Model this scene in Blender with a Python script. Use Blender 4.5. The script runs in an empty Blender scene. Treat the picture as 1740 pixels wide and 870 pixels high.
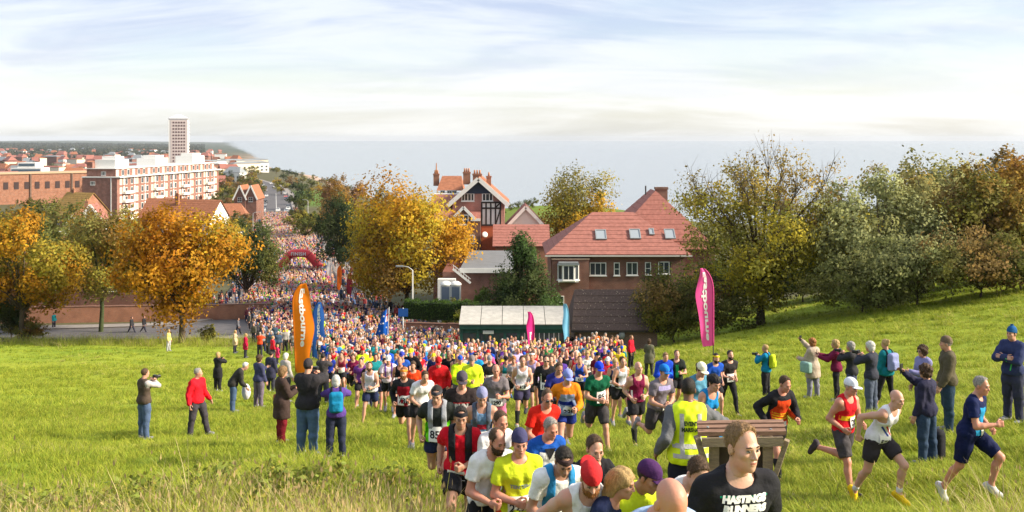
import bpy, bmesh, math, random, time
import numpy as np
from mathutils import Vector, Matrix, Euler
from mathutils.bvhtree import BVHTree
R = math.radians
T0 = time.time()
random.seed(7); np.random.seed(7)
SC = bpy.context.scene
COL = SC.collection
# ------------------------------------------------------------------ camera, sky, sun, exposure
CAMZ = 62.0                      # metres above the sea
F = 1740.0                       # focal length in photograph pixels
cam = bpy.data.cameras.new('camera'); camo = bpy.data.objects.new('camera', cam); COL.objects.link(camo)
camo.location = (0, 0, CAMZ); camo.rotation_euler = (R(90), 0, 0)
cam.sensor_width = 36.0; cam.lens = 36.0; cam.shift_y = -200.0/1740.0
cam.clip_start = 0.1; cam.clip_end = 60000
SC.camera = camo
SUN_AZ, SUN_EL = 98.0, 29.0      # degrees right of the view, above the horizon
world = bpy.data.worlds.new('World'); SC.world = world; world.use_nodes = True
def build_sky():
    nt = world.node_tree; N = nt.nodes; L = nt.links; N.clear()
    out = N.new('ShaderNodeOutputWorld'); bg = N.new('ShaderNodeBackground'); L.new(bg.outputs[0], out.inputs[0])
    sky = N.new('ShaderNodeTexSky'); sky.sky_type = 'NISHITA'; sky.sun_disc = False
    sky.sun_elevation = R(SUN_EL); sky.sun_rotation = R(SUN_AZ); sky.altitude = 60; sky.dust_density = 1.6; sky.air_density = 1.0
    tc = N.new('ShaderNodeTexCoord'); sep = N.new('ShaderNodeSeparateXYZ'); L.new(tc.outputs['Generated'], sep.inputs[0])
    def math_(op, a, b=None, c=None):
        m = N.new('ShaderNodeMath'); m.operation = op
        for i, v in enumerate((a, b, c)):
            if v is None: continue
            if isinstance(v, (int, float)): m.inputs[i].default_value = v
            else: L.new(v, m.inputs[i])
        return m.outputs[0]
    z = math_('ADD', math_('MAXIMUM', sep.outputs[2], 0.0), 0.16)
    u = math_('DIVIDE', sep.outputs[0], z); v = math_('DIVIDE', sep.outputs[1], z)
    cmb = N.new('ShaderNodeCombineXYZ'); L.new(u, cmb.inputs[0]); L.new(v, cmb.inputs[1])
    def noise(sx, sy, scale, det, rough, off):
        mp = N.new('ShaderNodeMapping'); mp.inputs['Scale'].default_value = (sx, sy, 1); mp.inputs['Location'].default_value = off
        mp.inputs['Rotation'].default_value = (0, 0, R(-14))
        L.new(cmb.outputs[0], mp.inputs[0]); n = N.new('ShaderNodeTexNoise'); L.new(mp.outputs[0], n.inputs['Vector'])
        n.inputs['Scale'].default_value = scale; n.inputs['Detail'].default_value = det; n.inputs['Roughness'].default_value = rough
        n.inputs['Distortion'].default_value = 0.5
        return n.outputs[0]
    n1 = noise(0.6, 1.0, 0.9, 8, 0.58, (3.1, 1.7, 0)); n2 = noise(0.55, 1.0, 1.7, 9, 0.60, (9.2, 4.0, 0))
    def ramp(x, a, b):
        m = N.new('ShaderNodeMapRange'); m.interpolation_type = 'SMOOTHSTEP'; m.inputs[1].default_value = a; m.inputs[2].default_value = b
        L.new(x, m.inputs[0]); return m.outputs[0]
    def mix(f, a, b):
        m = N.new('ShaderNodeMix'); m.data_type = 'RGBA'
        if isinstance(f, float): m.inputs['Factor'].default_value = f
        else: L.new(f, m.inputs['Factor'])
        for k, x in (('A', a), ('B', b)):
            s = [i for i in m.inputs if i.name == k and i.type == 'RGBA'][0]
            if isinstance(x, tuple): s.default_value = x
            else: L.new(x, s)
        return [o for o in m.outputs if o.type == 'RGBA'][0]
    cover = ramp(n1, 0.36, 0.60)                                  # thin high cloud, nearly everywhere
    shade = ramp(n2, 0.38, 0.64)
    # thin cloud seen against the light is whiter towards the sun
    sd = (math.sin(R(SUN_AZ))*math.cos(R(SUN_EL)), math.cos(R(SUN_AZ))*math.cos(R(SUN_EL)), math.sin(R(SUN_EL)))
    dp = N.new('ShaderNodeVectorMath'); dp.operation = 'DOT_PRODUCT'; L.new(tc.outputs['Generated'], dp.inputs[0]); dp.inputs[1].default_value = sd
    near = ramp(dp.outputs['Value'], 0.05, 1.0)
    cl = mix(shade, SKY_LIGHT, SKY_GREY)
    cl = mix(math_('MULTIPLY', near, 0.85), cl, SKY_SUN)
    low = ramp(sep.outputs[2], 0.12, 0.0)
    cl = mix(math_('MULTIPLY', low, 0.95), cl, SKY_LOW)
    sc = N.new('ShaderNodeMix'); sc.data_type = 'RGBA'
    clear = N.new('ShaderNodeVectorMath'); clear.operation = 'MULTIPLY'; L.new(sky.outputs[0], clear.inputs[0]); clear.inputs[1].default_value = (.8, .8, .8)
    fac = math_('ADD', math_('MULTIPLY', cover, 0.42), 0.52)
    col = mix(fac, clear.outputs[0], cl)
    L.new(col, bg.inputs[0]); bg.inputs[1].default_value = 0.073
SKY_LIGHT = (3.25, 3.45, 3.75, 1); SKY_GREY = (2.15, 2.5, 3.25, 1); SKY_SUN = (4.5, 4.35, 4.0, 1); SKY_LOW = (3.95, 3.9, 3.72, 1)
build_sky()
sun = bpy.data.lights.new('sun', 'SUN'); suno = bpy.data.objects.new('sun', sun); COL.objects.link(suno)
sun.energy = 2.35; sun.angle = R(9); sun.color = (1.0, 0.88, 0.70)
_d = Vector((math.sin(R(SUN_AZ))*math.cos(R(SUN_EL)), math.cos(R(SUN_AZ))*math.cos(R(SUN_EL)), math.sin(R(SUN_EL))))
suno.rotation_euler = _d.to_track_quat('Z', 'Y').to_euler(); suno.location = (200, 100, 200)
SC.view_settings.view_transform = 'Standard'; SC.view_settings.look = 'None'; SC.view_settings.gamma = 1.0
SC.view_settings.exposure = 1.97
SC.render.engine = 'CYCLES'; SC.cycles.use_denoising = True
SC.cycles.max_bounces = 6; SC.cycles.diffuse_bounces = 2; SC.cycles.glossy_bounces = 2; SC.cycles.transmission_bounces = 3
SC.cycles.transparent_max_bounces = 6; SC.cycles.volume_bounces = 0; SC.cycles.caustics_reflective = False; SC.cycles.caustics_refractive = False

# ------------------------------------------------------------------ materials
_mats = {}
def mat(name, col=(.5, .5, .5), rough=0.8, var=0.0, scale=8.0, bump=0.0, bscale=None, col2=None, metal=0.0, spec=0.3, coord='Object',
        attr=None, objcol=False, trans=0.0, stretch=None, detail=4):
    """procedural surface: base colour broken up by noise, fine relief by bump"""
    if name in _mats: return _mats[name]
    m = bpy.data.materials.new(name); m.use_nodes = True; nt = m.node_tree; N = nt.nodes; L = nt.links
    b = N['Principled BSDF']; b.inputs['Roughness'].default_value = rough; b.inputs['Metallic'].default_value = metal
    b.inputs['Specular IOR Level'].default_value = spec
    c4 = (*col, 1); src = None
    if attr:
        a = N.new('ShaderNodeAttribute'); a.attribute_name = attr; src = a.outputs['Color']
        if isinstance(objcol, str): a.attribute_type = objcol
    tc = N.new('ShaderNodeTexCoord'); vec = tc.outputs[coord]
    if stretch:
        mp = N.new('ShaderNodeMapping'); mp.inputs['Scale'].default_value = stretch; L.new(vec, mp.inputs[0]); vec = mp.outputs[0]
    if var > 0 or col2:
        n = N.new('ShaderNodeTexNoise'); n.inputs['Scale'].default_value = scale; n.inputs['Detail'].default_value = detail; n.inputs['Roughness'].default_value = .62
        L.new(vec, n.inputs['Vector'])
        if col2:
            mr = N.new('ShaderNodeMapRange'); mr.inputs[1].default_value = .38; mr.inputs[2].default_value = .62; L.new(n.outputs[0], mr.inputs[0])
            mx = N.new('ShaderNodeMix'); mx.data_type = 'RGBA'; L.new(mr.outputs[0], mx.inputs['Factor'])
            A = [i for i in mx.inputs if i.type == 'RGBA']; A[0].default_value = c4; A[1].default_value = (*col2, 1)
            if src is not None: L.new(src, A[0])
            src = [o for o in mx.outputs if o.type == 'RGBA'][0]
        if var > 0:
            mr = N.new('ShaderNodeMapRange'); mr.inputs[1].default_value = .3; mr.inputs[2].default_value = .7
            mr.inputs[3].default_value = 1-var; mr.inputs[4].default_value = 1+var; L.new(n.outputs[0], mr.inputs[0])
            vm = N.new('ShaderNodeVectorMath'); vm.operation = 'SCALE'; L.new(mr.outputs[0], vm.inputs['Scale'])
            if src is not None: L.new(src, vm.inputs[0])
            else: vm.inputs[0].default_value = col
            src = vm.outputs[0]
    if src is not None: L.new(src, b.inputs['Base Color'])
    else: b.inputs['Base Color'].default_value = c4
    if bump > 0:
        n2 = N.new('ShaderNodeTexNoise'); n2.inputs['Scale'].default_value = bscale or scale*3; n2.inputs['Detail'].default_value = 3; L.new(vec, n2.inputs['Vector'])
        bp = N.new('ShaderNodeBump'); bp.inputs['Strength'].default_value = min(1, bump); bp.inputs['Distance'].default_value = .02; L.new(n2.outputs[0], bp.inputs['Height'])
        L.new(bp.outputs[0], b.inputs['Normal'])
    if trans > 0:
        tr = N.new('ShaderNodeBsdfTranslucent'); ms = N.new('ShaderNodeMixShader'); ms.inputs[0].default_value = trans
        if src is not None: L.new(src, tr.inputs[0])
        else: tr.inputs[0].default_value = c4
        L.new(b.outputs[0], ms.inputs[1]); L.new(tr.outputs[0], ms.inputs[2]); L.new(ms.outputs[0], N['Material Output'].inputs['Surface'])
    _mats[name] = m
    return m
def cloth(col):
    k = 'cloth_%02x%02x%02x' % tuple(int(max(0, min(1, c))*255) for c in col)
    return mat(k, col, rough=.85, var=.13, scale=7, bump=.7, bscale=17, spec=.15)
def brick_mat(name, a, b_, mortar, sx=.225, sz=.075):
    """brickwork: brick-sized colour variation on the wall's own axes"""
    if name in _mats: return _mats[name]
    m = bpy.data.materials.new(name); m.use_nodes = True; nt = m.node_tree; N = nt.nodes; L = nt.links; b = N['Principled BSDF']
    tc = N.new('ShaderNodeTexCoord'); sp = N.new('ShaderNodeSeparateXYZ'); L.new(tc.outputs['Object'], sp.inputs[0])
    ad = N.new('ShaderNodeMath'); ad.operation = 'ADD'; L.new(sp.outputs[0], ad.inputs[0]); L.new(sp.outputs[1], ad.inputs[1])
    cb = N.new('ShaderNodeCombineXYZ'); L.new(ad.outputs[0], cb.inputs[0]); L.new(sp.outputs[2], cb.inputs[1])
    br = N.new('ShaderNodeTexBrick'); L.new(cb.outputs[0], br.inputs['Vector']); br.inputs['Color1'].default_value = (*a, 1); br.inputs['Color2'].default_value = (*b_, 1)
    br.inputs['Mortar'].default_value = (*mortar, 1); br.inputs['Scale'].default_value = 1; br.inputs['Brick Width'].default_value = sx; br.inputs['Row Height'].default_value = sz
    br.inputs['Mortar Size'].default_value = .012
    n = N.new('ShaderNodeTexNoise'); n.inputs['Scale'].default_value = .8; n.inputs['Detail'].default_value = 6; L.new(tc.outputs['Object'], n.inputs['Vector'])
    mr = N.new('ShaderNodeMapRange'); mr.inputs[1].default_value = .3; mr.inputs[2].default_value = .7; mr.inputs[3].default_value = .75; mr.inputs[4].default_value = 1.2; L.new(n.outputs[0], mr.inputs[0])
    vm = N.new('ShaderNodeVectorMath'); vm.operation = 'SCALE'; L.new(br.outputs[0], vm.inputs[0]); L.new(mr.outputs[0], vm.inputs['Scale']); L.new(vm.outputs[0], b.inputs['Base Color'])
    b.inputs['Roughness'].default_value = .9; b.inputs['Specular IOR Level'].default_value = .2
    _mats[name] = m; return m
def glass_mat(name='window_glass', col=(.05, .06, .07)):
    return mat(name, col, rough=.08, spec=.6)

# ------------------------------------------------------------------ objects and tags
def tag(o, label=None, cat=None, group=None, kind=None):
    if label: o['label'] = label
    if cat: o['category'] = cat
    if group: o['group'] = group
    if kind: o['kind'] = kind
    return o
def empty(name, loc=(0, 0, 0), rz=0.0, label=None, cat=None, group=None):
    o = bpy.data.objects.new(name, None); COL.objects.link(o); o.location = loc; o.rotation_euler = (0, 0, rz); o.empty_display_size = .2
    return tag(o, label, cat, group)
def link(name, me, parent=None, m=None, loc=None, rot=None):
    o = bpy.data.objects.new(name, me); COL.objects.link(o)
    if parent is not None: o.parent = parent
    if loc is not None: o.location = loc
    if rot is not None: o.rotation_euler = rot
    if m is not None:
        if len(me.materials) == 0: me.materials.append(m)
        elif me.materials[0] != m:
            o.material_slots[0].link = 'OBJECT'; o.material_slots[0].material = m
    return o
def mesh_np(name, V, Q, smooth=True, mats=None, midx=None, tri=False):
    """mesh from numpy arrays; Q is (n,4) quads or (n,3) triangles"""
    me = bpy.data.meshes.new(name); V = np.asarray(V, np.float32); Q = np.asarray(Q, np.int32); k = Q.shape[1] if len(Q) else 4
    me.vertices.add(len(V)); me.vertices.foreach_set('co', V.ravel())
    me.loops.add(Q.size); me.loops.foreach_set('vertex_index', Q.ravel())
    me.polygons.add(len(Q)); me.polygons.foreach_set('loop_start', np.arange(0, Q.size, k, dtype=np.int32))
    if smooth: me.polygons.foreach_set('use_smooth', np.ones(len(Q), bool))
    for m in mats or (): me.materials.append(m)
    if midx is not None: me.polygons.foreach_set('material_index', np.asarray(midx, np.int32))
    me.update(calc_edges=True); me.validate(); return me
class MB:
    """collects boxes, prisms, tubes and sheets for ONE mesh"""
    def __init__(s): s.v = []; s.f = []
    def add(s, V, Fs):
        o = len(s.v); s.v += [tuple(p) for p in V]; s.f += [tuple(i+o for i in f) for f in Fs]; return s
    def box(s, x0, x1, y0, y1, z0, z1):
        return s.add([(x0, y0, z0), (x1, y0, z0), (x1, y1, z0), (x0, y1, z0), (x0, y0, z1), (x1, y0, z1), (x1, y1, z1), (x0, y1, z1)],
                     [(3, 2, 1, 0), (4, 5, 6, 7), (0, 1, 5, 4), (1, 2, 6, 5), (2, 3, 7, 6), (3, 0, 4, 7)])
    def bar(s, a, b, w, h, up=(0, 0, 1)):
        a = Vector(a); b = Vector(b); d = (b-a).normalized(); u = Vector(up)
        if abs(d.dot(u)) > .98: u = Vector((0, 1, 0))
        x = d.cross(u).normalized(); u = x.cross(d).normalized(); V = []
        for p in (a, b):
            for i, j in ((-1, -1), (1, -1), (1, 1), (-1, 1)): V.append(p+x*(w/2*i)+u*(h/2*j))
        return s.add(V, [(0, 3, 2, 1), (4, 5, 6, 7), (0, 1, 5, 4), (1, 2, 6, 5), (2, 3, 7, 6), (3, 0, 4, 7)])
    def tube(s, pts, rad, n=8, cap=True):
        pts = [Vector(p) for p in pts]; rad = rad if isinstance(rad, (list, tuple)) else [rad]*len(pts); V = []; Fs = []
        u = None
        for i, p in enumerate(pts):
            d = (pts[min(i+1, len(pts)-1)]-pts[max(i-1, 0)]).normalized()
            if u is None: u = d.orthogonal().normalized()
            else: u = (u-d*u.dot(d)).normalized()
            w = d.cross(u)
            for k in range(n):
                t = 2*math.pi*k/n; V.append(p+u*(rad[i]*math.cos(t))+w*(rad[i]*math.sin(t)))
        for i in range(len(pts)-1):
            for k in range(n):
                a = i*n+k; b = i*n+(k+1) % n; Fs.append((a, b, b+n, a+n))
        if cap: Fs += [tuple(range(n-1, -1, -1)), tuple(range((len(pts)-1)*n, len(pts)*n))]
        return s.add(V, Fs)
    def prism(s, poly, y0, y1):
        """polygon in x,z pushed from y0 to y1"""
        n = len(poly); V = [(x, y0, z) for x, z in poly]+[(x, y1, z) for x, z in poly]
        return s.add(V, [tuple(range(n)), tuple(range(2*n-1, n-1, -1))]+[(i, i+n, (i+1) % n+n, (i+1) % n) for i in range(n)])
    def mesh(s, name, m=None, smooth=False):
        me = bpy.data.meshes.new(name); me.from_pydata(s.v, [], s.f)
        if m: me.materials.append(m)
        bm = bmesh.new(); bm.from_mesh(me); bmesh.ops.recalc_face_normals(bm, faces=bm.faces); bm.to_mesh(me); bm.free()
        if smooth:
            for p in me.polygons: p.use_smooth = True
        me.update(); return me
    def build(s, name, m, parent=None, smooth=False, loc=None, rot=None): return link(name, s.mesh(name, m, smooth), parent, None, loc, rot)
def sstep(a, b, x):
    t = np.clip((np.asarray(x, float)-a)/(b-a), 0, 1); return t*t*(3-2*t)

# ------------------------------------------------------------------ lie of the land (metres; x right, y away, z above the sea)
_DY = [-60, 0, 4.9, 6.5, 9, 10.5, 15, 20.8, 27.6, 45, 70, 90, 100, 115, 140, 176, 260, 400, 600, 1000, 1600, 2600, 4000, 9000, 40000]
_DD = [-6, 2.3, 3.13, 3.6, 4.1, 4.42, 5.15, 6.25, 7.6, 11.1, 15.2, 18.2, 19.6, 20.6, 22.2, 23.8, 26.5, 29, 32, 38, 46, 53, 55, 56, 56]
_CY = [-100, 250, 400, 700, 1000, 1438, 1660, 2000, 4000, 10000, 40000]
_CX = [500, 320, 90, -10, -95, -225, -285, -430, -985, -2780, -11200]
def coast(Y): return np.interp(Y, _CY, _CX)
def ground(X, Y):
    X = np.asarray(X, float); Y = np.asarray(Y, float)
    z = CAMZ-np.interp(Y, _DY, _DD)
    z = z+np.interp(Y, [8, 18, 24, 36, 62], [0, .095, .08, .085, .18])*np.clip(X-3.5, 0, 45)*(1-sstep(110, 220, Y))
    z = z-0.27*(1-sstep(.8, 2.2, X))*sstep(4.9, 6.0, Y)*(1-sstep(27, 38, Y))*(1-sstep(10.5, 15, Y)*sstep(-6, -3.5, X))+.26*np.exp(-((X-2.2)/.7)**2-((Y-10.3)/1.6)**2)+.42*np.exp(-((X-1.45)/.6)**2-((Y-6.25)/.6)**2)-.2*np.exp(-((X-5.3)/1.1)**2-((Y-13.8)/1.3)**2)
    z = z+9.2*np.exp(-((X-12)/45)**2-((Y-262)/55)**2)
    z = z+(.05*np.sin(X*.9+Y*.31)+.05*np.sin(Y*.77-X*.4+1)+.03*np.sin(X*2.1+Y*1.3))*(1-sstep(80, 110, Y))*sstep(4, 12, Y)
    # far hills to the left
    z = z+26*sstep(3500, 6500, Y)*sstep(400, 2600, -X-0.28*Y+400)*(0.75+.25*np.sin(X/900.0)*np.cos(X/370.0+1))
    c = coast(Y); d = c-X
    return np.where(d < 130, -3+(z+3)*sstep(0, 130, d), z)
def gz(x, y): return float(ground(x, y))
def at(px, py, Y): return Vector(((px-870)/F*Y, Y, CAMZ-(py-235)/F*Y))
def gx(px, Y): return (px-870)/F*Y
# ------------------------------------------------------------------ people: smooth blended solids turned into one continuous skin
def surface_nets(Fd, org, h):
    ins = Fd < 0
    nx, ny, nz = Fd.shape
    c = [ins[i:nx-1+i, j:ny-1+j, k:nz-1+k] for i in (0, 1) for j in (0, 1) for k in (0, 1)]
    s = c[0].astype(np.int8)
    for q in c[1:]: s = s+q
    act = (s > 0) & (s < 8); idx = np.argwhere(act)
    if len(idx) == 0: return np.zeros((0, 3)), np.zeros((0, 4), int)
    num = -np.ones(act.shape, np.int32); num[act] = np.arange(len(idx))
    acc = np.zeros((len(idx), 3)); cnt = np.zeros(len(idx))
    I, J, K = idx.T
    corner = {(i, j, k): Fd[I+i, J+j, K+k] for i in (0, 1) for j in (0, 1) for k in (0, 1)}
    for ax in range(3):
        for u in (0, 1):
            for v in (0, 1):
                a = [0, 0, 0]; o = [q for q in range(3) if q != ax]; a[o[0]] = u; a[o[1]] = v; b = list(a); b[ax] = 1
                fa = corner[tuple(a)]; fb = corner[tuple(b)]; m = (fa < 0) != (fb < 0)
                t = np.where(m, fa/np.where(m, fa-fb, 1), 0); P = np.tile(np.array(a, float), (len(idx), 1)); P[:, ax] = t
                acc += P*m[:, None]; cnt += m
    V = (idx+acc/cnt[:, None])*h+np.asarray(org)
    quads = []
    for ax in range(3):
        o = [q for q in range(3) if q != ax]
        sl0 = [slice(1, n-1) for n in Fd.shape]; sl1 = [slice(1, n-1) for n in Fd.shape]
        sl0[ax] = slice(0, Fd.shape[ax]-1); sl1[ax] = slice(1, Fd.shape[ax])
        e = ins[tuple(sl0)] != ins[tuple(sl1)]; E = np.argwhere(e)
        if not len(E): continue
        base = E.copy(); base[:, o[0]] += 1; base[:, o[1]] += 1
        first = ins[tuple(sl0)][e]
        q = []
        for u, v in ((0, 0), (1, 0), (1, 1), (0, 1)):
            p = base.copy(); p[:, o[0]] -= u; p[:, o[1]] -= v; q.append(num[p[:, 0], p[:, 1], p[:, 2]])
        q = np.stack(q, 1); fl = first if ax != 1 else ~first
        q[~fl] = q[~fl][:, ::-1]; quads.append(q)
    Q = np.concatenate(quads); return V, Q[(Q >= 0).all(1)]
class Field:
    """signed distance on a grid; each solid only touches its own block"""
    def __init__(s, lo, hi, h):
        s.h = h; s.lo = np.asarray(lo, float)-3*h; n = np.ceil((np.asarray(hi)+3*h-s.lo)/h).astype(int)+1
        s.ax = [s.lo[i]+h*np.arange(n[i]) for i in range(3)]; s.F = np.full(n, 9.0, np.float32)
    def block(s, lo, hi):
        sl = []
        for i in range(3):
            a = int(np.floor((lo[i]-s.lo[i])/s.h)); b = int(np.ceil((hi[i]-s.lo[i])/s.h))+1
            a = max(0, a); b = min(len(s.ax[i]), b)
            if b <= a: return None
            sl.append(slice(a, b))
        X = s.ax[0][sl[0]][:, None, None].astype(np.float32); Y = s.ax[1][sl[1]][None, :, None].astype(np.float32); Z = s.ax[2][sl[2]][None, None, :].astype(np.float32)
        return tuple(sl), X, Y, Z
    def put(s, sl, d, k):
        f = s.F[sl]
        if k > 0:
            hh = np.clip(.5+.5*(f-d)/k, 0, 1); s.F[sl] = f+(d-f)*hh-k*hh*(1-hh)
        else: s.F[sl] = np.minimum(f, d)
    def cone(s, a, b, ra, rb, k=.02, off=0.0):
        a = np.asarray(a, float); b = np.asarray(b, float); ra += off; rb += off; m = max(ra, rb)+k+2*s.h
        B = s.block(np.minimum(a, b)-m, np.maximum(a, b)+m)
        if B is None: return
        sl, X, Y, Z = B; ab = b-a; L2 = float(ab@ab)+1e-9
        t = ((X-a[0])*ab[0]+(Y-a[1])*ab[1]+(Z-a[2])*ab[2])/L2; t = np.clip(t, 0, 1)
        d = np.sqrt((X-a[0]-t*ab[0])**2+(Y-a[1]-t*ab[1])**2+(Z-a[2]-t*ab[2])**2)-(ra+(rb-ra)*t); s.put(sl, d, k)
    def ell(s, c, r, M=None, k=.03, off=0.0, sub=False):
        c = np.asarray(c, float); r = np.asarray(r, float)+off; m = r.max()+k+2*s.h; B = s.block(c-m, c+m)
        if B is None: return
        sl, X, Y, Z = B; X = X-c[0]; Y = Y-c[1]; Z = Z-c[2]
        if M is not None:
            M = np.asarray(M); X, Y, Z = (M[0, 0]*X+M[1, 0]*Y+M[2, 0]*Z, M[0, 1]*X+M[1, 1]*Y+M[2, 1]*Z, M[0, 2]*X+M[1, 2]*Y+M[2, 2]*Z)
        k0 = np.sqrt((X/r[0])**2+(Y/r[1])**2+(Z/r[2])**2); k1 = np.sqrt((X/r[0]**2)**2+(Y/r[1]**2)**2+(Z/r[2]**2)**2)+1e-9
        d = k0*(k0-1)/k1
        if sub:
            f = s.F[sl]; d = -d; hh = np.clip(.5-.5*(f-d)/max(k, 1e-6), 0, 1); s.F[sl] = f+(d-f)*hh+k*hh*(1-hh)
        else: s.put(sl, d, k)
    def rbox(s, c, half, M=None, rr=.03, k=.01):
        c = np.asarray(c, float); half = np.asarray(half, float); m = np.linalg.norm(half)+k+2*s.h; B = s.block(c-m, c+m)
        if B is None: return
        sl, X, Y, Z = B; X = X-c[0]; Y = Y-c[1]; Z = Z-c[2]
        if M is not None:
            M = np.asarray(M); X, Y, Z = (M[0, 0]*X+M[1, 0]*Y+M[2, 0]*Z, M[0, 1]*X+M[1, 1]*Y+M[2, 1]*Z, M[0, 2]*X+M[1, 2]*Y+M[2, 2]*Z)
        qx = np.abs(X)-half[0]+rr; qy = np.abs(Y)-half[1]+rr; qz = np.abs(Z)-half[2]+rr
        d = np.sqrt(np.maximum(qx, 0)**2+np.maximum(qy, 0)**2+np.maximum(qz, 0)**2)+np.minimum(np.maximum(qx, np.maximum(qy, qz)), 0)-rr; s.put(sl, d, k)
    def keep(s, p, n):
        """cut away what lies on the far side of the plane through p with outward normal n"""
        n = np.asarray(n, float); p = np.asarray(p, float)
        d = (s.ax[0][:, None, None]-p[0])*n[0]+(s.ax[1][None, :, None]-p[1])*n[1]+(s.ax[2][None, None, :]-p[2])*n[2]
        s.F = np.maximum(s.F, d.astype(np.float32))
    def ripple(s, amp, f, seed=0):
        rs = np.random.RandomState(seed); g = 0
        for q in range(4):
            w = rs.uniform(-1, 1, 3)*f*(1+.6*q); w[2] *= .55; ph = rs.uniform(0, 6.28)
            g = g+np.sin(s.ax[0][:, None, None]*w[0]+s.ax[1][None, :, None]*w[1]+s.ax[2][None, None, :]*w[2]+ph)
        s.F = s.F+(amp*.5*g).astype(np.float32)
    def nets(s): return surface_nets(s.F, s.lo, s.h)
def rx(a): c, s = math.cos(a), math.sin(a); return np.array([[1, 0, 0], [0, c, -s], [0, s, c]])
def ry(a): c, s = math.cos(a), math.sin(a); return np.array([[c, 0, s], [0, 1, 0], [-s, 0, c]])
def rz(a): c, s = math.cos(a), math.sin(a); return np.array([[c, -s, 0], [s, c, 0], [0, 0, 1]])

# ---- heads, hair, hats and hands are made once in their own frame (face looks along -y, head centre at the origin)
def head_field(h, female=False, infl=0.0, neck=True, features=True):
    f = Field((-.12, -.15, -.2), (.12, .14, .15), h); o = infl
    w = .96 if female else 1.0
    f.ell((0, .014, .034), (.074*w, .094, .084), k=.02, off=o); f.ell((0, -.026, -.03), (.061*w, .066, .088), k=.03, off=o)
    f.ell((0, -.036, -.072), (.046*w, .046, .036), k=.03, off=o)
    if features:
        f.ell((0, -.074, -.094), (.021*w, .016, .018), k=.02)
        for s in (-1, 1):
            f.ell((s*.042, -.06, -.016), (.024, .024, .02), k=.02); f.ell((s*.031, -.103, .006), (.021, .019, .014), k=.012, sub=True)
            f.ell((s*.077*w, .012, -.008), (.010, .02, .032), k=.008)
        f.cone((-.034, -.080, .024), (.034, -.080, .024), .0125, .0125, k=.012)
        f.cone((0, -.086, .012), (0, -.108, -.024), .0085, .012, k=.009)
        for s in (-1, 1): f.ell((s*.012, -.098, -.029), (.009, .010, .007), k=.006)
        f.ell((0, -.090, -.053), (.023, .010, .006), k=.006); f.ell((0, -.089, -.064), (.020, .010, .006), k=.006)
        f.ell((0, -.105, -.0585), (.024, .012, .0022), k=.004, sub=True)
    if neck: f.cone((0, .018, -.05), (0, .034, -.165), .047 if female else .053, .053 if female else .060, k=.03, off=o)
    return f
def make_heads():
    for nm, fem in (('m', False), ('f', True)):
        for lod, h in (('hi', .0064), ('mid', .0105), ('lo', .017)):
            fld = head_field(h, fem); fld.keep((0, .03, -.155), (0, -.1, -1)); HEAD[nm, lod] = fld.nets()
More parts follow.
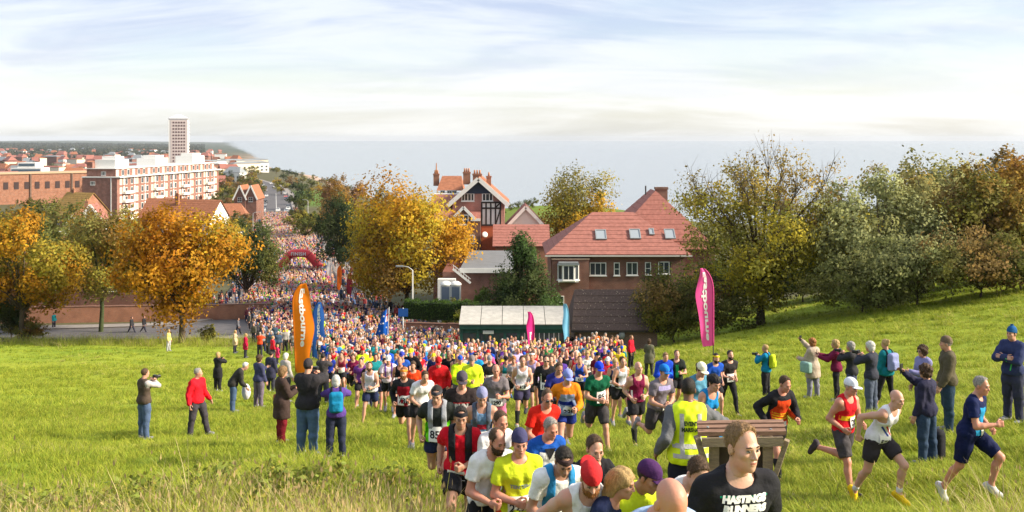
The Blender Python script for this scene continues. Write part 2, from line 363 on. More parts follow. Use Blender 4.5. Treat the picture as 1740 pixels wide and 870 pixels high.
def hair_mesh(kind, h=.009):
    if kind in ('short', 'buzz', 'thin', 'crop'):
        f = head_field(h, infl={'short': .009, 'crop': .009, 'buzz': .004, 'thin': .006}[kind], neck=False, features=False)
        if kind == 'short': f.ell((0, -.045, .092), (.055, .045, .026), k=.02); f.ripple(.0035, 120, 3)
        f.keep((0, -.062, .062), (0, -.80, -.60)); f.keep((0, .05, -.055), (0, .2, -1)); f.keep((0, .0, -.03), (0, -.9, -.30))
        if kind == 'thin': f.ell((0, -.06, .10), (.055, .09, .05), k=.006, sub=True)
    elif kind in ('curly', 'bob', 'grey_bob'):
        f = Field((-.16, -.16, -.2), (.16, .18, .2), h); b = .026 if kind == 'curly' else .018
        f.ell((0, .014, .036), (.074, .094, .084), off=b); f.ell((0, .04, -.03), (.088, .075, .085 if kind == 'curly' else .095), k=.03)
        f.ripple(.012 if kind == 'curly' else .005, 110, 5); f.ell((0, -.105, -.03), (.062, .075, .10), k=.012, sub=True)
    elif kind == 'long':
        f = Field((-.14, -.14, -.36), (.14, .2, .17), h); f.ell((0, .014, .036), (.074, .094, .084), off=.016)
        f.cone((0, .07, -.02), (0, .085, -.26), .075, .055, k=.04); f.ripple(.006, 90, 6); f.ell((0, -.105, -.03), (.062, .075, .10), k=.012, sub=True)
        f.ell((0, -.02, -.16), (.06, .06, .09), k=.01, sub=True)
    elif kind in ('pony', 'bun'):
        f = Field((-.12, -.13, -.22), (.12, .25, .16), h); f.ell((0, .014, .036), (.074, .094, .084), off=.010)
        if kind == 'pony': f.cone((0, .105, .05), (0, .15, .0), .026, .03, k=.02); f.cone((0, .15, .0), (.02, .15, -.13), .03, .012, k=.02)
        else: f.ell((0, .10, .085), (.04, .04, .04), k=.015)
        f.ripple(.004, 120, 7); f.keep((0, -.066, .062), (0, -.78, -.62)); f.keep((0, .0, -.04), (0, -.8, -.5))
    elif kind == 'beard':
        f = head_field(.006, infl=.006, neck=False, features=False); f.ell((0, -.074, -.094), (.023, .018, .02), k=.02, off=.003); f.ripple(.004, 200, 8)
        f.keep((0, 0, -.038), (0, 0, 1)); f.keep((0, .0, 0), (0, 1, .1)); f.ell((0, -.115, -.058), (.026, .028, .013), k=.004, sub=True)
    elif kind in ('cap', 'cap_back', 'visor'):
        f = head_field(h*.8, infl=.013, neck=False, features=False); f.ell((0, .012, .062), (.076, .092, .070), off=.010, k=.02)
        f.keep((0, 0, .034), (0, -.12 if kind == 'cap' else .1, -1))
        g = Field((-.1, -.22, -.05), (.1, .22, .1), h*.6); s = -1 if kind != 'cap_back' else 1
        g.ell((0, s*.105, .032), (.074, .085, .010), M=rx(-s*-.18)); g.keep((0, s*.05, 0), (0, -s, 0))
        V1, Q1 = f.nets(); V2, Q2 = g.nets(); return np.vstack([V1, V2]), np.vstack([Q1, Q2+len(V1)])
    elif kind in ('beanie', 'bobble'):
        f = head_field(h*.8, infl=.012, neck=False, features=False); f.ell((0, .014, .07), (.072, .086, .072), off=.008, k=.02)
        f.keep((0, 0, .022), (0, -.25, -1))
        if kind == 'bobble': f.ell((0, .02, .165), (.03, .03, .03), k=.006)
    elif kind == 'headband':
        f = head_field(h*.8, infl=.0145, neck=False, features=False); f.keep((0, 0, .075), (0, .18, 1)); f.keep((0, 0, .033), (0, -.18, -1))
    elif kind == 'sunglasses':
        f = Field((-.1, -.13, -.05), (.1, .05, .05), .0045)
        for s in (-1, 1): f.ell((s*.033, -.093, .004), (.031, .010, .019), M=rz(s*-.25), k=.004); f.cone((s*.064, -.08, .008), (s*.084, .01, .006), .004, .004, k=.004)
        f.cone((-.01, -.098, .008), (.01, -.098, .008), .004, .004, k=.004)
    return f.nets()
def eyes_mesh():
    V = []; Q = []; mi = []
    for s in (-1, 1):
        for (c, r, m) in (((s*.0305, -.0815, .005), (.0140, .0085, .0062), 0), ((s*.0305, -.0868, .005), (.0074, .0048, .0062), 1), ((s*.0305, -.0845, .0112), (.0165, .0065, .0020), 1)):
            n, k = 10, 6; o = len(V)
            for i in range(k+1):
                a = math.pi*i/k
                for j in range(n):
                    b = 2*math.pi*j/n; V.append((c[0]+r[0]*math.sin(a)*math.cos(b), c[1]+r[1]*math.sin(a)*math.sin(b), c[2]+r[2]*math.cos(a)))
            for i in range(k):
                for j in range(n): Q.append((o+i*n+j, o+i*n+(j+1) % n, o+(i+1)*n+(j+1) % n, o+(i+1)*n+j)); mi.append(m)
    return mesh_np('eyes', V, Q, True, [mat('eye_white', (.34, .31, .29), .3), mat('eye_iris', (.04, .035, .03), .25)], mi)
def brow_mesh():
    mb = MB()
    for s in (-1, 1): mb.tube([(s*.014, -.0905, .025), (s*.03, -.0925, .030), (s*.048, -.082, .026)], [.0035, .0045, .002], 6)
    return mb.mesh('eyebrows', None, True)
def hand_mesh(pose, h):
    """wrist at the origin, fingers along -z, palm towards -y, thumb towards +x"""
    f = Field((-.07, -.1, -.21), (.08, .05, .03), h)
    f.cone((0, 0, .02), (0, 0, -.02), .026, .026, k=.01); f.rbox((0, 0, -.052), (.040, .014, .045), rr=.013, k=.02)
    cur = {'fist': (1.25, 1.6, 1.1), 'open': (.28, .35, .25)}[pose]
    for i, (x, L) in enumerate(((.031, .072), (.0105, .080), (-.0105, .074), (-.031, .060))):
        p = np.array([x, -.002, -.092]); a = 0.0; seg = (L*.45, L*.32, L*.25)
        for j in range(3):
            a += cur[j]*(1+.06*i); q = p+np.array([x*.06, -math.sin(a), -math.cos(a)])*seg[j]; f.cone(p, q, .0098-.001*j, .0092-.001*j, k=.003); p = q
    t0 = np.array([.030, -.006, -.022])
    if pose == 'fist': t1 = t0+np.array([.028, -.022, -.028]); t2 = t1+np.array([-.008, -.024, -.024]); t3 = t2+np.array([-.020, -.006, -.012])
    else: t1 = t0+np.array([.030, -.012, -.025]); t2 = t1+np.array([.012, -.010, -.030]); t3 = t2+np.array([.002, -.006, -.022])
    f.cone(t0, t1, .0145, .0115, k=.008); f.cone(t1, t2, .0115, .0098, k=.003); f.cone(t2, t3, .0098, .0085, k=.003)
    return f.nets()
HW = .91      # heads are narrower than deep
HEAD = {}; HAIR = {}; HAND = {}
make_heads()
for _k in ('short', 'crop', 'buzz', 'thin', 'curly', 'bob', 'long', 'pony', 'bun', 'beard', 'cap', 'cap_back', 'beanie', 'bobble', 'headband', 'sunglasses'):
    _V, _Q = hair_mesh(_k); HAIR[_k] = mesh_np({'cap_back': 'cap', 'bobble': 'beanie', 'beard': 'beard', 'cap': 'cap', 'beanie': 'beanie', 'headband': 'headband', 'sunglasses': 'sunglasses'}.get(_k, 'hair'), _V, _Q)
for _p in ('fist', 'open'):
    for _l, _h in (('hi', .0056), ('mid', .009), ('lo', .014)): HAND[_p, _l] = hand_mesh(_p, _h)
def strands(me, n, L, seed):
    """fine locks standing off the hair so that its edge is not a smooth cap"""
    rs = np.random.RandomState(seed); co = np.empty(len(me.vertices)*3, np.float32); me.vertices.foreach_get('co', co); co = co.reshape(-1, 3); no = np.empty(len(me.vertices)*3, np.float32); me.vertices.foreach_get('normal', no); no = no.reshape(-1, 3)
    j = rs.randint(len(co), size=n); P = co[j]+rs.normal(size=(n, 3))*.004; Nn = no[j]; fl = np.cross(Nn, np.array([1.0, .15, 0])); fl = fl/(np.linalg.norm(fl, axis=1)[:, None]+1e-6); d = fl*np.sign(-fl[:, 2:3]+.3)*.9+Nn*.24+rs.normal(size=(n, 3))*.22; d /= np.linalg.norm(d, axis=1)[:, None]; s = np.cross(d, Nn); s /= np.linalg.norm(s, axis=1)[:, None]+1e-6; l = (L*rs.uniform(.5, 1.3, n))[:, None]; w = .0016
    V = np.stack([P-s*w, P+s*w, P+d*l*.6+s*w*.7, P+d*l*.6-s*w*.7, P+d*l-Nn*l*.2], 1).reshape(-1, 3); b = np.arange(n)*5; Q = np.vstack([np.stack([b, b+1, b+2, b+3], 1), np.stack([b+3, b+2, b+4, b+4], 1)]); q0 = np.array([p.vertices[:] for p in me.polygons]); return mesh_hair(np.vstack([co, V]), q0, Q[:n]+len(co))
def mesh_hair(V, q0, q1): return mesh_np('hair', V, np.vstack([q0, q1]))
HAIRHI = {k: strands(HAIR[k], 2600, .018 if k != 'crop' else .009, i) for i, k in enumerate(('short', 'crop', 'curly', 'bob', 'long', 'pony', 'thin', 'beard'))}
EYES = eyes_mesh(); BROWS = brow_mesh()
SKINS = {'fair': (.52, .30, .21), 'pale': (.56, .34, .25), 'tan': (.42, .24, .16), 'ruddy': (.53, .265, .185), 'brown': (.20, .105, .065)}
def skin_mat(k): c = SKINS[k]; return mat('skin_'+k, c, .5, var=.10, scale=11, spec=.4, bump=.10, bscale=60, col2=(c[0]*.98, c[1]*.80, c[2]*.78))
HAIRC = {'brown': (.075, .042, .022), 'dark': (.022, .017, .014), 'blond': (.42, .28, .12), 'grey': (.30, .28, .26), 'white': (.62, .60, .56), 'ginger': (.30, .12, .035), 'light': (.22, .13, .06)}
def hair_mat(k): return mat('hair_'+k, HAIRC[k], .6, var=.35, scale=60, bump=.5, bscale=150, stretch=(1, 1, .35))

class Body:
    """a posed figure: joints from angles, then skin and garments as blended solids. Local frame: feet on z=0, facing -y, its left = +x"""
    def __init__(s, P, height=1.76, female=False, build=1.0, voxel=.016, lod='mid'):
        s.P = P; s.fem = female; s.sc = height/1.76; s.b = build; s.h = voxel/s.sc; s.lod = lod
        g = lambda k, d=0.0: P.get(k, d)
        lean = R(g('lean')); Mp = rz(R(g('twist_hip')))@rx(R(g('tilt')))
        Mc = rz(R(g('twist')))@ry(R(g('side')))@rx(lean)          # chest frame: +lean bends towards -y
        s.Mp, s.Mc = Mp, Mc; hipw = .098 if female else .092; shw = .146 if female else .166
        s.pel = np.zeros(3); s.waist = s.pel+Mp@np.array([0, 0, .09]); ct = lambda v: s.waist+Mc@(np.array(v, float)-np.array([0, 0, .09])); s.ct = ct
        s.neck = ct((0, .012, .485)); s.sh = {}; s.el = {}; s.wr = {}; s.hip = {}; s.kn = {}; s.an = {}; s.toe = {}; s.heel = {}; s.Mh = {}; s.Mfoot = {}
        Mhd = rz(R(g('head_yaw')))@rx(R(g('head_pitch')))@ry(R(g('head_roll'))); s.Mhd = Mhd
        s.headc = s.neck+Mc@np.array([0, -.008, .052])+Mhd@np.array([0, -.028, .118])
        for sd, sx in (('L', 1), ('R', -1)):
            s.hip[sd] = s.pel+Mp@np.array([sx*hipw, 0, -.03])
            th = Mp@ry(R(-sx*g('splay', 3)))@rz(R(sx*g('toeout', 6)))@rx(R(-g('hip'+sd))); s.kn[sd] = s.hip[sd]+th@np.array([0, 0, -.435])
            kn = th@rx(R(g('knee'+sd))); s.an[sd] = s.kn[sd]+kn@np.array([0, 0, -.415])
            ft = kn@rx(R(g('ank'+sd))); s.Mfoot[sd] = ft; s.toe[sd] = s.an[sd]+ft@np.array([0, -.165, -.06]); s.heel[sd] = s.an[sd]+ft@np.array([0, .045, -.055])
            s.calf = getattr(s, 'calf', {}); s.calf[sd] = s.kn[sd]+kn@np.array([0, .018, -.13])
            s.sh[sd] = ct((sx*shw, .0, .425))
            ua = Mc@ry(R(-sx*g('abd'+sd, 10)))@rx(R(-g('sh'+sd))); s.el[sd] = s.sh[sd]+ua@np.array([0, 0, -.295])
            fa = ua@rz(R(-sx*g('in'+sd, 0)))@rx(R(-g('el'+sd))); s.wr[sd] = s.el[sd]+fa@np.array([0, 0, -.255]); s.Mh[sd] = fa
        low = min(min((s.toe[d][2], s.heel[d][2], s.an[d][2]-.05)) for d in 'LR')-.03
        s.off = np.array([0, 0, -low])
        for dct in (s.sh, s.el, s.wr, s.hip, s.kn, s.an, s.toe, s.heel, s.calf):
            for k in dct: dct[k] = dct[k]+s.off
        s.pel = s.pel+s.off; s.waist = s.waist+s.off; s.neck = s.neck+s.off; s.headc = s.headc+s.off
        pts = np.array([*s.sh.values(), *s.el.values(), *s.wr.values(), *s.kn.values(), *s.an.values(), *s.toe.values(), *s.heel.values(), s.pel, s.neck])
        s.lo = pts.min(0)-.17; s.hi = pts.max(0)+.17
        s.htop = (s.headc[2]+.12)*s.sc
    def F(s, h=None): return Field(s.lo, s.hi, h or s.h)
    def torso(s, f, off=0.0, hips=True, low=-.03):
        b = s.b; ct = s.ct; Mc = s.Mc; o = off; p = lambda v: ct(v)
        fem = s.fem
        if hips: f.ell(s.pel+s.Mp@np.array([0, .008, -.005]), (.160*b, .112*b, .125), s.Mp, k=.03, off=o)
        f.ell(p((0, -.004 if b <= 1 else -.02, .15)), ((.128 if fem else .142)*b, .098*b**1.5, .16), Mc, k=.05, off=o)
        f.ell(p((0, .004, .335)), ((.142 if fem else .166)*b, .110*b, .165), Mc, k=.05, off=o)
        w = .105 if fem else .126
        f.cone(p((-w, .012, .425)), p((w, .012, .425)), .062, .062, k=.05, off=o)
        f.cone(p((-.05, .022, .46)), p((.05, .022, .46)), .05, .05, k=.05, off=o)
        if fem:
            for sx in (-1, 1): f.ell(p((sx*.065, -.085, .315)), (.062, .05, .058), Mc, k=.03, off=o)
        else:
            for sx in (-1, 1): f.ell(p((sx*.07, -.062, .345)), (.075, .05, .055), Mc, k=.03, off=o)
    def arm(s, f, sd, off=0.0, t=2.0, k=.02, loose=0.0):
        """t: 1 = to the elbow, 2 = to the wrist"""
        b = s.b**.7*(.86 if s.fem else 1)
        f.ell(s.sh[sd], (.058*b, .058*b, .060), k=.04, off=off); e = s.sh[sd]+(s.el[sd]-s.sh[sd])*min(1, t)
        f.cone(s.sh[sd], e, .054*b, (.054-.013*min(1, t))*b+loose, k=k, off=off)
        if t > .8: m = s.sh[sd]*.55+s.el[sd]*.45; f.ell(m, (.049*b,)*3, k=.03, off=off)
        if t > 1:
            q = s.el[sd]+(s.wr[sd]-s.el[sd])*.28; f.cone(s.el[sd], q, .041*b, .043*b, k=.02, off=off)
            e = s.el[sd]+(s.wr[sd]-s.el[sd])*min(1, t-1); f.cone(q, e, .043*b, .028*b+loose, k=.02, off=off)
    def leg(s, f, sd, off=0.0, t=2.0, k=.025, loose=0.0):
        b = s.b**.8
        e = s.hip[sd]+(s.kn[sd]-s.hip[sd])*min(1, t); f.cone(s.hip[sd], e, .090*b, (.090-.034*min(1, t))*b+loose, k=k, off=off)
        if t > .3: m = s.hip[sd]*.6+s.kn[sd]*.4+s.Mp@np.array([0, -.012, 0]); f.ell(m, (.074*b,)*3, k=.05, off=off+loose*.5)
        if t > 1:
            f.ell(s.kn[sd], (.053*b,)*3, k=.02, off=off); f.cone(s.kn[sd], s.calf[sd], .050*b, .056*b+loose*.6, k=.02, off=off)
            e = s.calf[sd]+(s.an[sd]-s.calf[sd])*min(1, t-1); f.cone(s.calf[sd], e, .056*b, (.056-.021*min(1, t-1))*b+loose, k=.02, off=off)
    def foot(s, f, sd, off=0.0):
        f.cone(s.an[sd], s.heel[sd], .038, .034, k=.02, off=off); f.cone(s.heel[sd], s.toe[sd], .032, .030, k=.025, off=off); f.cone(s.an[sd], s.toe[sd]*.55+s.heel[sd]*.45, .038, .036, k=.03, off=off)
        M = s.Mfoot[sd]; f.ell(s.toe[sd]+M@np.array([0, .035, 0]), (.044, .055, .026), M, k=.02, off=off)
    def skin(s):
        f = s.F(s.h*1.4); s.torso(f)
        for d in 'LR': s.arm(f, d); s.leg(f, d); s.foot(f, d)
        f.cone(s.neck+s.Mc@np.array([0, .0, -.04]), s.neck*.45+s.headc*.55+s.Mhd@np.array([0, .02, -.05]), .062, .05 if s.fem else .056, k=.03)
        parts = [f.nets()]
        hv, hq = HEAD['f' if s.fem else 'm', s.lod]; parts.append(((hv*np.array([HW, 1, 1]))@s.Mhd.T+s.headc, hq)); nb = len(parts[0][0])
        s.lips = None
        for d, sx in (('L', 1), ('R', -1)):
            V, Q = HAND[s.P.get('hand'+d, s.P.get('hand', 'fist')), s.lod]; V = V.copy()
            # palm turns in towards the thigh: thumb forward
            roll = R(s.P.get('roll'+d, 75)); V = V@rz(0).T
            if sx < 0: V[:, 0] *= -1; Q = Q[:, ::-1]
            V = V@rz(-sx*roll).T; parts.append((V@s.Mh[d].T+s.wr[d], Q))
        Vs = []; Qs = []; o = 0
        for V, Q in parts: Vs.append(V); Qs.append(Q+o); o += len(V)
        V = np.vstack(Vs)*s.sc; Q = np.vstack(Qs)
        # lips take their own tint
        loc = HEAD['f' if s.fem else 'm', s.lod][0]; lip = np.zeros(len(V), bool)
        lip[nb:nb+len(loc)] = (np.abs(loc[:, 2]+.058) < .010) & (np.abs(loc[:, 0]) < .023) & (loc[:, 1] < -.082)
        return V, Q, lip[Q].all(1).astype(int)
    def out(s, f): V, Q = f.nets(); return V*s.sc, Q
    def top(s, kind, seed=0):
        """tee, vest, long, jacket, coat, gilet"""
        f = s.F(); off = {'tee': .013, 'vest': .011, 'long': .014, 'jacket': .028, 'coat': .034, 'gilet': .03}[kind]; fit = s.P.get('fit', 0)
        off += fit; s.torso(f, off)
        hem = {'tee': -.055, 'vest': -.05, 'long': -.06, 'jacket': -.10, 'coat': -.34, 'gilet': -.09}[kind]
        w = s.pel+s.Mp@np.array([0, 0, hem+.07]); f.ell(w, (.162*s.b, .118*s.b, .13), s.Mp, k=.05, off=off+.012); f.ell(s.pel+s.Mp@np.array([0, .008, -.005]), (.162*s.b, .114*s.b, .125), s.Mp, k=.03, off=off+.010)
        if kind == 'coat':
            a = s.pel+s.Mp@np.array([0, 0, -.05]); bb = s.pel+np.array([0, 0, -.34])
            for sx in (-1, 1): f.cone(a+np.array([sx*.05, 0, 0]), bb+np.array([sx*.065, 0, 0]), .145, .15, k=.06, off=off-.015)
        t = {'tee': .62, 'vest': 0, 'long': 1.93, 'jacket': 1.95, 'coat': 1.95, 'gilet': 0}[kind]; t = s.P.get('sleeve', t)
        if t > 0:
            for d in 'LR': s.arm(f, d, off+.002, t, loose=.010 if kind == 'tee' else .006)
        f.ripple(.006 if kind in ('jacket', 'coat') else .0055, 38, seed)
        up = s.Mc@np.array([0, -.22 if kind != 'vest' else -.36, 1.0]); up /= np.linalg.norm(up)
        nk = {'tee': .458, 'vest': .440, 'long': .475, 'jacket': .515, 'coat': .52, 'gilet': .51}[kind]
        f.keep(s.ct((0, 0, nk)), up) if kind in ('tee', 'vest', 'long') and False else None
        f.ell(s.ct((0, -.030 if kind != 'vest' else -.045, {'tee': .505, 'vest': .505, 'long': .52, 'jacket': .56, 'coat': .56, 'gilet': .56}[kind])), (.078, .085, .055 if kind != 'vest' else .095), s.Mc, k=.006, sub=True)
        if t > 0 and t < 1:
            for d in 'LR':
                n = (s.el[d]-s.sh[d]); n /= np.linalg.norm(n); p = s.sh[d]+(s.el[d]-s.sh[d])*t
                B = f.block(p-.14, p+.14)
                if B:
                    sl, X, Y, Z = B; dd = (X-p[0])*n[0]+(Y-p[1])*n[1]+(Z-p[2])*n[2]; r2 = np.sqrt((X-p[0])**2+(Y-p[1])**2+(Z-p[2])**2)
                    ctr = s.ct((0, 0, .3)); near = ((X-p[0])*(ctr[0]-p[0])+(Y-p[1])*(ctr[1]-p[1])+(Z-p[2])*(ctr[2]-p[2]))/max(1e-6, np.linalg.norm(ctr-p))
                    f.F[sl] = np.where((r2 < .125) & (near < .055), np.maximum(f.F[sl], dd), f.F[sl])
        if kind in ('vest', 'gilet'):
            for d in 'LR':
                sx = 1 if d == 'L' else -1; n = s.Mc@np.array([sx*.95, 0, -.12]); p = s.ct((sx*(.128 if kind == 'vest' else .172)*(0.9 if s.fem else 1), 0, .40))
                B = f.block(p-.2, p+.2)
                if B:
                    sl, X, Y, Z = B; dd = (X-p[0])*n[0]+(Y-p[1])*n[1]+(Z-p[2])*n[2]; ax = s.Mc[:, 2]; zz = (X-p[0])*ax[0]+(Y-p[1])*ax[1]+(Z-p[2])*ax[2]
                    f.F[sl] = np.where(zz > -.13, np.maximum(f.F[sl], dd-np.clip(-zz-.02, 0, 1)**2*6), f.F[sl])
        f.keep(s.pel+s.Mp@np.array([0, 0, hem if kind != 'coat' else -.36]), s.Mp@np.array([0, 0, -1.0]) if kind != 'coat' else np.array([0, 0, -1.0]))
        return s.out(f)
    def bottom(s, kind, seed=0):
        """shorts, split, tights, trousers, capri, skirt"""
        f = s.F(); off = {'shorts': .016, 'split': .012, 'tights': .006, 'trousers': .018, 'capri': .006, 'long_shorts': .018}[kind]
        f.ell(s.pel+s.Mp@np.array([0, .008, -.005]), (.160*s.b, .112*s.b, .125), s.Mp, k=.03, off=off)
        t = {'shorts': .66, 'split': .40, 'tights': 1.96, 'trousers': 1.97, 'capri': 1.35, 'long_shorts': .86}[kind]
        for d in 'LR': s.leg(f, d, off, t, loose={'shorts': .016, 'split': .014, 'trousers': .022, 'long_shorts': .014}.get(kind, 0))
        f.ripple(.005 if kind in ('shorts', 'trousers', 'long_shorts') else .002, 34, seed+5)
        f.keep(s.pel+s.Mp@np.array([0, 0, .075]), s.Mp@np.array([0, 0, 1.0]))
        if t < 1:
            for d in 'LR':
                n = s.kn[d]-s.hip[d]; n /= np.linalg.norm(n); p = s.hip[d]+(s.kn[d]-s.hip[d])*t; B = f.block(p-.17, p+.17)
                if B:
                    sl, X, Y, Z = B; dd = (X-p[0])*n[0]+(Y-p[1])*n[1]+(Z-p[2])*n[2]
                    oth = 'R' if d == 'L' else 'L'; po = s.hip[oth]+(s.kn[oth]-s.hip[oth])*t
                    r = (X-p[0])**2+(Y-p[1])**2+(Z-p[2])**2; ro = (X-po[0])**2+(Y-po[1])**2+(Z-po[2])**2
                    f.F[sl] = np.where((r < .17**2) & (r < ro+.004), np.maximum(f.F[sl], dd), f.F[sl])
        return s.out(f)
    def shoe(s, d):
        lo = np.minimum(np.minimum(s.toe[d], s.heel[d]), s.an[d])-.09; hi = np.maximum(np.maximum(s.toe[d], s.heel[d]), s.an[d])+.09
        f = Field(lo, hi, min(s.h, .021)); s.foot(f, d, .009); f.keep(s.an[d]+s.Mfoot[d]@np.array([0, 0, .012]), s.Mfoot[d]@np.array([0, -.12, 1.0])); return s.out(f)
    def sock(s, d, high=True):
        p = s.an[d]+(s.kn[d]-s.an[d])*(.80 if high else .22); f = Field(np.minimum(s.an[d], s.kn[d])-.1, np.maximum(s.an[d], s.kn[d])+.1, min(s.h, .02)); s.leg(f, d, .005)
        n = s.kn[d]-s.an[d]; n /= np.linalg.norm(n); f.keep(p, n); return s.out(f)
    def pack(s, kind='backpack'):
        f = Field(s.lo-.25, s.hi+.25, max(min(s.h, .02), .014))
        if kind == 'backpack':
            f.rbox(s.ct((0, .205, .26)), (.145, .085, .22), s.Mc, rr=.07, k=.02); f.rbox(s.ct((0, .28, .18)), (.105, .045, .11), s.Mc, rr=.04, k=.02)
        return s.out(f)
    def straps(s, off=.03, w=.028, low=.14):
        """two shoulder straps worn over the top, front and back"""
        f = s.F(min(s.h, .014)); s.torso(f, off); c = s.ct((0, 0, 0)); ax = s.Mc[:, 0]; g = (f.ax[0][:, None, None]-c[0])*ax[0]+(f.ax[1][None, :, None]-c[1])*ax[1]+(f.ax[2][None, None, :]-c[2])*ax[2]
        f.F = np.maximum(f.F, (np.abs(np.abs(g)-.095)-w).astype(np.float32)); f.keep(s.ct((0, 0, low)), s.Mc@np.array([0, 0, -1.0])); f.ell(s.ct((0, -.03, .52)), (.075, .085, .06), s.Mc, k=.006, sub=True)
        return s.out(f)
# ------------------------------------------------------------------ dressing a figure and standing it somewhere
CH = {}      # cached garment sets for the far runners
def dress(B, top='tee', bottom='shorts', seed=0, socks=None, shoes=True):
    """meshes of one posed, dressed figure"""
    d = {}
    V, Q, mi = B.skin(); d['body'] = mesh_np('body', V, Q, True, [skin_mat('fair'), mat('lips', (.42, .16, .13), .5)], mi)
    if top: V, Q = B.top(top, seed); d['top'] = mesh_np('top', V, Q)
    if bottom: V, Q = B.bottom(bottom, seed); d['bottom'] = mesh_np('bottom', V, Q)
    if shoes: d['shoe'] = [mesh_np('shoe', *B.shoe(k)) for k in 'LR']
    if socks: d['sock'] = [mesh_np('sock', *B.sock(k, socks == 'high')) for k in 'LR']
    return d
BOTNAME = {'shorts': 'shorts', 'split': 'shorts', 'long_shorts': 'shorts', 'tights': 'leggings', 'trousers': 'trousers', 'capri': 'leggings'}
TOPNAME = {'tee': 'shirt', 'vest': 'running_vest', 'long': 'shirt', 'jacket': 'jacket', 'coat': 'coat', 'gilet': 'gilet'}
def slot(o, i, m):
    o.material_slots[i].link = 'OBJECT'; o.material_slots[i].material = m
def stand(B, D, x, y, yaw, label, group, skin='fair', hair='short', hairc='brown', topc=(.5, .5, .5), botc=(.02, .02, .025), top='tee', bottom='shorts',
          hat=None, hatc=(.1, .1, .1), beard=False, glasses=False, shoec=(.25, .25, .28), sockc=(.02, .02, .02), under=None, underc=(.02, .02, .02), z=None, detail=True):
    zz = gz(x, y) if z is None else z
    p = empty('person', (x, y, zz), R(yaw), label, 'person', group)
    b = link('body', D['body'], p); slot(b, 0, skin_mat(skin))
    if 'top' in D: link(TOPNAME[top], D['top'], p, cloth(topc))
    if 'bottom' in D: link(BOTNAME[bottom], D['bottom'], p, cloth(botc))
    for me in D.get('shoe', ()): link('shoe', me, p, cloth(shoec))
    for me in D.get('sock', ()): link('sock', me, p, cloth(sockc))
    M = Matrix([[*B.Mhd[i], 0] for i in range(3)]+[[0, 0, 0, 1]]); H = Matrix.Translation(Vector(B.headc*B.sc))@M@Matrix.Scale(B.sc, 4)@Matrix.Diagonal((HW, 1, 1, 1))
    def onhead(me, nm, m):
        o = link(nm, me, p, m); o.matrix_local = H; return o
    HS = HAIRHI if detail else {}
    if hair and hair != 'bald': onhead(HS.get(hair, HAIR[hair]), 'hair', hair_mat(hairc))
    if beard: onhead(HS.get('beard', HAIR['beard']), 'beard', hair_mat(hairc))
    if hat: onhead(HAIR[hat], HAIR[hat].name.split('.')[0], cloth(hatc))
    if glasses: onhead(HAIR['sunglasses'], 'sunglasses', mat('dark_lens', (.015, .015, .02), .15, spec=.6))
    if detail:
        onhead(EYES, 'eyes', None); onhead(BROWS, 'eyebrows', hair_mat('dark' if hairc in ('dark', 'grey') else 'brown'))
    return p
def text_mesh(txt, size, bold=.0, align='CENTER', spacing=1.0):
    c = bpy.data.curves.new('lettering', 'FONT'); c.body = txt; c.size = size; c.align_x = align; c.align_y = 'CENTER'; c.offset = bold; c.resolution_u = 3; c.space_character = spacing
    o = bpy.data.objects.new('lettering', c); COL.objects.link(o); dg = bpy.context.evaluated_depsgraph_get(); me = bpy.data.meshes.new_from_object(o.evaluated_get(dg))
    bpy.data.objects.remove(o); me.materials.clear(); return me
def tree_of(me): 
    return BVHTree.FromPolygons([v.co for v in me.vertices], [p.vertices[:] for p in me.polygons])
def drape(V, B, bvh, zc, xc=0.0, off=.008, side=-1, roll=0.0):
    """lay flat points (x, z) of a print on the chest (side -1) or back (side +1); zc is height in the chest frame. Returns figure coordinates"""
    out = []; dirv = Vector(B.Mc@np.array([0, -side, 0])); c, s_ = math.cos(roll), math.sin(roll); last = None
    for x, z in V:
        xx = c*x-s_*z; zz = s_*x+c*z
        o = Vector(B.ct((xc+xx/B.sc, side*.45, zc+zz/B.sc))*1.0)
        o = Vector((np.array(B.waist)+B.Mc@(np.array([xc+xx/B.sc, side*.45, zc+zz/B.sc])-np.array([0, 0, .09])))*B.sc)
        hit = bvh.ray_cast(o, dirv, 1.0)
        if hit[0] is not None: last = (hit[0]-o).length; out.append(hit[0]-dirv*off)
        else: out.append(o+dirv*((last or .33)-off))
    return out
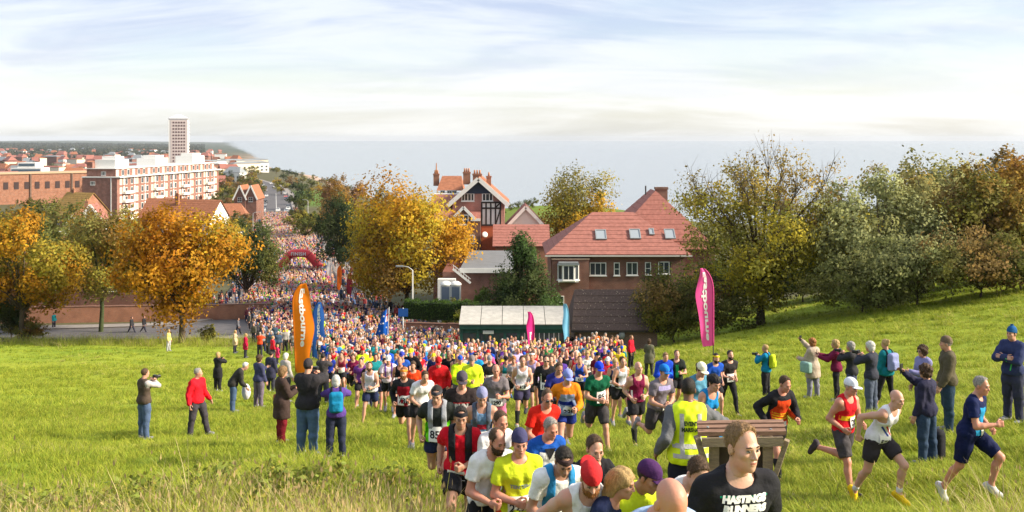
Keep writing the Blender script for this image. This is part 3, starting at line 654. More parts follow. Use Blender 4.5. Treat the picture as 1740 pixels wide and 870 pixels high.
def bib(p, B, D, number, zc=.12, xc=0.0, w=.24, h=.20, roll=0.0, col=(.80, .80, .78), txtc=(.015, .015, .02), stripe=None):
    bvh = tree_of(D['top']); n, m = 9, 8
    G = [((i/(n-1)-.5)*w, (j/(m-1)-.5)*h) for j in range(m) for i in range(n)]; V = drape(G, B, bvh, zc, xc, .012, -1, roll)
    # a card cannot follow every fold: smooth it
    A = np.array([list(v) for v in V]).reshape(m, n, 3)
    for _ in range(4):
        Bm = A.copy(); Bm[1:-1, 1:-1] = .25*(A[:-2, 1:-1]+A[2:, 1:-1]+A[1:-1, :-2]+A[1:-1, 2:]); Bm[0, 1:-1] = .5*(A[0, :-2]+A[0, 2:]); Bm[-1, 1:-1] = .5*(A[-1, :-2]+A[-1, 2:]); A = Bm
    V = A.reshape(-1, 3)+(B.Mc@np.array([0, -1, 0]))*.008
    Q = [(j*n+i, j*n+i+1, (j+1)*n+i+1, (j+1)*n+i) for j in range(m-1) for i in range(n-1)]
    o = link('race_number', mesh_np('race_number', V, Q, True), p, mat('bib_%02x%02x%02x' % tuple(int(c*255) for c in col), col, .6))
    if number:
        me = text_mesh(number, h*.66 if len(number) > 3 else h*.75, bold=.004); co = np.empty(len(me.vertices)*3, np.float32); me.vertices.foreach_get('co', co); co = co.reshape(-1, 3)
        wtx = max(1e-3, co[:, 0].max()-co[:, 0].min()); s = min(1, w*.86/wtx); nv = []
        for x, y, _ in co:
            u = (x*s/w+.5)*(n-1); v = (y*s/h+.46)*(m-1); i = int(max(0, min(n-2, u))); j = int(max(0, min(m-2, v))); fu = u-i; fv = v-j
            q = (A[j, i]*(1-fu)+A[j, i+1]*fu)*(1-fv)+(A[j+1, i]*(1-fu)+A[j+1, i+1]*fu)*fv; nv.append(q+(B.Mc@np.array([0, -1, 0]))*.0115)
        me.vertices.foreach_set('co', np.array(nv, np.float32).ravel()); me.update(); link('number', me, o, mat('number_ink', txtc, .7))
    return o
def print_text(p, B, D, txt, size, zc, xc=0, side=-1, col=(.8, .8, .8), bold=.003, part=None, roll=0, wmax=None, spacing=1.0, shear=0.0, off=.009):
    me = text_mesh(txt, size, bold, spacing=spacing); bvh = tree_of(part or D['top']); co = np.empty(len(me.vertices)*3, np.float32); me.vertices.foreach_get('co', co); co = co.reshape(-1, 3)
    s = 1.0
    if wmax: s = wmax/max(1e-3, co[:, 0].max()-co[:, 0].min())
    V = drape([((x+shear*y)*s*(-1 if side > 0 else 1)*1.0, y) for x, y, _ in co], B, bvh, zc, xc, off, side, roll)
    me.vertices.foreach_set('co', np.array([list(v) for v in V], np.float32).ravel()); me.update(); return link('lettering', me, p, mat('print_%02x%02x%02x' % tuple(int(c*255) for c in col), col, .6))
def panel(p, B, D, x0, x1, z0, z1, col, side=-1, name='stripe', part=None, skew=0.0, off=.0045, n=10, m=6, xs=None):
    """a coloured panel or band of a shirt, laid on the cloth; xs(z) may give its two edges"""
    bvh = tree_of(part or D['top']); G = []
    for j in range(m):
        v = j/(m-1); z = z0+(z1-z0)*v; a, b = (x0, x1) if xs is None else xs(v)
        for i in range(n): u = i/(n-1); G.append((a+(b-a)*u, z+skew*(u-.5)))
    V = drape(G, B, bvh, 0.0, 0.0, off, side); Q = [(j*n+i, j*n+i+1, (j+1)*n+i+1, (j+1)*n+i) for j in range(m-1) for i in range(n-1)]
    me = mesh_np(name, [list(v) for v in V], Q, True); return link(name, me, p, cloth(col))
RUN = {   # phases of a run uphill
    'a': dict(lean=16, hipL=48, kneeL=62, ankL=8, hipR=-12, kneeR=22, ankR=22, shL=-38, elL=88, inL=8, shR=28, elR=92, inR=32, abdL=16, abdR=12, head_pitch=6, twist=8),
    'b': dict(lean=14, hipR=46, kneeR=66, ankR=6, hipL=-8, kneeL=16, ankL=18, shR=-36, elR=86, inR=6, shL=30, elL=94, inL=30, abdL=12, abdR=16, head_pitch=8, twist=-8),
    'c': dict(lean=12, hipL=22, kneeL=14, ankL=-6, hipR=-16, kneeR=78, ankR=25, shL=-18, elL=92, inL=20, shR=16, elR=88, inR=24, abdL=14, abdR=14, head_pitch=4, twist=4),
    'd': dict(lean=12, hipR=24, kneeR=12, ankR=-8, hipL=-14, kneeL=82, ankL=25, shR=-16, elR=92, inR=22, shL=18, elL=90, inL=22, abdL=14, abdR=14, head_pitch=5, twist=-4),
    'e': dict(lean=18, hipL=34, kneeL=40, hipR=-4, kneeR=14, ankR=12, shL=-24, elL=80, inL=14, shR=20, elR=84, inR=26, abdL=18, abdR=16, head_pitch=22, twist=6),
    'f': dict(lean=10, hipR=30, kneeR=34, hipL=-10, kneeL=30, ankL=22, shR=-28, elR=84, inR=10, shL=24, elL=96, inL=28, abdL=16, abdR=18, head_pitch=2, twist=-6),
}
STAND = dict(hipL=2, kneeL=3, hipR=-1, kneeR=3, shL=4, elL=14, shR=2, elR=18, abdL=9, abdR=9, head_pitch=4, hand='open')
PHOTO = dict(hipL=2, kneeL=3, hipR=0, kneeR=3, shL=68, elL=112, inL=38, abdL=24, shR=70, elR=112, inR=38, abdR=26, head_pitch=4, hand='fist')
# ------------------------------------------------------------------ the setting: land, sea, beach, roads
def rot2(x, y, a): return x*math.cos(a)-y*math.sin(a), x*math.sin(a)+y*math.cos(a)
def color_attr(me, C):
    a = me.color_attributes.new('Col', 'FLOAT_COLOR', 'POINT'); C = np.asarray(C, np.float32)
    if C.shape[1] == 3: C = np.hstack([C, np.ones((len(C), 1), np.float32)])
    a.data.foreach_set('color', C.ravel())
def vnoise(X, Y, s, seed):
    rs = np.random.RandomState(seed); g = 0
    for q in range(6):
        a = rs.uniform(0, 6.28); f = s*rs.uniform(.6, 1.9); g = g+np.sin((X*math.cos(a)+Y*math.sin(a))*f+rs.uniform(0, 6.28)+1.3*np.sin((X*math.sin(a)-Y*math.cos(a))*f*.6))
    return g/6
def build_ground():
    ys = np.concatenate([np.arange(-60, -5, 5), np.arange(-5, 30, .9), np.arange(30, 125, 1.4), np.arange(125, 420, 3), np.geomspace(420, 2600, 90), np.geomspace(2700, 15000, 40)])
    t = np.linspace(-1, 1, 261); xs = np.sinh(t*9.0)/math.sinh(9.0)*9000
    xs = np.concatenate([xs[xs < -90], np.arange(-88, -40, 2.2), np.arange(-40, 50, 1.1), np.arange(50, 200, 6)])
    X, Y = np.meshgrid(xs, ys); Z = ground(X, Y); n, m = X.shape
    V = np.stack([X, Y, Z], -1).reshape(-1, 3); i = np.arange((n-1)*m).reshape(n-1, m)[:, :-1].ravel(); Q = np.stack([i, i+1, i+m+1, i+m], 1)
    me = mesh_np('ground', V, Q, True)
    x, y = V[:, 0], V[:, 1]; nz = vnoise(x, y, .35, 1)[:, None]; n2 = vnoise(x, y, 1.6, 2)[:, None]; n3 = vnoise(x, y, .09, 3)[:, None]
    C = np.array([.235, .295, .028])+nz*np.array([.05, .025, .004])+n2*np.array([.02, .026, .003])+n3*np.array([.045, .012, 0])
    town = np.array([.10, .095, .05])+nz*np.array([.02, .02, .01]); w = sstep(97, 104, y+.15*(x+30)*(x > -30))[:, None]; C = C*(1-w)+town*w
    lawn = np.exp(-((x-8)/30)**2-((y-262)/40)**2)[:, None]; C = C*(1-lawn)+np.array([.14, .20, .03])*lawn
    verge = (sstep(430, 470, y)*(1-sstep(620, 660, y))*np.exp(-((x-(-78-.18*(y-400)))/16)**2))[:, None]; C = C*(1-verge)+np.array([.10, .17, .03])*verge
    d = coast(y)-x; sand = ((d < 60) & (y > 600))[:, None]; C = np.where(sand, np.array([.42, .30, .24]), C)
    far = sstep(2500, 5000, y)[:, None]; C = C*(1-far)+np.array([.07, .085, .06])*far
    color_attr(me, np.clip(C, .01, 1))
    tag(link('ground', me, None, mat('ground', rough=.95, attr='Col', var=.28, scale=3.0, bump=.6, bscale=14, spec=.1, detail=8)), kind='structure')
build_ground()
def build_sea():
    ys = np.concatenate([np.linspace(150, 3000, 40), np.geomspace(3200, 25000, 30)]); V = []; Q = []
    for y in ys:
        c = float(coast(y))-60
        for k in range(9): V.append((c+(y*1.2+900-c)*k/8, y, 0))
    for j in range(len(ys)-1):
        for k in range(8): a = j*9+k; Q.append((a, a+1, a+10, a+9))
    m = bpy.data.materials.new('sea_water'); m.use_nodes = True; N = m.node_tree.nodes; L = m.node_tree.links; b = N['Principled BSDF']
    b.inputs['Base Color'].default_value = (.25, .28, .30, 1); b.inputs['Roughness'].default_value = .2; b.inputs['IOR'].default_value = 1.33
    tc = N.new('ShaderNodeTexCoord'); mp = N.new('ShaderNodeMapping'); mp.inputs['Scale'].default_value = (.03, .09, 1); L.new(tc.outputs['Object'], mp.inputs[0])
    n = N.new('ShaderNodeTexNoise'); n.inputs['Scale'].default_value = 1.0; n.inputs['Detail'].default_value = 8; n.inputs['Roughness'].default_value = .7; L.new(mp.outputs[0], n.inputs[0])
    bp = N.new('ShaderNodeBump'); bp.inputs['Strength'].default_value = .16; bp.inputs['Distance'].default_value = 3.0; L.new(n.outputs[0], bp.inputs['Height']); L.new(bp.outputs[0], b.inputs['Normal'])
    tag(link('sea', mesh_np('sea', V, Q, False), None, m), kind='structure')
build_sea()
ASPH = mat('asphalt', (.115, .11, .118), .9, var=.22, scale=1.2, bump=.3, bscale=20, spec=.2)
PAVE = mat('paving', (.26, .235, .22), .9, var=.18, scale=2.0, bump=.2, bscale=20, spec=.2)
KERB = mat('kerb_stone', (.30, .28, .26), .9, var=.2, scale=4)
def ribbon(name, cl, w0, w1, m, lift, step=3.0, kind='structure', thick=0.0):
    """strip along a centre line between offsets w0 and w1 (right of travel is positive)"""
    P = []; 
    for (a, b) in zip(cl[:-1], cl[1:]):
        L = math.hypot(b[0]-a[0], b[1]-a[1]); n = max(1, int(L/step))
        for i in range(n): P.append((a[0]+(b[0]-a[0])*i/n, a[1]+(b[1]-a[1])*i/n))
    P.append(cl[-1]); P = np.array(P)
    for _ in range(6): P[1:-1] = .25*P[:-2]+.5*P[1:-1]+.25*P[2:]
    d = np.gradient(P, axis=0); d /= np.linalg.norm(d, axis=1)[:, None]; nr = np.stack([d[:, 1], -d[:, 0]], 1); k = 7; V = []; Q = []
    zc = np.max([ground(P[:, 0]+nr[:, 0]*o, P[:, 1]+nr[:, 1]*o) for o in np.linspace(w0, w1, 5)], 0)
    for i in range(len(P)):
        for j in range(k):
            o = w0+(w1-w0)*j/(k-1); x = P[i, 0]+nr[i, 0]*o; y = P[i, 1]+nr[i, 1]*o; V.append((x, y, gz(x, y)+lift))
    for i in range(len(P)-1):
        for j in range(k-1): a = i*k+j; Q.append((a, a+k, a+k+1, a+1))
    if thick:
        n0 = len(V); 
        for i in range(len(P)):
            for j in (0, k-1): x, y, z = V[i*k+j]; V.append((x, y, z-thick))
        for i in range(len(P)-1):
            for s, j in ((0, 0), (1, k-1)): a = i*k+j; b2 = n0+i*2+s; Q.append((a, b2, b2+2, a+k))
    return tag(link(name, mesh_np(name, V, Q, True), None, m), kind=kind)
ROADC = [(-70, 96.5), (-48, 100.5), (-34, 103), (-27.5, 110), (-27, 124), (-31, 145), (-37, 176), (-57, 260), (-92, 400), (-136, 590), (-170, 720), (-230, 900), (-330, 1150)]
ribbon('road', ROADC, -6.2, 6.2, ASPH, .10)
ribbon('pavement_left', ROADC, -9.4, -6.2, PAVE, .22, thick=.14); ribbon('pavement_right', ROADC[2:], 6.2, 10.0, PAVE, .22, thick=.14)
ribbon('junction', [(-29, 112), (-24, 103), (-19, 96)], -6, 7, ASPH, .04)
ribbon('path', [(-14, 92), (-9.5, 84.5), (-4, 82.5), (4, 83)], -1.8, 1.8, PAVE, .13)
MARK = mat('road_paint', (.72, .71, .68), .8, var=.15, scale=6)
ribbon('road_marking', [(-27.3, 122), (-31, 145), (-37, 176), (-57, 260), (-92, 400), (-136, 590)], -.09, .09, MARK, .125)

# ------------------------------------------------------------------ buildings
BRICK = brick_mat('brick_red', (.235, .082, .055), (.175, .06, .045), (.22, .17, .14))
BRICK2 = brick_mat('brick_orange', (.36, .13, .065), (.29, .10, .055), (.30, .22, .17))
BRICK3 = brick_mat('brick_brown', (.19, .10, .07), (.14, .075, .055), (.20, .17, .14))
WHITE = mat('white_paint', (.78, .77, .74), .6, var=.06, scale=2); CREAM = mat('cream_render', (.70, .62, .50), .8, var=.1, scale=1.2)
TILE = mat('red_roof_tile', (.31, .125, .10), .85, var=.22, scale=3.0, bump=.4, bscale=9); TILE2 = mat('brown_roof_tile', (.30, .12, .065), .9, var=.28, scale=2.2, bump=.4, bscale=9)
TILE3 = mat('old_dark_tile', (.085, .06, .055), .9, var=.35, scale=5, bump=.6, bscale=16); TILE4 = mat('yellow_lit_roof_tile', (.33, .20, .06), .9, var=.25, scale=2)  # the yellow tile has warm light on the roof painted into its colour
SLATE = mat('lead_grey', (.24, .26, .28), .6, var=.12, scale=1.5); DARK = mat('dark_timber', (.035, .028, .026), .7, var=.2, scale=6)
GLASS = glass_mat(); GREEN = mat('green_paint', (.018, .075, .058), .5, var=.15, scale=3); POT = mat('chimney_pot', (.42, .19, .10), .85, var=.15, scale=6)
_wm = {}
def window(parent, x, z, w, h, nx=2, ny=2, y=0.0, fr=.07, depth=.09, frame=None, rot=None, name='window'):
    """a framed window on the face y=const that looks towards -y; each pane its own mesh"""
    k = (round(w, 2), round(h, 2), nx, ny, fr, depth); frame = frame or WHITE
    if k not in _wm:
        mb = MB(); mb.box(-w/2, w/2, -depth, .03, -h/2, -h/2+fr).box(-w/2, w/2, -depth, .03, h/2-fr, h/2); mb.box(-w/2, -w/2+fr, -depth, .03, -h/2+fr, h/2-fr).box(w/2-fr, w/2, -depth, .03, -h/2+fr, h/2-fr)
        for i in range(1, nx): xx = -w/2+w*i/nx; mb.box(xx-fr*.4, xx+fr*.4, -depth+.015, .02, -h/2+fr, h/2-fr)
        for j in range(1, ny): zz = -h/2+h*j/ny; mb.box(-w/2+fr, w/2-fr, -depth+.018, .018, zz-fr*.4, zz+fr*.4)
        mb.box(-w/2-.06, w/2+.06, -depth-.08, -depth+.02, -h/2-.07, -h/2+.004)
        pw, ph = (w-2*fr)/nx-fr*.2, (h-2*fr)/ny-fr*.2; _wm[k] = (mb.mesh('window', None), MB().box(-pw/2, pw/2, -.03, .0, -ph/2, ph/2).mesh('pane', None), pw, ph)
    fm, pm, pw, ph = _wm[k]; o = link(name, fm, parent, frame, (x, y, z), rot)
    for i in range(nx):
        for j in range(ny): link('pane', pm, o, GLASS, ((i+.5-nx/2)*(w-2*fr)/nx, -.005, (j+.5-ny/2)*(h-2*fr)/ny))
    return o
def gable_roof(w, d, rise, ov=.35, th=.14, hip=0.0):
    """ridge along x; eaves at z=0. hip>0 pulls the ridge ends in. Returns the tile skin with stepped courses and the under boarding"""
    mb = MB(); n = max(4, int((d/2+ov)/.45)); hw = w/2+ov; hd = d/2+ov; rr = rise*(hd/(d/2)); z0 = -rr+rise
    for s in (-1, 1):
        for i in range(n):
            t0, t1 = i/n, (i+1)/n; x0 = hw-hip*t0; x1 = hw-hip*t1; y0 = s*hd*(1-t0); y1 = s*hd*(1-t1); a = z0+rr*t0; b = z0+rr*t1
            V = [(-x0, y0, a+th), (x0, y0, a+th), (x1, y1, b+th*.72), (-x1, y1, b+th*.72), (-x0, y0, a+th*.70), (x0, y0, a+th*.70)]
            mb.add(V, [(0, 1, 2, 3), (4, 5, 1, 0)])
    if hip > 0:
        for s in (-1, 1):
            for i in range(n):
                t0, t1 = i/n, (i+1)/n; x0 = s*(hw-hip*t0); x1 = s*(hw-hip*t1); y0 = hd*(1-t0); y1 = hd*(1-t1); a = z0+rr*t0; b = z0+rr*t1
                mb.add([(x0, -y0, a+th), (x0, y0, a+th), (x1, y1, b+th*.72), (x1, -y1, b+th*.72), (x0, -y0, a+th*.70), (x0, y0, a+th*.70)], [(0, 1, 2, 3), (4, 5, 1, 0)])
    else:
        for s in (-1, 1): mb.add([(s*(hw-.01), -hd, z0), (s*(hw-.01), hd, z0), (s*(hw-.01), 0, z0+rr), (s*(hw-.01), -hd, z0+th), (s*(hw-.01), hd, z0+th), (s*(hw-.01), 0, z0+rr+th)], [(0, 2, 5, 3), (2, 1, 4, 5)])
    mb.add([(-hw, -hd, z0), (hw, -hd, z0), (hw, hd, z0), (-hw, hd, z0)], [(0, 1, 2, 3)])
    return mb
def chimney(parent, x, y, z, h=1.6, w=.9, d=.55, pots=2, m=None):
    o = MB().box(-w/2, w/2, -d/2, d/2, -1.2, h).box(-w/2-.06, w/2+.06, -d/2-.06, d/2+.06, h-.18, h+.05).build('chimney', m or BRICK2, parent, loc=(x, y, z))
    for i in range(pots): MB().tube([(0, 0, 0), (0, 0, .5)], [.13, .10], 8).build('chimney_pot', POT, o, True, loc=((i+.5-pots/2)*w/max(1, pots)*.9, 0, h+.05))
    return o
def house(label, x, y, w, d, h, rise, rot=0, wall=None, roof=None, base=None, hip=0.0, wins=(), side_wins=(), chims=(), z=None, group=None, ridge='x', name='house', cat='house', barge=False):
    """walls, tiled roof, windows (x, z, w, h, nx, ny) on the front, chimneys (x, y, h, pots)"""
    zb = (gz(x, y) if base is None else base); e = empty(name, (x, y, zb), R(rot), label, cat, group); wall = wall or BRICK; roof = roof or TILE
    if ridge == 'x':
        pr = MB().box(-w/2, w/2, -d/2, d/2, -3, h)
        if hip == 0:
            for s in (-1, 1): pr.add([(s*w/2, -d/2, h), (s*w/2, d/2, h), (s*w/2, 0, h+rise), (s*(w/2-.2), -d/2, h), (s*(w/2-.2), d/2, h), (s*(w/2-.2), 0, h+rise)], [(0, 1, 2), (3, 5, 4)])
        pr.build('wall', wall, e); ro = gable_roof(w, d, rise, hip=hip).build('roof', roof, e, loc=(0, 0, h))
    else:
        MB().prism([(-w/2, -3), (w/2, -3), (w/2, h), (0, h+rise), (-w/2, h)], -d/2, d/2).build('wall', wall, e)
        ro = gable_roof(d, w, rise, hip=hip).build('roof', roof, e, loc=(0, 0, h), rot=(0, 0, R(90)))
        if barge:
            for s in (-1, 1): MB().bar((s*(w/2+.38), -d/2-.34, h-.38*rise/(w/2)+.05), (s*.0, -d/2-.34, h+rise+.05), .16, .42, up=(0, 0, 1)).build('bargeboard', WHITE, e)
    for q in wins: window(e, q[0], q[1], q[2], q[3], *(q[4:6] if len(q) > 4 else (2, 2)), y=-d/2)
    for q in side_wins: window(e, w/2, q[1], q[2], q[3], *(q[4:6] if len(q) > 4 else (2, 2)), y=q[0], rot=(0, 0, R(90)))
    for (cx, cy, chh, pots) in chims: chimney(e, cx, cy, h+rise*.7, chh, pots=pots)
    return e

# --- brick house with the long red roof and roof windows
def big_brick_house():
    Y = 92.0; x0, x1 = gx(936, Y), gx(1164, Y); w = x1-x0; zb = CAMZ-17.6; e = empty('brick_house', ((x0+x1)/2, Y, zb), 0, 'long brick house with red tiled roof and roof windows above the dark-roofed hut', 'house')
    ez = (CAMZ-(427-235)/F*Y)-zb; d = 9.0; rise = 3.1
    MB().box(-w/2, w/2, 0, d, -2, ez).build('wall', BRICK, e)
    r = gable_roof(w, d, rise, ov=.5, hip=4.6).build('roof', TILE, e, loc=(0, d/2, ez))
    MB().box(-w/2-.55, w/2+.55, -.62, -.50, ez-.42, ez-.30).build('gutter', mat('gutter', (.55, .52, .48), .5), r, loc=(0, -d/2, -ez))
    # rear wing with a steep hipped roof
    cx = gx(1113, 101)-(x0+x1)/2; wz = 10.4
    MB().box(cx-wz/2, cx+wz/2, d*.6, d*.6+10, 2, ez+.4).build('wing_wall', BRICK, e)
    r2 = gable_roof(10, wz, 5.0, ov=.4, hip=3.6).build('wing_roof', TILE, e, loc=(cx, d*.6+5, ez-.1), rot=(0, 0, R(90)))
    chimney(e, cx+.9, d*.6+5.6, ez+4.4, .8, 1.2, .6, 0, BRICK3)
    MB().tube([(0, 0, 0), (0, 0, .9)], .07, 8).build('vent_pipe', DARK, e, loc=(cx-1.0, d*.6+3, ez+4.6))
    # projecting bay block at the left end
    bx0, bx1 = gx(938, Y)-(x0+x1)/2, gx(1000, Y)-(x0+x1)/2; bz = (CAMZ-(440-235)/F*Y)-zb
    blk = MB().box(bx0+.02, bx1, -.55, .0, -2, bz).build('front_block', BRICK, e); MB().box(bx0-.05, bx1+.06, -.62, .0, bz+.002, bz+.10).build('coping', mat('stone_coping', (.33, .24, .18), .9, var=.2, scale=3), blk)
    px = lambda p: gx(p, Y)-(x0+x1)/2; pz = lambda p: (CAMZ-(p-235)/F*Y)-zb
    # oriel window: three lights with canted sides under a lead roof
    o = empty('bay_window'); o.parent = e; o.location = (px(965), -.55, pz(461)); ww, hh = 1.75, 1.35
    MB().prism([(-ww/2-.12, hh/2), (ww/2+.12, hh/2), (ww/2, hh/2+.26), (-ww/2, hh/2+.26)], -.62, 0).build('bay_roof', SLATE, o)
    MB().box(-ww/2-.03, ww/2+.03, -.52, 0, -hh/2-.16, -hh/2).build('bay_sill', WHITE, o)
    window(o, 0, 0, 1.0, hh, 2, 1, y=-.46, fr=.08); window(o, -.68, 0, .62, hh, 1, 1, y=-.24, fr=.08, rot=(0, 0, R(-48))); window(o, .68, 0, .62, hh, 1, 1, y=-.24, fr=.08, rot=(0, 0, R(48)))
    for cxp, cyp, wp, hp, nx, ny in ((1016, 457, 28, 22, 3, 1), (1048, 457, 10, 22, 1, 2), (1074, 456.5, 19, 22, 2, 1), (1101, 456, 10, 21, 1, 2), (1128, 455, 19, 21, 2, 1), (952, 512, 12, 22, 1, 2)):
        window(e, px(cxp), pz(cyp), wp*Y/F, hp*Y/F, nx, ny, y=0 if cxp > 1000 else -.55)
    sl = math.atan2(rise, d/2)
    for cxp, cyp, wp, hp in ((1021, 403, 19, 17), (1079, 402, 19, 17), (1107, 398, 9, 11), (1138, 402, 18, 17)):
        t = (427-cyp)/(427-362); o = empty('roof_window'); o.parent = e; yy = d/2*t; o.location = ((cxp-870)/F*(Y+yy)-(x0+x1)/2, yy, ez+rise*t+.16); o.rotation_euler = (sl-R(90)+R(90), 0, 0)
        ww, hh = wp*Y/F, hp*Y/F*1.5; a = MB(); a.box(-ww/2, ww/2, -hh/2, -hh/2+.09, 0, .12).box(-ww/2, ww/2, hh/2-.09, hh/2, 0, .12).box(-ww/2, -ww/2+.09, -hh/2+.09, hh/2-.09, 0, .12).box(ww/2-.09, ww/2, -hh/2+.09, hh/2-.09, 0, .12)
        a.build('window_frame', SLATE, o); MB().box(-ww/2+.09, ww/2-.09, -hh/2+.09, hh/2-.09, .0, .07).build('pane', mat('roof_glass', (.30, .34, .38), .06, spec=.8), o)
    MB().tube([(0, 0, 0), (0, 0, 6.2)], .05, 8).build('drain_pipe', DARK, e, loc=(px(1139), -.08, .3))
big_brick_house()
# --- dark tiled brick hut beside the shelter
def hut():
    Y = 68.0; x0, x1 = gx(972, Y), gx(1122, Y); w = x1-x0; zb = 47.6; e = empty('brick_hut', ((x0+x1)/2, Y, zb), 0, 'low brick hut with dark lichen-speckled tiled roof next to the green shelter', 'hut'); ez = (CAMZ-(557-235)/F*Y)-zb
    MB().box(-w/2+.2, w/2-.2, 0, 5.4, -1.5, ez).build('wall', BRICK3, e)
    rf = gable_roof(w-.5, 5.4, 2.05, ov=.3, hip=.4).build('roof', mat('speckled_tile', (.085, .058, .048), .9, scale=9, col2=(.125, .085, .07), bump=.6, bscale=20), e, loc=(0, 2.7, ez))
    me = MB().add([(0, 0, 0), (.09, 0, 0), (.09, .06, 0), (0, .06, 0), (.045, .03, .02)], [(0, 1, 4), (1, 2, 4), (2, 3, 4), (3, 0, 4)]).mesh('fallen_leaf')
    rs = random.Random(4); V = []; Fs = []
    for _ in range(190):
        t = rs.random(); x = rs.uniform(-w/2, w/2)*(1-.2*t); y = -.25+2.9*t; z = ez-.2+2.25*t+.14; s = rs.uniform(.4, .9); a = rs.uniform(0, 6.28); o = len(V)
        for qx, qy in ((-.05, -.03), (.05, -.03), (.05, .03), (-.05, .03)): u, v = rot2(qx*s, qy*s, a); V.append((x+u, y+v*.8, z+v*.6+.012))
        Fs.append((o, o+1, o+2, o+3))
    q = link('fallen_leaves', mesh_np('fallen_leaves', V, Fs, False), e, mat('pale_dead_leaf', (.30, .23, .17), .9)); q['kind'] = 'stuff'
    MB().box(-w/2-.1, w/2+.1, -.34, -.26, ez-.24, ez-.12).build('gutter', DARK, e)
    b = Field((-.3, -.3, -.3), (.3, .3, .3), .05); b.ell((0, 0, 0), (.23, .16, .28), k=.01); V, Q = b.nets(); link('vent_cowl', mesh_np('vent_cowl', V, Q), e, SLATE, loc=(gx(1056, Y)-(x0+x1)/2, -.18, ez-.45))
hut()
# --- green shelter with a pale sheeted roof
def shelter():
    Y = 66.0; x0, x1 = gx(783, Y), gx(961, Y); w = x1-x0; zb = 47.0; fz = (CAMZ-(549-235)/F*Y)-zb; e = empty('shelter', ((x0+x1)/2, Y, zb), 0, 'dark green timber shelter with pale sheeted roof in front of the hedge', 'shelter')
    sheet = mat('pale_roof_sheet', (.44, .42, .38), .7, var=.18, scale=2.5, bump=.1)
    for i in range(5):
        a = -w/2-.1+(w+.2)*i/5; b = -w/2-.1+(w+.2)*(i+1)/5-.035
        MB().add([(a, -.35, fz), (b, -.35, fz), (b, 3.0, fz+.62), (a, 3.0, fz+.62), (a, -.35, fz-.05), (b, -.35, fz-.05), (b, 3.0, fz+.57), (a, 3.0, fz+.57)], [(0, 1, 2, 3), (7, 6, 5, 4), (4, 5, 1, 0), (5, 6, 2, 1), (6, 7, 3, 2), (7, 4, 0, 3)]).build('roof_sheet', sheet, e)
    MB().box(-w/2-.08, w/2+.08, -.28, -.20, fz-.34, fz-.055).build('fascia', GREEN, e)
    MB().box(-w/2, w/2, 2.7, 2.8, -1, fz+.45).build('back_wall', GREEN, e)
    for s in (-1, 1): MB().add([(s*w/2, 0, -1), (s*w/2, 2.7, -1), (s*w/2, 2.7, fz+.42), (s*w/2, 0, fz-.06), (s*(w/2-.08), 0, -1), (s*(w/2-.08), 2.7, -1), (s*(w/2-.08), 2.7, fz+.42), (s*(w/2-.08), 0, fz-.06)], [(0, 1, 2, 3), (7, 6, 5, 4), (0, 4, 5, 1), (3, 2, 6, 7), (0, 3, 7, 4), (1, 5, 6, 2)]).build('side_wall', GREEN, e)
    for px in (784, 812, 835, 858, 881, 960): MB().box(-.09, .09, -.18, -.02, -1, fz-.06).build('post', GREEN, e, loc=(gx(px, Y)-(x0+x1)/2, 0, 0))
    for a, b in ((784, 812), (812, 835), (835, 858), (858, 881), (881, 960)):
        u, v = gx(a, Y)-(x0+x1)/2+.09, gx(b, Y)-(x0+x1)/2-.09; MB().box(u, v, -.10, -.04, -1, .95).build('front_panel', GREEN, e); MB().box(u, v, -.10, -.04, fz-.62, fz-.35).build('head_panel', GREEN, e)
        n = 2 if b-a < 40 else 9
        for k in range(1, n): xx = u+(v-u)*k/n; MB().box(xx-.02, xx+.02, -.09, -.05, .95, fz-.62).build('glazing_bar', WHITE if n > 3 else GREEN, e)
        if n > 3:
            for zz in (1.3, 1.65): MB().box(u, v, -.085, -.055, zz-.018, zz+.018).build('glazing_bar', WHITE, e)
        MB().box(u, v, -.04, -.03, .95, fz-.62).build('pane', glass_mat('shelter_glass', (.07, .085, .09)), e)
    u = gx(830, Y)-(x0+x1)/2; MB().box(u-.35, u+.35, -.22, -.19, fz-.66, fz-.44).build('notice_board', mat('notice', (.42, .46, .42), .6), e)
shelter()
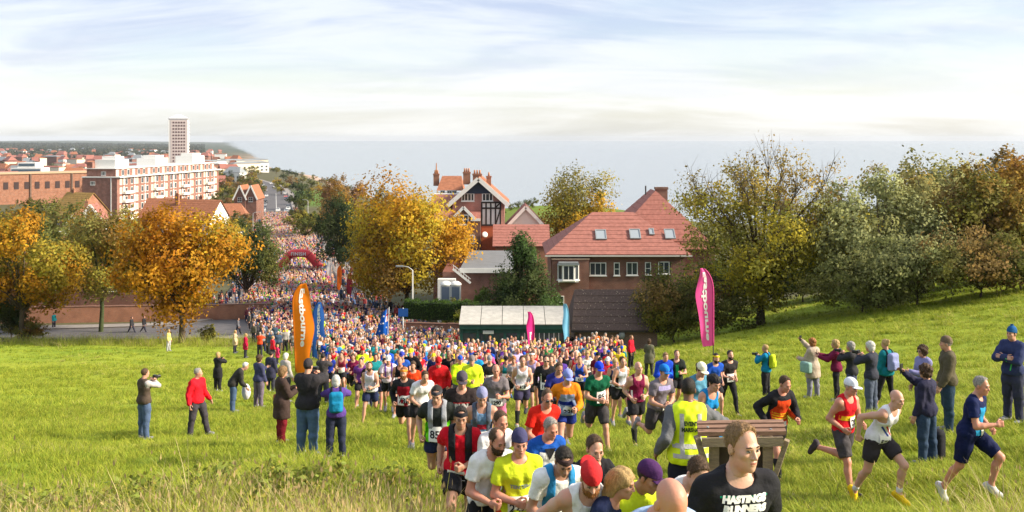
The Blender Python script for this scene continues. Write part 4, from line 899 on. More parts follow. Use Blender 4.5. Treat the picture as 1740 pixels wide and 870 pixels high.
# --- tall half-timbered house and its wings
def timbered():
    Y = 134.0; s = Y/F; X = lambda p: (p-813)*s; zb = 40.0; Z = lambda p: (CAMZ-(p-235)*s)-zb; e = empty('timbered_house', (gx(813, Y), Y, zb), 0, 'tall red house with half-timbered gable and cluster of chimneys overlooking the sea', 'house')
    PINK = brick_mat('brick_pink', (.42, .17, .13), (.36, .14, .11), (.38, .28, .24)); RED = mat('red_tile_hanging', (.48, .12, .05), .85, var=.15, scale=5)
    a, b = X(769), X(857); ap = Z(302); ev = Z(341)
    MB().prism([(a, -2), (b, -2), (b, ev), (0, ap-.2), (a, ev)], 0, 11).build('wall', PINK, e)
    r = MB(); 
    for sx, xx in ((-1, a-.6), (1, b+.6)): r.add([(xx, -.6, ev-.5), (0, -.6, ap+.02), (0, 11.5, ap+.02), (xx, 11.5, ev-.5), (xx, -.6, ev-.72), (0, -.6, ap-.2), (0, 11.5, ap-.2), (xx, 11.5, ev-.72)], [(0, 1, 2, 3), (7, 6, 5, 4), (4, 5, 1, 0), (3, 2, 6, 7), (0, 3, 7, 4)])
    r.build('roof', TILE2, e)
    for xx in (a-.6, b+.6): MB().bar((xx, -.66, ev-.62), (0, -.66, ap-.12), .14, .55).build('bargeboard', WHITE, e)
    MB().prism([(X(783), Z(329)), (X(837), Z(329)), (X(826), Z(311.5)), (X(812), Z(307)), (X(799), Z(311.5))], -.12, .0).build('gable_panel', mat('navy_tile_hanging', (.03, .045, .075), .7, var=.15, scale=8), e)
    for x0, x1, nx in ((784, 806, 4), (819, 838, 3)): window(e, (X(x0)+X(x1))/2, Z(335), (x1-x0)*s, 14*s, nx, 1, y=-.02, fr=.12)
    # half-timbered corner
    px0, px1 = X(818), X(851); MB().box(px0, px1, -.16, -.0, Z(383), Z(343)).build('render_panel', WHITE, e)
    for p in (818.6, 826, 834, 842, 850.4): MB().box(X(p)-.1, X(p)+.1, -.24, -.161, Z(383), Z(343)).build('timber', DARK, e)
    for p in (343.8, 353.5, 382.2): MB().box(px0, px1, -.262, -.241, Z(p)-.11, Z(p)+.11).build('timber', DARK, e)
    MB().bar((X(842.5), -.20, Z(381)), (X(850), -.20, Z(356)), .09, .18, up=(1, 0, 0)).build('timber', DARK, e); MB().bar((X(842.5), -.20, Z(352)), (X(850), -.20, Z(344.5)), .09, .18, up=(1, 0, 0)).build('timber', DARK, e)
    MB().box(px0, px1+.1, -.20, -.0, -2, Z(383.5)).build('tile_hung_wall', RED, e)
    # left wing with its own roof and dormer gable
    wl, wr = X(738), X(817); we = Z(368); wt = Z(345)
    MB().box(wl, wr, -1.6, 5, -2, we).build('wing_wall', BRICK, e)
    MB().add([(wl-.3, -2.0, we-.1), (wr, -2.0, we-.1), (wr, 4.4, wt+.9), (wl-.3, 4.4, wt+.9), (wl-.3, -2.0, we-.3), (wr, -2.0, we-.3), (wr, 4.4, wt+.4), (wl-.3, 4.4, wt+.4)], [(0, 1, 2, 3), (7, 6, 5, 4), (4, 5, 1, 0), (0, 3, 7, 4), (1, 5, 6, 2)]).build('wing_roof', TILE, e)
    MB().box(wl-.3, wr, -2.1, -2.0, we-.42, we-.1).build('fascia', WHITE, e)
    da, db = X(774), X(804); MB().prism([(da+.25, Z(380)), (db-.25, Z(380)), (db-.25, Z(366)), (X(789), Z(352)), (da+.25, Z(366))], -2.25, 2.5).build('dormer', BRICK, e)
    for xx in (da-.25, db+.25): MB().bar((xx, -2.42, Z(369)), (X(789), -2.42, Z(350)), .14, .36).build('bargeboard', WHITE, e)
    MB().add([(da-.25, -2.4, Z(369)), (X(789), -2.4, Z(350)), (X(789), 2.5, Z(350)), (da-.25, 2.5, Z(369)), (db+.25, -2.4, Z(369)), (db+.25, 2.5, Z(369))], [(0, 1, 2, 3), (1, 4, 5, 2)]).build('dormer_roof', TILE, e)
    window(e, X(789), Z(371), 17*s, 17*s, 2, 2, y=-2.27, fr=.12); window(e, X(800), Z(404), 14*s, 14*s, 2, 1, y=-1.62, fr=.12); window(e, X(776), Z(406), 14*s, 13*s, 2, 1, y=-1.62, fr=.12)
    MB().box(X(733), X(786), 5.0, 10, Z(400), Z(338)).build('flat_roof_block', WHITE, e); MB().box(X(731), X(788), 4.6, 10.2, Z(338)+.003, Z(334)).build('flat_roof', mat('pale_felt', (.62, .60, .56), .8), e)
    bl = MB().add([(X(733), 9, Z(330)), (X(780), 9, Z(330)), (X(776), 13, Z(305)), (X(740), 13, Z(305)), (X(733), 17, Z(330)), (X(780), 17, Z(330))], [(0, 1, 2, 3), (3, 2, 5, 4), (1, 5, 2), (0, 3, 4)]).build('rear_roof', TILE2, e)
    for p in (745, 757, 766): window(e, X(p), Z(333), 9*s, 9*s, 2, 1, y=8.2, fr=.1, frame=SLATE)
    for p, t, w in ((790, 288, 1.2), (808.5, 291, 1.5), (829, 295, .8)): chimney(e, X(p), 5.5, Z(t+13), 13*s-.55, w*.8, .6, 3 if w > 1 else 1)
    chimney(e, X(729), 13, Z(308), .5, .8, .6, 2); MB().tube([(X(729), 13, Z(303)), (X(729), 13, Z(281))], [.14, .06], 6).build('spike', POT, e)
    f = Field((-.6, -.3, -.6), (.6, .3, .6), .08); f.ell((0, 0, 0), (.42, .1, .42), k=.01); V, Q = f.nets(); d = link('satellite_dish', mesh_np('satellite_dish', V, Q), e, WHITE, loc=(X(824), -.5, Z(398)), rot=(R(-20), 0, R(15)))
timbered()
def flat_block():
    Y = 108.0; s = Y/F; cx = gx(800, Y); X = lambda p: (p-800)*s; zb = 41.5; Z = lambda p: (CAMZ-(p-235)*s)-zb; e = empty('annexe', (cx, Y, zb), 0, 'single-storey brick annexe with flat grey roof below the timbered house', 'building')
    MB().box(X(752), X(872), 0, 13, -2, Z(462)).build('wall', BRICK, e); MB().add([(X(782), -.3, Z(456)), (X(875), -.3, Z(456)), (X(870), 14, Z(456)+.35), (X(788), 14, Z(456)+.35)], [(0, 1, 2, 3)]).build('flat_roof', mat('grey_felt', (.17, .175, .185), .8, var=.12, scale=.8), e)
    MB().box(X(781), X(876), -.36, -.24, Z(463), Z(455)).build('fascia', WHITE, e)
    MB().box(X(745), X(775), -1.2, -.2, -2, Z(472)).build('stair_wall', WHITE, e)
    MB().bar((X(770), -.5, Z(456)), (X(800), -.5, Z(480)), .1, .22).build('stair_rail', WHITE, e); MB().bar((X(770), -.5, Z(449)), (X(800), -.5, Z(473)), .05, .06).build('stair_rail', WHITE, e)
    for k in range(7): p = 771+k*4.3; MB().box(X(p)-.025, X(p)+.025, -.52, -.48, Z(457+k*3.45), Z(450+k*3.45)).build('baluster', WHITE, e)
flat_block()
house('red-roofed house with a white rendered gable right of the timbered house', gx(893, 140), 142, 5.0, 8, 8.6, 2.6, 0, mat('pale_gable', (.72, .68, .63), .8), TILE, ridge='y', base=41.5, wins=((0, 7.6, 1.0, .9),), barge=True)
house('low orange brick house with a red roof behind the dark green conifer', gx(886, 128), 131, 6.5, 7, 8.2, 2.2, 0, BRICK2, TILE, base=40.5, wins=((-1.6, 6.6, 1.0, 1.0), (1.4, 6.6, 1.0, 1.0)))
# --- walls and hedges
def brick_wall(label, x0, y0, x1, y1, h, m, base_lift=0.0, cop=True):
    L = math.hypot(x1-x0, y1-y0); a = math.atan2(y1-y0, x1-x0); e = empty('garden_wall', (x0, y0, 0), a, label, 'wall'); n = max(2, int(L/3)); mb = MB(); mc = MB()
    for i in range(n):
        u0, u1 = L*i/n, L*(i+1)/n; z = gz(x0+(x1-x0)*(i+.5)/n, y0+(y1-y0)*(i+.5)/n)+base_lift; mb.box(u0, u1-.002, 0, .33, z-1.5, z+h); mc.box(u0-.02, u1, -.05, .38, z+h+.003, z+h+.09)
    mb.build('wall', m, e); mc.build('coping', mat('wall_coping', (.22, .12, .09), .9, var=.2, scale=4), e)
brick_wall('long red brick wall along the road behind the orange trees', gx(-40, 113), 112.5, gx(448, 114), 117, 1.75, BRICK2)
brick_wall('brick wall under the clipped hedge left of the shelter', gx(688, 88), 88.5, gx(905, 86), 86.5, 2.1, BRICK2, -.2)
house('dark brick house half hidden behind the orange trees', gx(165, 126), 127, 22, 9, 5.6, 3.6, 3, BRICK, TILE2, wins=((2.4, 3.9, 2.4, 1.7, 3, 2), (-4.5, 4.0, 1.6, 1.5, 2, 2), (8, 4.0, 1.6, 1.5, 2, 2)), chims=((-6, 0, 1.6, 3), (6, 0, 1.6, 3)))
# --- long block of flats
def flats():
    e = empty('block_of_flats', (-135, 350, 33.0), math.atan2(89, 9), 'long brick block of flats with white balcony bands and white rooftop boxes', 'building'); L, Dp, H = 90.0, 12.5, 18.6; fh = 3.05
    BR = brick_mat('flats_brick', (.30, .115, .085), (.25, .095, .07), (.25, .19, .16))
    # local x runs along the sunlit facade, y to the left
    MB().box(0, L, 0, Dp, -2, H-3.1).build('wall', BR, e); MB().box(1.5, L-1.5, 1.3, Dp-.8, H-3.1, H-.15).build('top_storey', BR, e)
    MB().box(.8, L-.6, .7, Dp-.3, H-.15, H+.08).build('roof_slab', WHITE, e); MB().box(-.2, L+.2, -1.2, Dp+.2, H-3.1+.003, H-2.75).build('balcony_band', WHITE, e)
    wm = MB().box(-.85, .85, -.12, .05, -1.05, 1.05).mesh('window'); gm = MB().box(-.72, .72, -.14, -.10, -.9, .9).mesh('pane'); bm_ = MB().box(-3.0, 3.0, -1.35, -.02, -1.25, -.35).mesh('balcony'); pm = MB().box(-.35, .35, -.25, .02, -1.2, 1.4).mesh('white_pier')
    for fl in range(6):
        z = H-1.55-fl*fh
        for i in range(22):
            u = 2.6+i*4.0
            if u > L-2: continue
            y = 1.3 if fl == 0 else 0.0; o = link('window', wm, e, WHITE, (u, y, z)); link('pane', gm, o, GLASS if (i*7+fl*3) % 3 else mat('lit_curtain', (.62, .50, .36), .8))
            if fl > 0 and i % 2 == 0: link('white_pier', pm, e, WHITE, (u+2.0, 0, z))
            if fl > 1 and (i//3) % 2 == 0 and i % 3 == 1: link('balcony', bm_, e, WHITE, (u, 0, z+.1))
    for u, l, h in ((3, 10, 3.0), (34, 11, 2.9), (68, 12, 3.2)): MB().box(u, u+l, 2.2, 9.5, H+.08, H+h).box(u+2, u+l-2, 3, 8, H+h, H+h+1.1).build('rooftop_box', WHITE, e)
    MB().box(1.5, 6, 9.6, Dp-.8, H+.08, H+2.2).build('stair_head', BR, e)
    for (y, z) in ((5.6, H-1.7), (8.7, H-5.0)): window(e, 0 if z < H-3 else 1.5, z, 1.7, 1.3, 3, 1, y=y, rot=(0, 0, R(-90)), fr=.12)
    MB().box(-.12, 0, 2.0, 2.3, 2, H-3.2).build('drain_pipe', WHITE, e)
flats()
def tower():
    e = empty('tower_block', (gx(304, 1000), 1000, 22), R(14), 'tall pale tower block with capped roof rising over the town', 'tower'); w = 17.5; H = 58.5; PINKW = mat('tower_panel', (.50, .43, .42), .8, var=.08, scale=.2)
    MB().box(-w/2, w/2, -w/2, w/2, 0, H).build('wall', mat('tower_white', (.74, .72, .70), .7), e); MB().box(-w/2+1.6, w/2-.2, -w/2-.35, -w/2, 0, H-.8).build('face_panel', PINKW, e)
    MB().box(-w/2-.5, w/2+.5, -w/2-.6, w/2+.5, H+.01, H+1.0).build('cornice', mat('grey_cornice', (.35, .36, .40), .7), e)
    mb = MB(); mb.add([(-w/2, -w/2, H+1), (w/2, -w/2, H+1), (w/2, w/2, H+1), (-w/2, w/2, H+1), (-2.5, -2.5, H+4.3), (2.5, -2.5, H+4.3), (2.5, 2.5, H+4.3), (-2.5, 2.5, H+4.3)], [(0, 1, 5, 4), (1, 2, 6, 5), (2, 3, 7, 6), (3, 0, 4, 7), (4, 5, 6, 7)]); mb.build('roof', WHITE, e)
    wm = MB().box(-.75, .75, -.2, .0, -.75, .75).mesh('window'); red = mat('tower_window', (.10, .055, .06), .25); bm_ = MB().box(0, 1.0, -2.6, 2.6, -.6, .3).mesh('balcony')
    for k in range(17):
        z = H-3.2-k*3.1
        for i in range(5): link('window', wm, e, red, (-4.4+i*2.5, -w/2-.35, z))
        for yy in (-5, 4): link('balcony', bm_, e, WHITE, (w/2, yy, z))
        link('window', wm, e, red, (w/2+.02, -.5, z), (0, 0, R(90)))
    MB().box(0, 22, -14, -w/2-.4, 0, 13).box(-16, 0, -13, -w/2-.5, 0, 9).build('podium', WHITE, e)
tower()
# --- town houses this side of the tower
def terrace_c():
    e = empty('school_building', (gx(60, 470), 470, 31.5), R(38), 'long orange-lit brick building with square dark windows at the edge of town', 'building'); H = 14.2
    MB().box(-34, 30, 0, 14, -2, H).build('wall', BRICK2, e); MB().box(-34.4, 30.4, -.5, 14.4, H+.003, H+.7).build('parapet', mat('tan_coping', (.50, .34, .22), .8), e)
    for i in range(14): MB().box(-1.0, 1.0, -.15, .05, -1.6, 1.6).build('window', glass_mat('dark_pane', (.07, .05, .05)), e, loc=(-30+i*4.4, 0, H-5.2))
    for u in (-20, -2, 16): MB().box(-.3, .3, -.5, 0, 0, H).build('pier', BRICK3, e, loc=(u, 0, 0))
terrace_c()
def office():
    e = empty('office_building', (gx(34, 560), 566, 30), 0, 'white flat-roofed building with bands of blue windows beyond the brick one', 'building')
    for k, (w, z0, z1) in enumerate(((19, 0, 12), (17, 12, 15.6), (10, 15.6, 18.6))):
        MB().box(-w/2, w/2, k*.8, 11, z0, z1-.01).build('storey', WHITE, e)
        if k: MB().box(-w/2+.6, w/2-.6, k*.8-.12, k*.8, z0+1.0, z1-.7).build('window', glass_mat('blue_pane', (.09, .14, .19)), e)
    for i in range(6): MB().box(-1.2, 1.2, -.12, 0, -1, 1).build('window', glass_mat('blue_pane'), e, loc=(-7.5+i*3, 0, 9.6))
office()
house('house with a yellow-lit roof and two white gables near the flats', gx(125, 250), 254, 9, 10, 8.5, 5.0, -28, BRICK2, TILE4, ridge='x', wins=((-2, 6.4, 1.3, 1.4),), chims=((-2.5, 0, 2.2, 2),), base=35)
house('white-gabled cottage peeping over the olive tree', gx(121, 225), 228, 5.2, 8, 7.0, 3.6, 12, WHITE, TILE2, ridge='y', base=34.6, wins=((0, 5.6, 1.2, 1.3),), barge=True)
house('small gabled house with timber pattern beside the flats', gx(147, 240), 244, 5.0, 8, 8.0, 3.4, 12, WHITE, TILE, ridge='y', base=35, wins=((0, 6.4, 1.2, 1.3),), barge=True, chims=((-1.6, 0, 1.6, 2),))
house('red-roofed house with tall chimneys and a white end gable in front of the flats', gx(318, 235), 240, 13.5, 9, 8.6, 4.4, -14, WHITE, TILE2, base=34.6, wins=((3.4, 6.6, 3.2, 2.4, 3, 1), (-3, 6.6, 1.6, 1.5)), chims=((-3.6, -1.2, 2.4, 3), (1.0, 1.5, 2.0, 2)))
house('brown-roofed house tucked below the balconies of the flats', gx(268, 255), 262, 10, 9, 7.6, 4.4, -8, BRICK, TILE2, base=34.6, wins=((2, 6, 1.5, 1.5),), chims=((3.5, 0, 2, 2),))
for _i, (_p, _l) in enumerate(((406, 'left half of the red brick twin-gabled house beside the road'), (424, 'right half of the red brick twin-gabled house beside the road'))):
    house(_l, gx(_p, 330), 336+_i*.5, 3.5*1.05, 10, 8.8, 3.9, 0, BRICK, TILE2, ridge='y', base=34.0, wins=((0, 8.2, 1.4, 1.5),), barge=True, group='twin-gabled pair')
house('low white house with a hipped roof just below the twin gables', gx(385, 290), 294, 9, 8, 5.8, 3.0, 10, WHITE, TILE2, base=34.4, hip=2.0, wins=((0, 4.3, 1.6, 1.4),))
house('bright white rendered extension at the foot of the tall-chimneyed house', gx(372, 222), 226, 6, 6, 5.4, 1.8, -14, WHITE, SLATE, base=35.5)
def far_place_h(px, y):
    a = ('above the white office building' if px < 62 else 'above the long orange-lit building' if px < 138 else 'above the brick end of the flats' if px < 200 else 'above the roof of the flats' if px < 285 else 'around the tower foot' if px < 330 else 'just right of the tower' if px < 385 else 'towards the seafront')
    return ('near, ' if y < 800 else 'farther off, ' if y < 1500 else 'small and hazy, ')+a
# ------------------------------------------------------------------ far town: each house a thing, sharing a few shapes
def far_town():
    rs = random.Random(11); protos = []
    for k in range(5):
        w, d, h, r = ((9, 8, 6, 3.4), (12, 9, 7.5, 3.6), (7, 10, 7, 3.8), (22, 11, 10, 1.2), (14, 10, 9, 4.2))[k]
        protos.append((MB().box(-w/2, w/2, -d/2, d/2, -6, h).mesh('wall'), gable_roof(w, d, r, ov=.4, hip=(0, 2, 0, 5, 3)[k]).mesh('roof'), h, w,
                       MB().box(-.7, .7, -.12, .02, -.8, .8).mesh('window'), d))
    walls = [(WHITE, 'white'), (CREAM, 'cream'), (BRICK, 'red brick'), (BRICK2, 'orange brick')]; roofs = [(TILE, 'red'), (TILE2, 'brown'), (SLATE, 'grey'), (TILE, 'red')]
    n = 0; placed = []
    def far_house(x, y, where):
        nonlocal n
        for (a, b) in placed:
            if (a-x)**2+(b-y)**2 < (15 if y < 1500 else 40)**2: return
        placed.append((x, y)); k = rs.choice((0, 0, 1, 1, 2, 3, 4)) if y > 600 else rs.choice((0, 1, 2, 4)); wm, rm, h, w, win, d = protos[k]; wl = rs.choice(walls); rf = rs.choice(roofs)
        s = 1 if y < 1500 else 1.35
        e = empty('town_house', (x, y, gz(x, y)), R(rs.uniform(-40, 40)), '%s house with %s roof, %s' % (wl[1], rf[1], where), 'house', 'houses of the far town'); e.scale = (s, s, s*rs.uniform(.9, 1.25))
        link('wall', wm, e, wl[0]); link('roof', rm, e, rf[0], (0, 0, h))
        if y < 1100:
            for i in range(max(2, int(w/3.2))): 
                for zz in (2.2, 5.0): link('window', win, e, GLASS, (-w/2+w*(i+.5)/max(2, int(w/3.2)), -d/2, zz))
        n += 1
    for _ in range(700):
        y = rs.uniform(520, 1500); px = rs.uniform(0, 400); x = gx(px, y)
        if -150 < x-(-136-(y-590)*.55) < 45: 
            if rs.random() < .75: continue
        far_house(x, y, far_place_h(px, y))
        if n >= 95: break
    m = n
    for _ in range(900):
        y = 1500*math.exp(rs.random()*1.05); px = rs.uniform(-10, 405); x = gx(px, y)
        if x > coast(y)-140: continue
        far_house(x, y, far_place_h(px, y))
        if n-m >= 120: break
    # pale seafront terraces towards the point
    for px, y in ((345, 1350), (362, 1420), (380, 1500), (395, 1620), (410, 1500), (425, 1560), (437, 1650), (415, 1150), (432, 1240)):
        x = gx(px, y); e = empty('seafront_hotel', (x, y, gz(x, y)), R(rs.uniform(20, 50)), 'pale seafront terrace near the road bend before the shingle beach', 'building', 'pale seafront terraces')
        link('wall', protos[3][0], e, CREAM if rs.random() < .5 else WHITE); link('roof', protos[3][1], e, SLATE, (0, 0, protos[3][2])); e.scale = (1.5, 1.2, 1.2)
        for i in range(6): link('window', protos[3][4], e, GLASS, (-9+3.6*i, -5.5, 6)); link('window', protos[3][4], e, GLASS, (-9+3.6*i, -5.5, 2.6))
far_town()
# ------------------------------------------------------------------ trees and shrubs
LEAF = mat('leaf', attr='Col', rough=.7, spec=.15, trans=.5); BARK = mat('bark', (.085, .065, .045), .95, var=.35, scale=6, bump=.8, bscale=20, stretch=(1, 1, .3)); IVYB = mat('ivy_bark', (.05, .065, .025), .95, var=.4, scale=8, bump=.8, bscale=20)
def leaves(P, C, size, rs, up=.25, asp=.62, out=None):
    """one quad per point, each turned its own way"""
    n = len(P); a = rs.normal(size=(n, 3)); a[:, 2] += up; a = a if out is None else a*.62+out; a /= np.linalg.norm(a, axis=1)[:, None]; b = np.cross(a, rs.normal(size=(n, 3))); b /= np.linalg.norm(b, axis=1)[:, None]; c = np.cross(a, b)
    s = (size*rs.uniform(.65, 1.35, n))[:, None]; V = np.stack([P-b*s*.5, P+c*s*asp*.5-b*s*.05, P+b*s*.5, P-c*s*asp*.5+b*s*.05], 1).reshape(-1, 3)
    Q = np.arange(4*n).reshape(n, 4)[:, ::-1]; return V, Q, np.repeat(C, 4, 0)
def crown_mesh(w, h, rs, pal, n_leaf, size, lobes=22, lobe_r=.30, flat=1.0, top_pal=None, thin_top=0.0, shape='round', gap=.0):
    """pal: list of (colour, weight). Crown centred on the origin, w wide, h high"""
    cs = []; tries = 0
    while len(cs) < lobes and tries < 4000:
        tries += 1; p = rs.uniform(-1, 1, 3); r = np.linalg.norm(p)
        if r > 1 or r < .25: continue
        if shape == 'cone' and math.hypot(p[0], p[1]) > .62*(1-p[2])+.1: continue
        if shape == 'dome' and p[2] < -.55: continue
        if any(np.linalg.norm(p-q) < lobe_r*.62 for q, _ in cs): continue
        cs.append((p, lobe_r*rs.uniform(.75, 1.25)))
    pal_c = np.array([c for c, _ in pal]); pw = np.array([x for _, x in pal], float); pw /= pw.sum(); P = []; C = []; DO = []; per = n_leaf//len(cs)
    for p, r in cs:
        base = pal_c[rs.choice(len(pal_c), p=pw)]
        if top_pal is not None and rs.rand() < np.clip((p[2]+.15)*1.1, 0, .95): base = np.array(top_pal[rs.randint(len(top_pal))])
        k = int(per*(1-thin_top*np.clip(p[2]+.3, 0, 1))); d = rs.normal(size=(k, 3)); d /= np.linalg.norm(d, axis=1)[:, None]
        # leaves sit in small sprays on each lobe
        sp = rs.normal(size=(max(6, k//16), 3)); sp /= np.linalg.norm(sp, axis=1)[:, None]; j = rs.randint(len(sp), size=k); d = d*.34+sp[j]; q = p+d*r*(.62+.42*rs.rand(k))[:, None]*(.85+.3*rs.rand(len(sp)))[j][:, None]
        P.append(q); DO.append(d*.75+p*.55); sprayc = base*(1+.16*rs.normal(size=(len(sp), 1)))+pal_c[rs.choice(len(pal_c), size=len(sp), p=pw)]*.25-base*.25
        C.append(np.clip(sprayc[j]*(1+.14*rs.normal(size=(k, 1))), .004, .8))
    P = np.vstack(P)*np.array([w/2, w/2*flat, h/2])/1.12; C = np.clip(np.vstack(C)*1.15, .004, .7); DO = np.vstack(DO); DO[:, 2] += .12; DO /= np.linalg.norm(DO, axis=1)[:, None]; V, Q, CC = leaves(P, C, size, rs, out=DO); me = mesh_np('crown', V, Q, True); color_attr(me, CC); me.materials.append(LEAF); nn = DO+.30*rs.normal(size=DO.shape); me.normals_split_custom_set_from_vertices(np.repeat(nn/np.linalg.norm(nn, axis=1)[:, None], 4, 0).tolist())
    return me, [(p*np.array([w/2, w/2*flat, h/2])/1.12, r*w/2) for p, r in cs]
def limbs(mb, base, top, cs, zc, rad, rs, twigs=0, tl=1.2):
    """trunk up to the fork, a limb to each lobe, twigs beyond"""
    base = Vector(base); top = Vector(top); mid = base.lerp(top, .5)+Vector((rs.uniform(-.15, .15), rs.uniform(-.15, .15), 0)); mb.tube([base-Vector((0, 0, .4)), base+Vector((0, 0, .25)), mid, top], [rad*1.5, rad*1.1, rad*.9, rad*.75], 9)
    for p, r in cs:
        e = Vector(p)+zc; a = top.lerp(mid, rs.uniform(0, .35)); m = a.lerp(e, .5)+Vector((0, 0, .12*(e-a).length)); m2 = a.lerp(e, .8)+Vector((rs.uniform(-.2, .2), rs.uniform(-.2, .2), .06*(e-a).length)); mb.tube([a, m, m2, e], [rad*.42, rad*.28, rad*.16, rad*.07], 5)
        for _ in range(twigs):
            d = Vector(rs.normal(size=3)); d.z = abs(d.z)+.5; d += (e-top).normalized()*1.3; d.normalize(); s = m2.lerp(e, rs.uniform(0, 1)); k = s+d*tl*rs.uniform(.5, 1.2); k2 = k+(d+Vector(rs.normal(size=3))*.35).normalized()*tl*.7; mb.tube([s, k, k2], [rad*.07, rad*.045, rad*.015], 4, False)
def tree(label, x, y, H, W, pal, n=14000, size=.2, base=.25, seed=1, trunk=.28, group=None, name='tree', cat='tree', lobes=22, lobe_r=.30, flat=1.0, top_pal=None, thin_top=0, shape='round', twigs=2, tl=1.0, bark=None, lean=0.0, z=None):
    rs = np.random.RandomState(seed); zb = gz(x, y) if z is None else z; e = empty(name, (x, y, zb), 0, label, cat, group); ch = H*(1-base); zc = Vector((lean, 0, H*base+ch/2))
    me, cs = crown_mesh(W, ch, rs, pal, int(n*1.35), size*1.33, lobes, lobe_r*1.18, flat, top_pal, thin_top, shape); link('crown', me, e, None, tuple(zc))
    mb = MB(); limbs(mb, (0, 0, 0), (lean*.5, 0, H*base+ch*.12), cs, zc, trunk*.85, rs, twigs, tl); mb.build('trunk', bark or BARK, e, True); return e
O1, O2, O3, O4 = (.50, .245, .02), (.44, .18, .014), (.54, .33, .025), (.30, .17, .025)      # oranges to gold
G1, G2, G3, G4 = (.11, .13, .03), (.07, .092, .03), (.16, .16, .04), (.045, .07, .03)
Y1, Y2, B1, B2 = (.44, .36, .035), (.30, .27, .04), (.26, .165, .06), (.18, .12, .05)
tree('orange and green autumn tree at the left edge of the field', gx(38, 96), 96, 12.3, 10.4, [(O1, 3), (O3, 2), (Y2, 2), (G3, 2)], 15000, .22, .16, 21, .3)
tree('olive-brown thinning tree with ivy on its trunk behind the left edge tree', gx(165, 104), 105, 13.2, 10.5, [((.22, .21, .06), 3), (Y2, 3), (B1, 2), (O4, 1)], 13000, .20, .30, 22, .26, bark=IVYB, twigs=5, tl=1.5)
tree('dull green tree with a broad crown behind the two left-hand trees', gx(95, 116), 118, 14.0, 12, [((.16, .18, .05), 3), (G3, 2), (B1, 1)], 10000, .24, .2, 23, .3)
tree('large glowing orange tree standing at the roadside on the field edge', gx(306, 92), 92.5, 12.6, 11.8, [(O1, 4), (O2, 3), (O3, 3), (Y2, 1)], 19000, .23, .14, 24, .34, lobes=30)
tree('rounded dark olive holm oak behind the glowing orange tree', gx(412, 133), 135, 11.4, 9.4, [(G1, 3), (G2, 3), (G3, 1)], 12000, .20, .06, 25, .3, shape='dome')
tree('dark evergreen oak right of the inflatable arch', gx(576, 168), 172, 14.2, 9.4, [(G4, 4), (G2, 3)], 12000, .24, .08, 26, .35)
tree('broad golden maple in front of the timbered house', gx(688, 114), 116, 16.2, 14.2, [(O3, 4), (Y1, 3), (O1, 3), (B1, 1)], 24000, .25, .10, 27, .36, lobes=36)
tree('russet-brown tree far behind the dark evergreen oak', gx(575, 250), 255, 15, 13.5, [(B1, 3), ((.24, .13, .07), 3), (O4, 1)], 8000, .34, .1, 28, .35)
tree('dense dark green conical evergreen at the corner of the brick house', gx(887, 84), 84.2, 9.9, 6.4, [(G4, 2), (G2, 3), ((.06, .11, .03), 3)], 22000, .15, .03, 29, .16, shape='cone', lobes=34, lobe_r=.26)
tree('yellow-brown tree behind the red tiled roof', gx(985, 140), 142, 17.6, 13.4, [(O3, 2), (Y2, 2), (B1, 2), (G3, 1)], 12000, .25, .12, 30, .3, twigs=4, tl=1.4)
tree('wide tree with bare twiggy top and yellow lower leaves right of the pink flag', gx(1299, 70), 71, 12.5, 13.6, [(Y1, 5), (Y2, 4), ((.22, .22, .05), 4), (O4, 1)], 28000, .15, .10, 31, .34, lobes=52, lobe_r=.24, top_pal=[B1, Y2, (.30, .21, .06)], thin_top=.62, twigs=14, tl=1.5)
tree('big grey-green tree in the middle of the right-hand thicket', gx(1506, 66), 67, 8.8, 8.8, [((.33, .35, .16), 4), ((.25, .25, .09), 3)], 15000, .17, .02, 32, .3, lobes=34, group=None)
tree('golden-topped tree rising above the right-hand thicket', gx(1590, 71), 73, 10.3, 9.4, [((.33, .34, .15), 3), ((.26, .26, .09), 2), (Y2, 2)], 14000, .19, .05, 33, .3, top_pal=[(.42, .28, .07), (.36, .26, .08), (.26, .24, .09)], lobes=34, twigs=4)
tree('amber bushy tree at the right end of the thicket', gx(1690, 66), 66.5, 7.6, 7.0, [((.26, .17, .04), 3), (Y2, 2), (B1, 2), (G3, 2)], 12000, .18, .02, 34, .25, lobes=30)
tree('russet tree cut off by the right edge of the picture', gx(1772, 72), 73, 8.6, 7.4, [(B1, 3), ((.27, .13, .045), 3), (O4, 2)], 10000, .2, .06, 35, .3)
def shrub(label, x, y, H, W, pal, n=4000, size=.14, seed=1, flat=.8, group=None, lift=0): return tree(label, x, y, H, W, pal, n, size, .0, seed, .07, group, 'bush', 'bush', lobes=16, lobe_r=.36, flat=flat, shape='dome', twigs=3, tl=.6, z=gz(x, y)+lift)
shrub('olive bramble thicket right of the dark-roofed hut', gx(1150, 67), 68.2, 5.0, 5.0, [(G3, 3), (Y2, 2), (B1, 1), (G1, 2)], 9000, .13, 41)
shrub('lower tangle of brambles behind the pink flag', gx(1215, 68), 68.5, 3.6, 6.5, [(G3, 3), (G1, 2), (B1, 2)], 7000, .13, 42)
shrub('dense green hedge-like bush behind the wide twiggy tree', gx(1240, 84), 85, 4.6, 9.0, [(G1, 3), (G2, 2), (G3, 1)], 8000, .17, 53)
shrub('second dense green bush behind the trunk of the wide twiggy tree', gx(1370, 86), 87, 4.8, 9.5, [(G1, 3), (G3, 2), (G2, 1)], 8000, .17, 54)
tree('dim green tree filling the gap left of the grey-green tree', gx(1455, 84), 86, 8.4, 9.0, [(G1, 3), (G3, 2), (Y2, 1)], 9000, .2, .03, 55, .3)
tree('dim olive tree deep behind the golden-topped tree', gx(1640, 84), 86, 9, 10.0, [(G1, 3), (G3, 2), (B2, 1)], 9000, .22, .03, 56, .3)
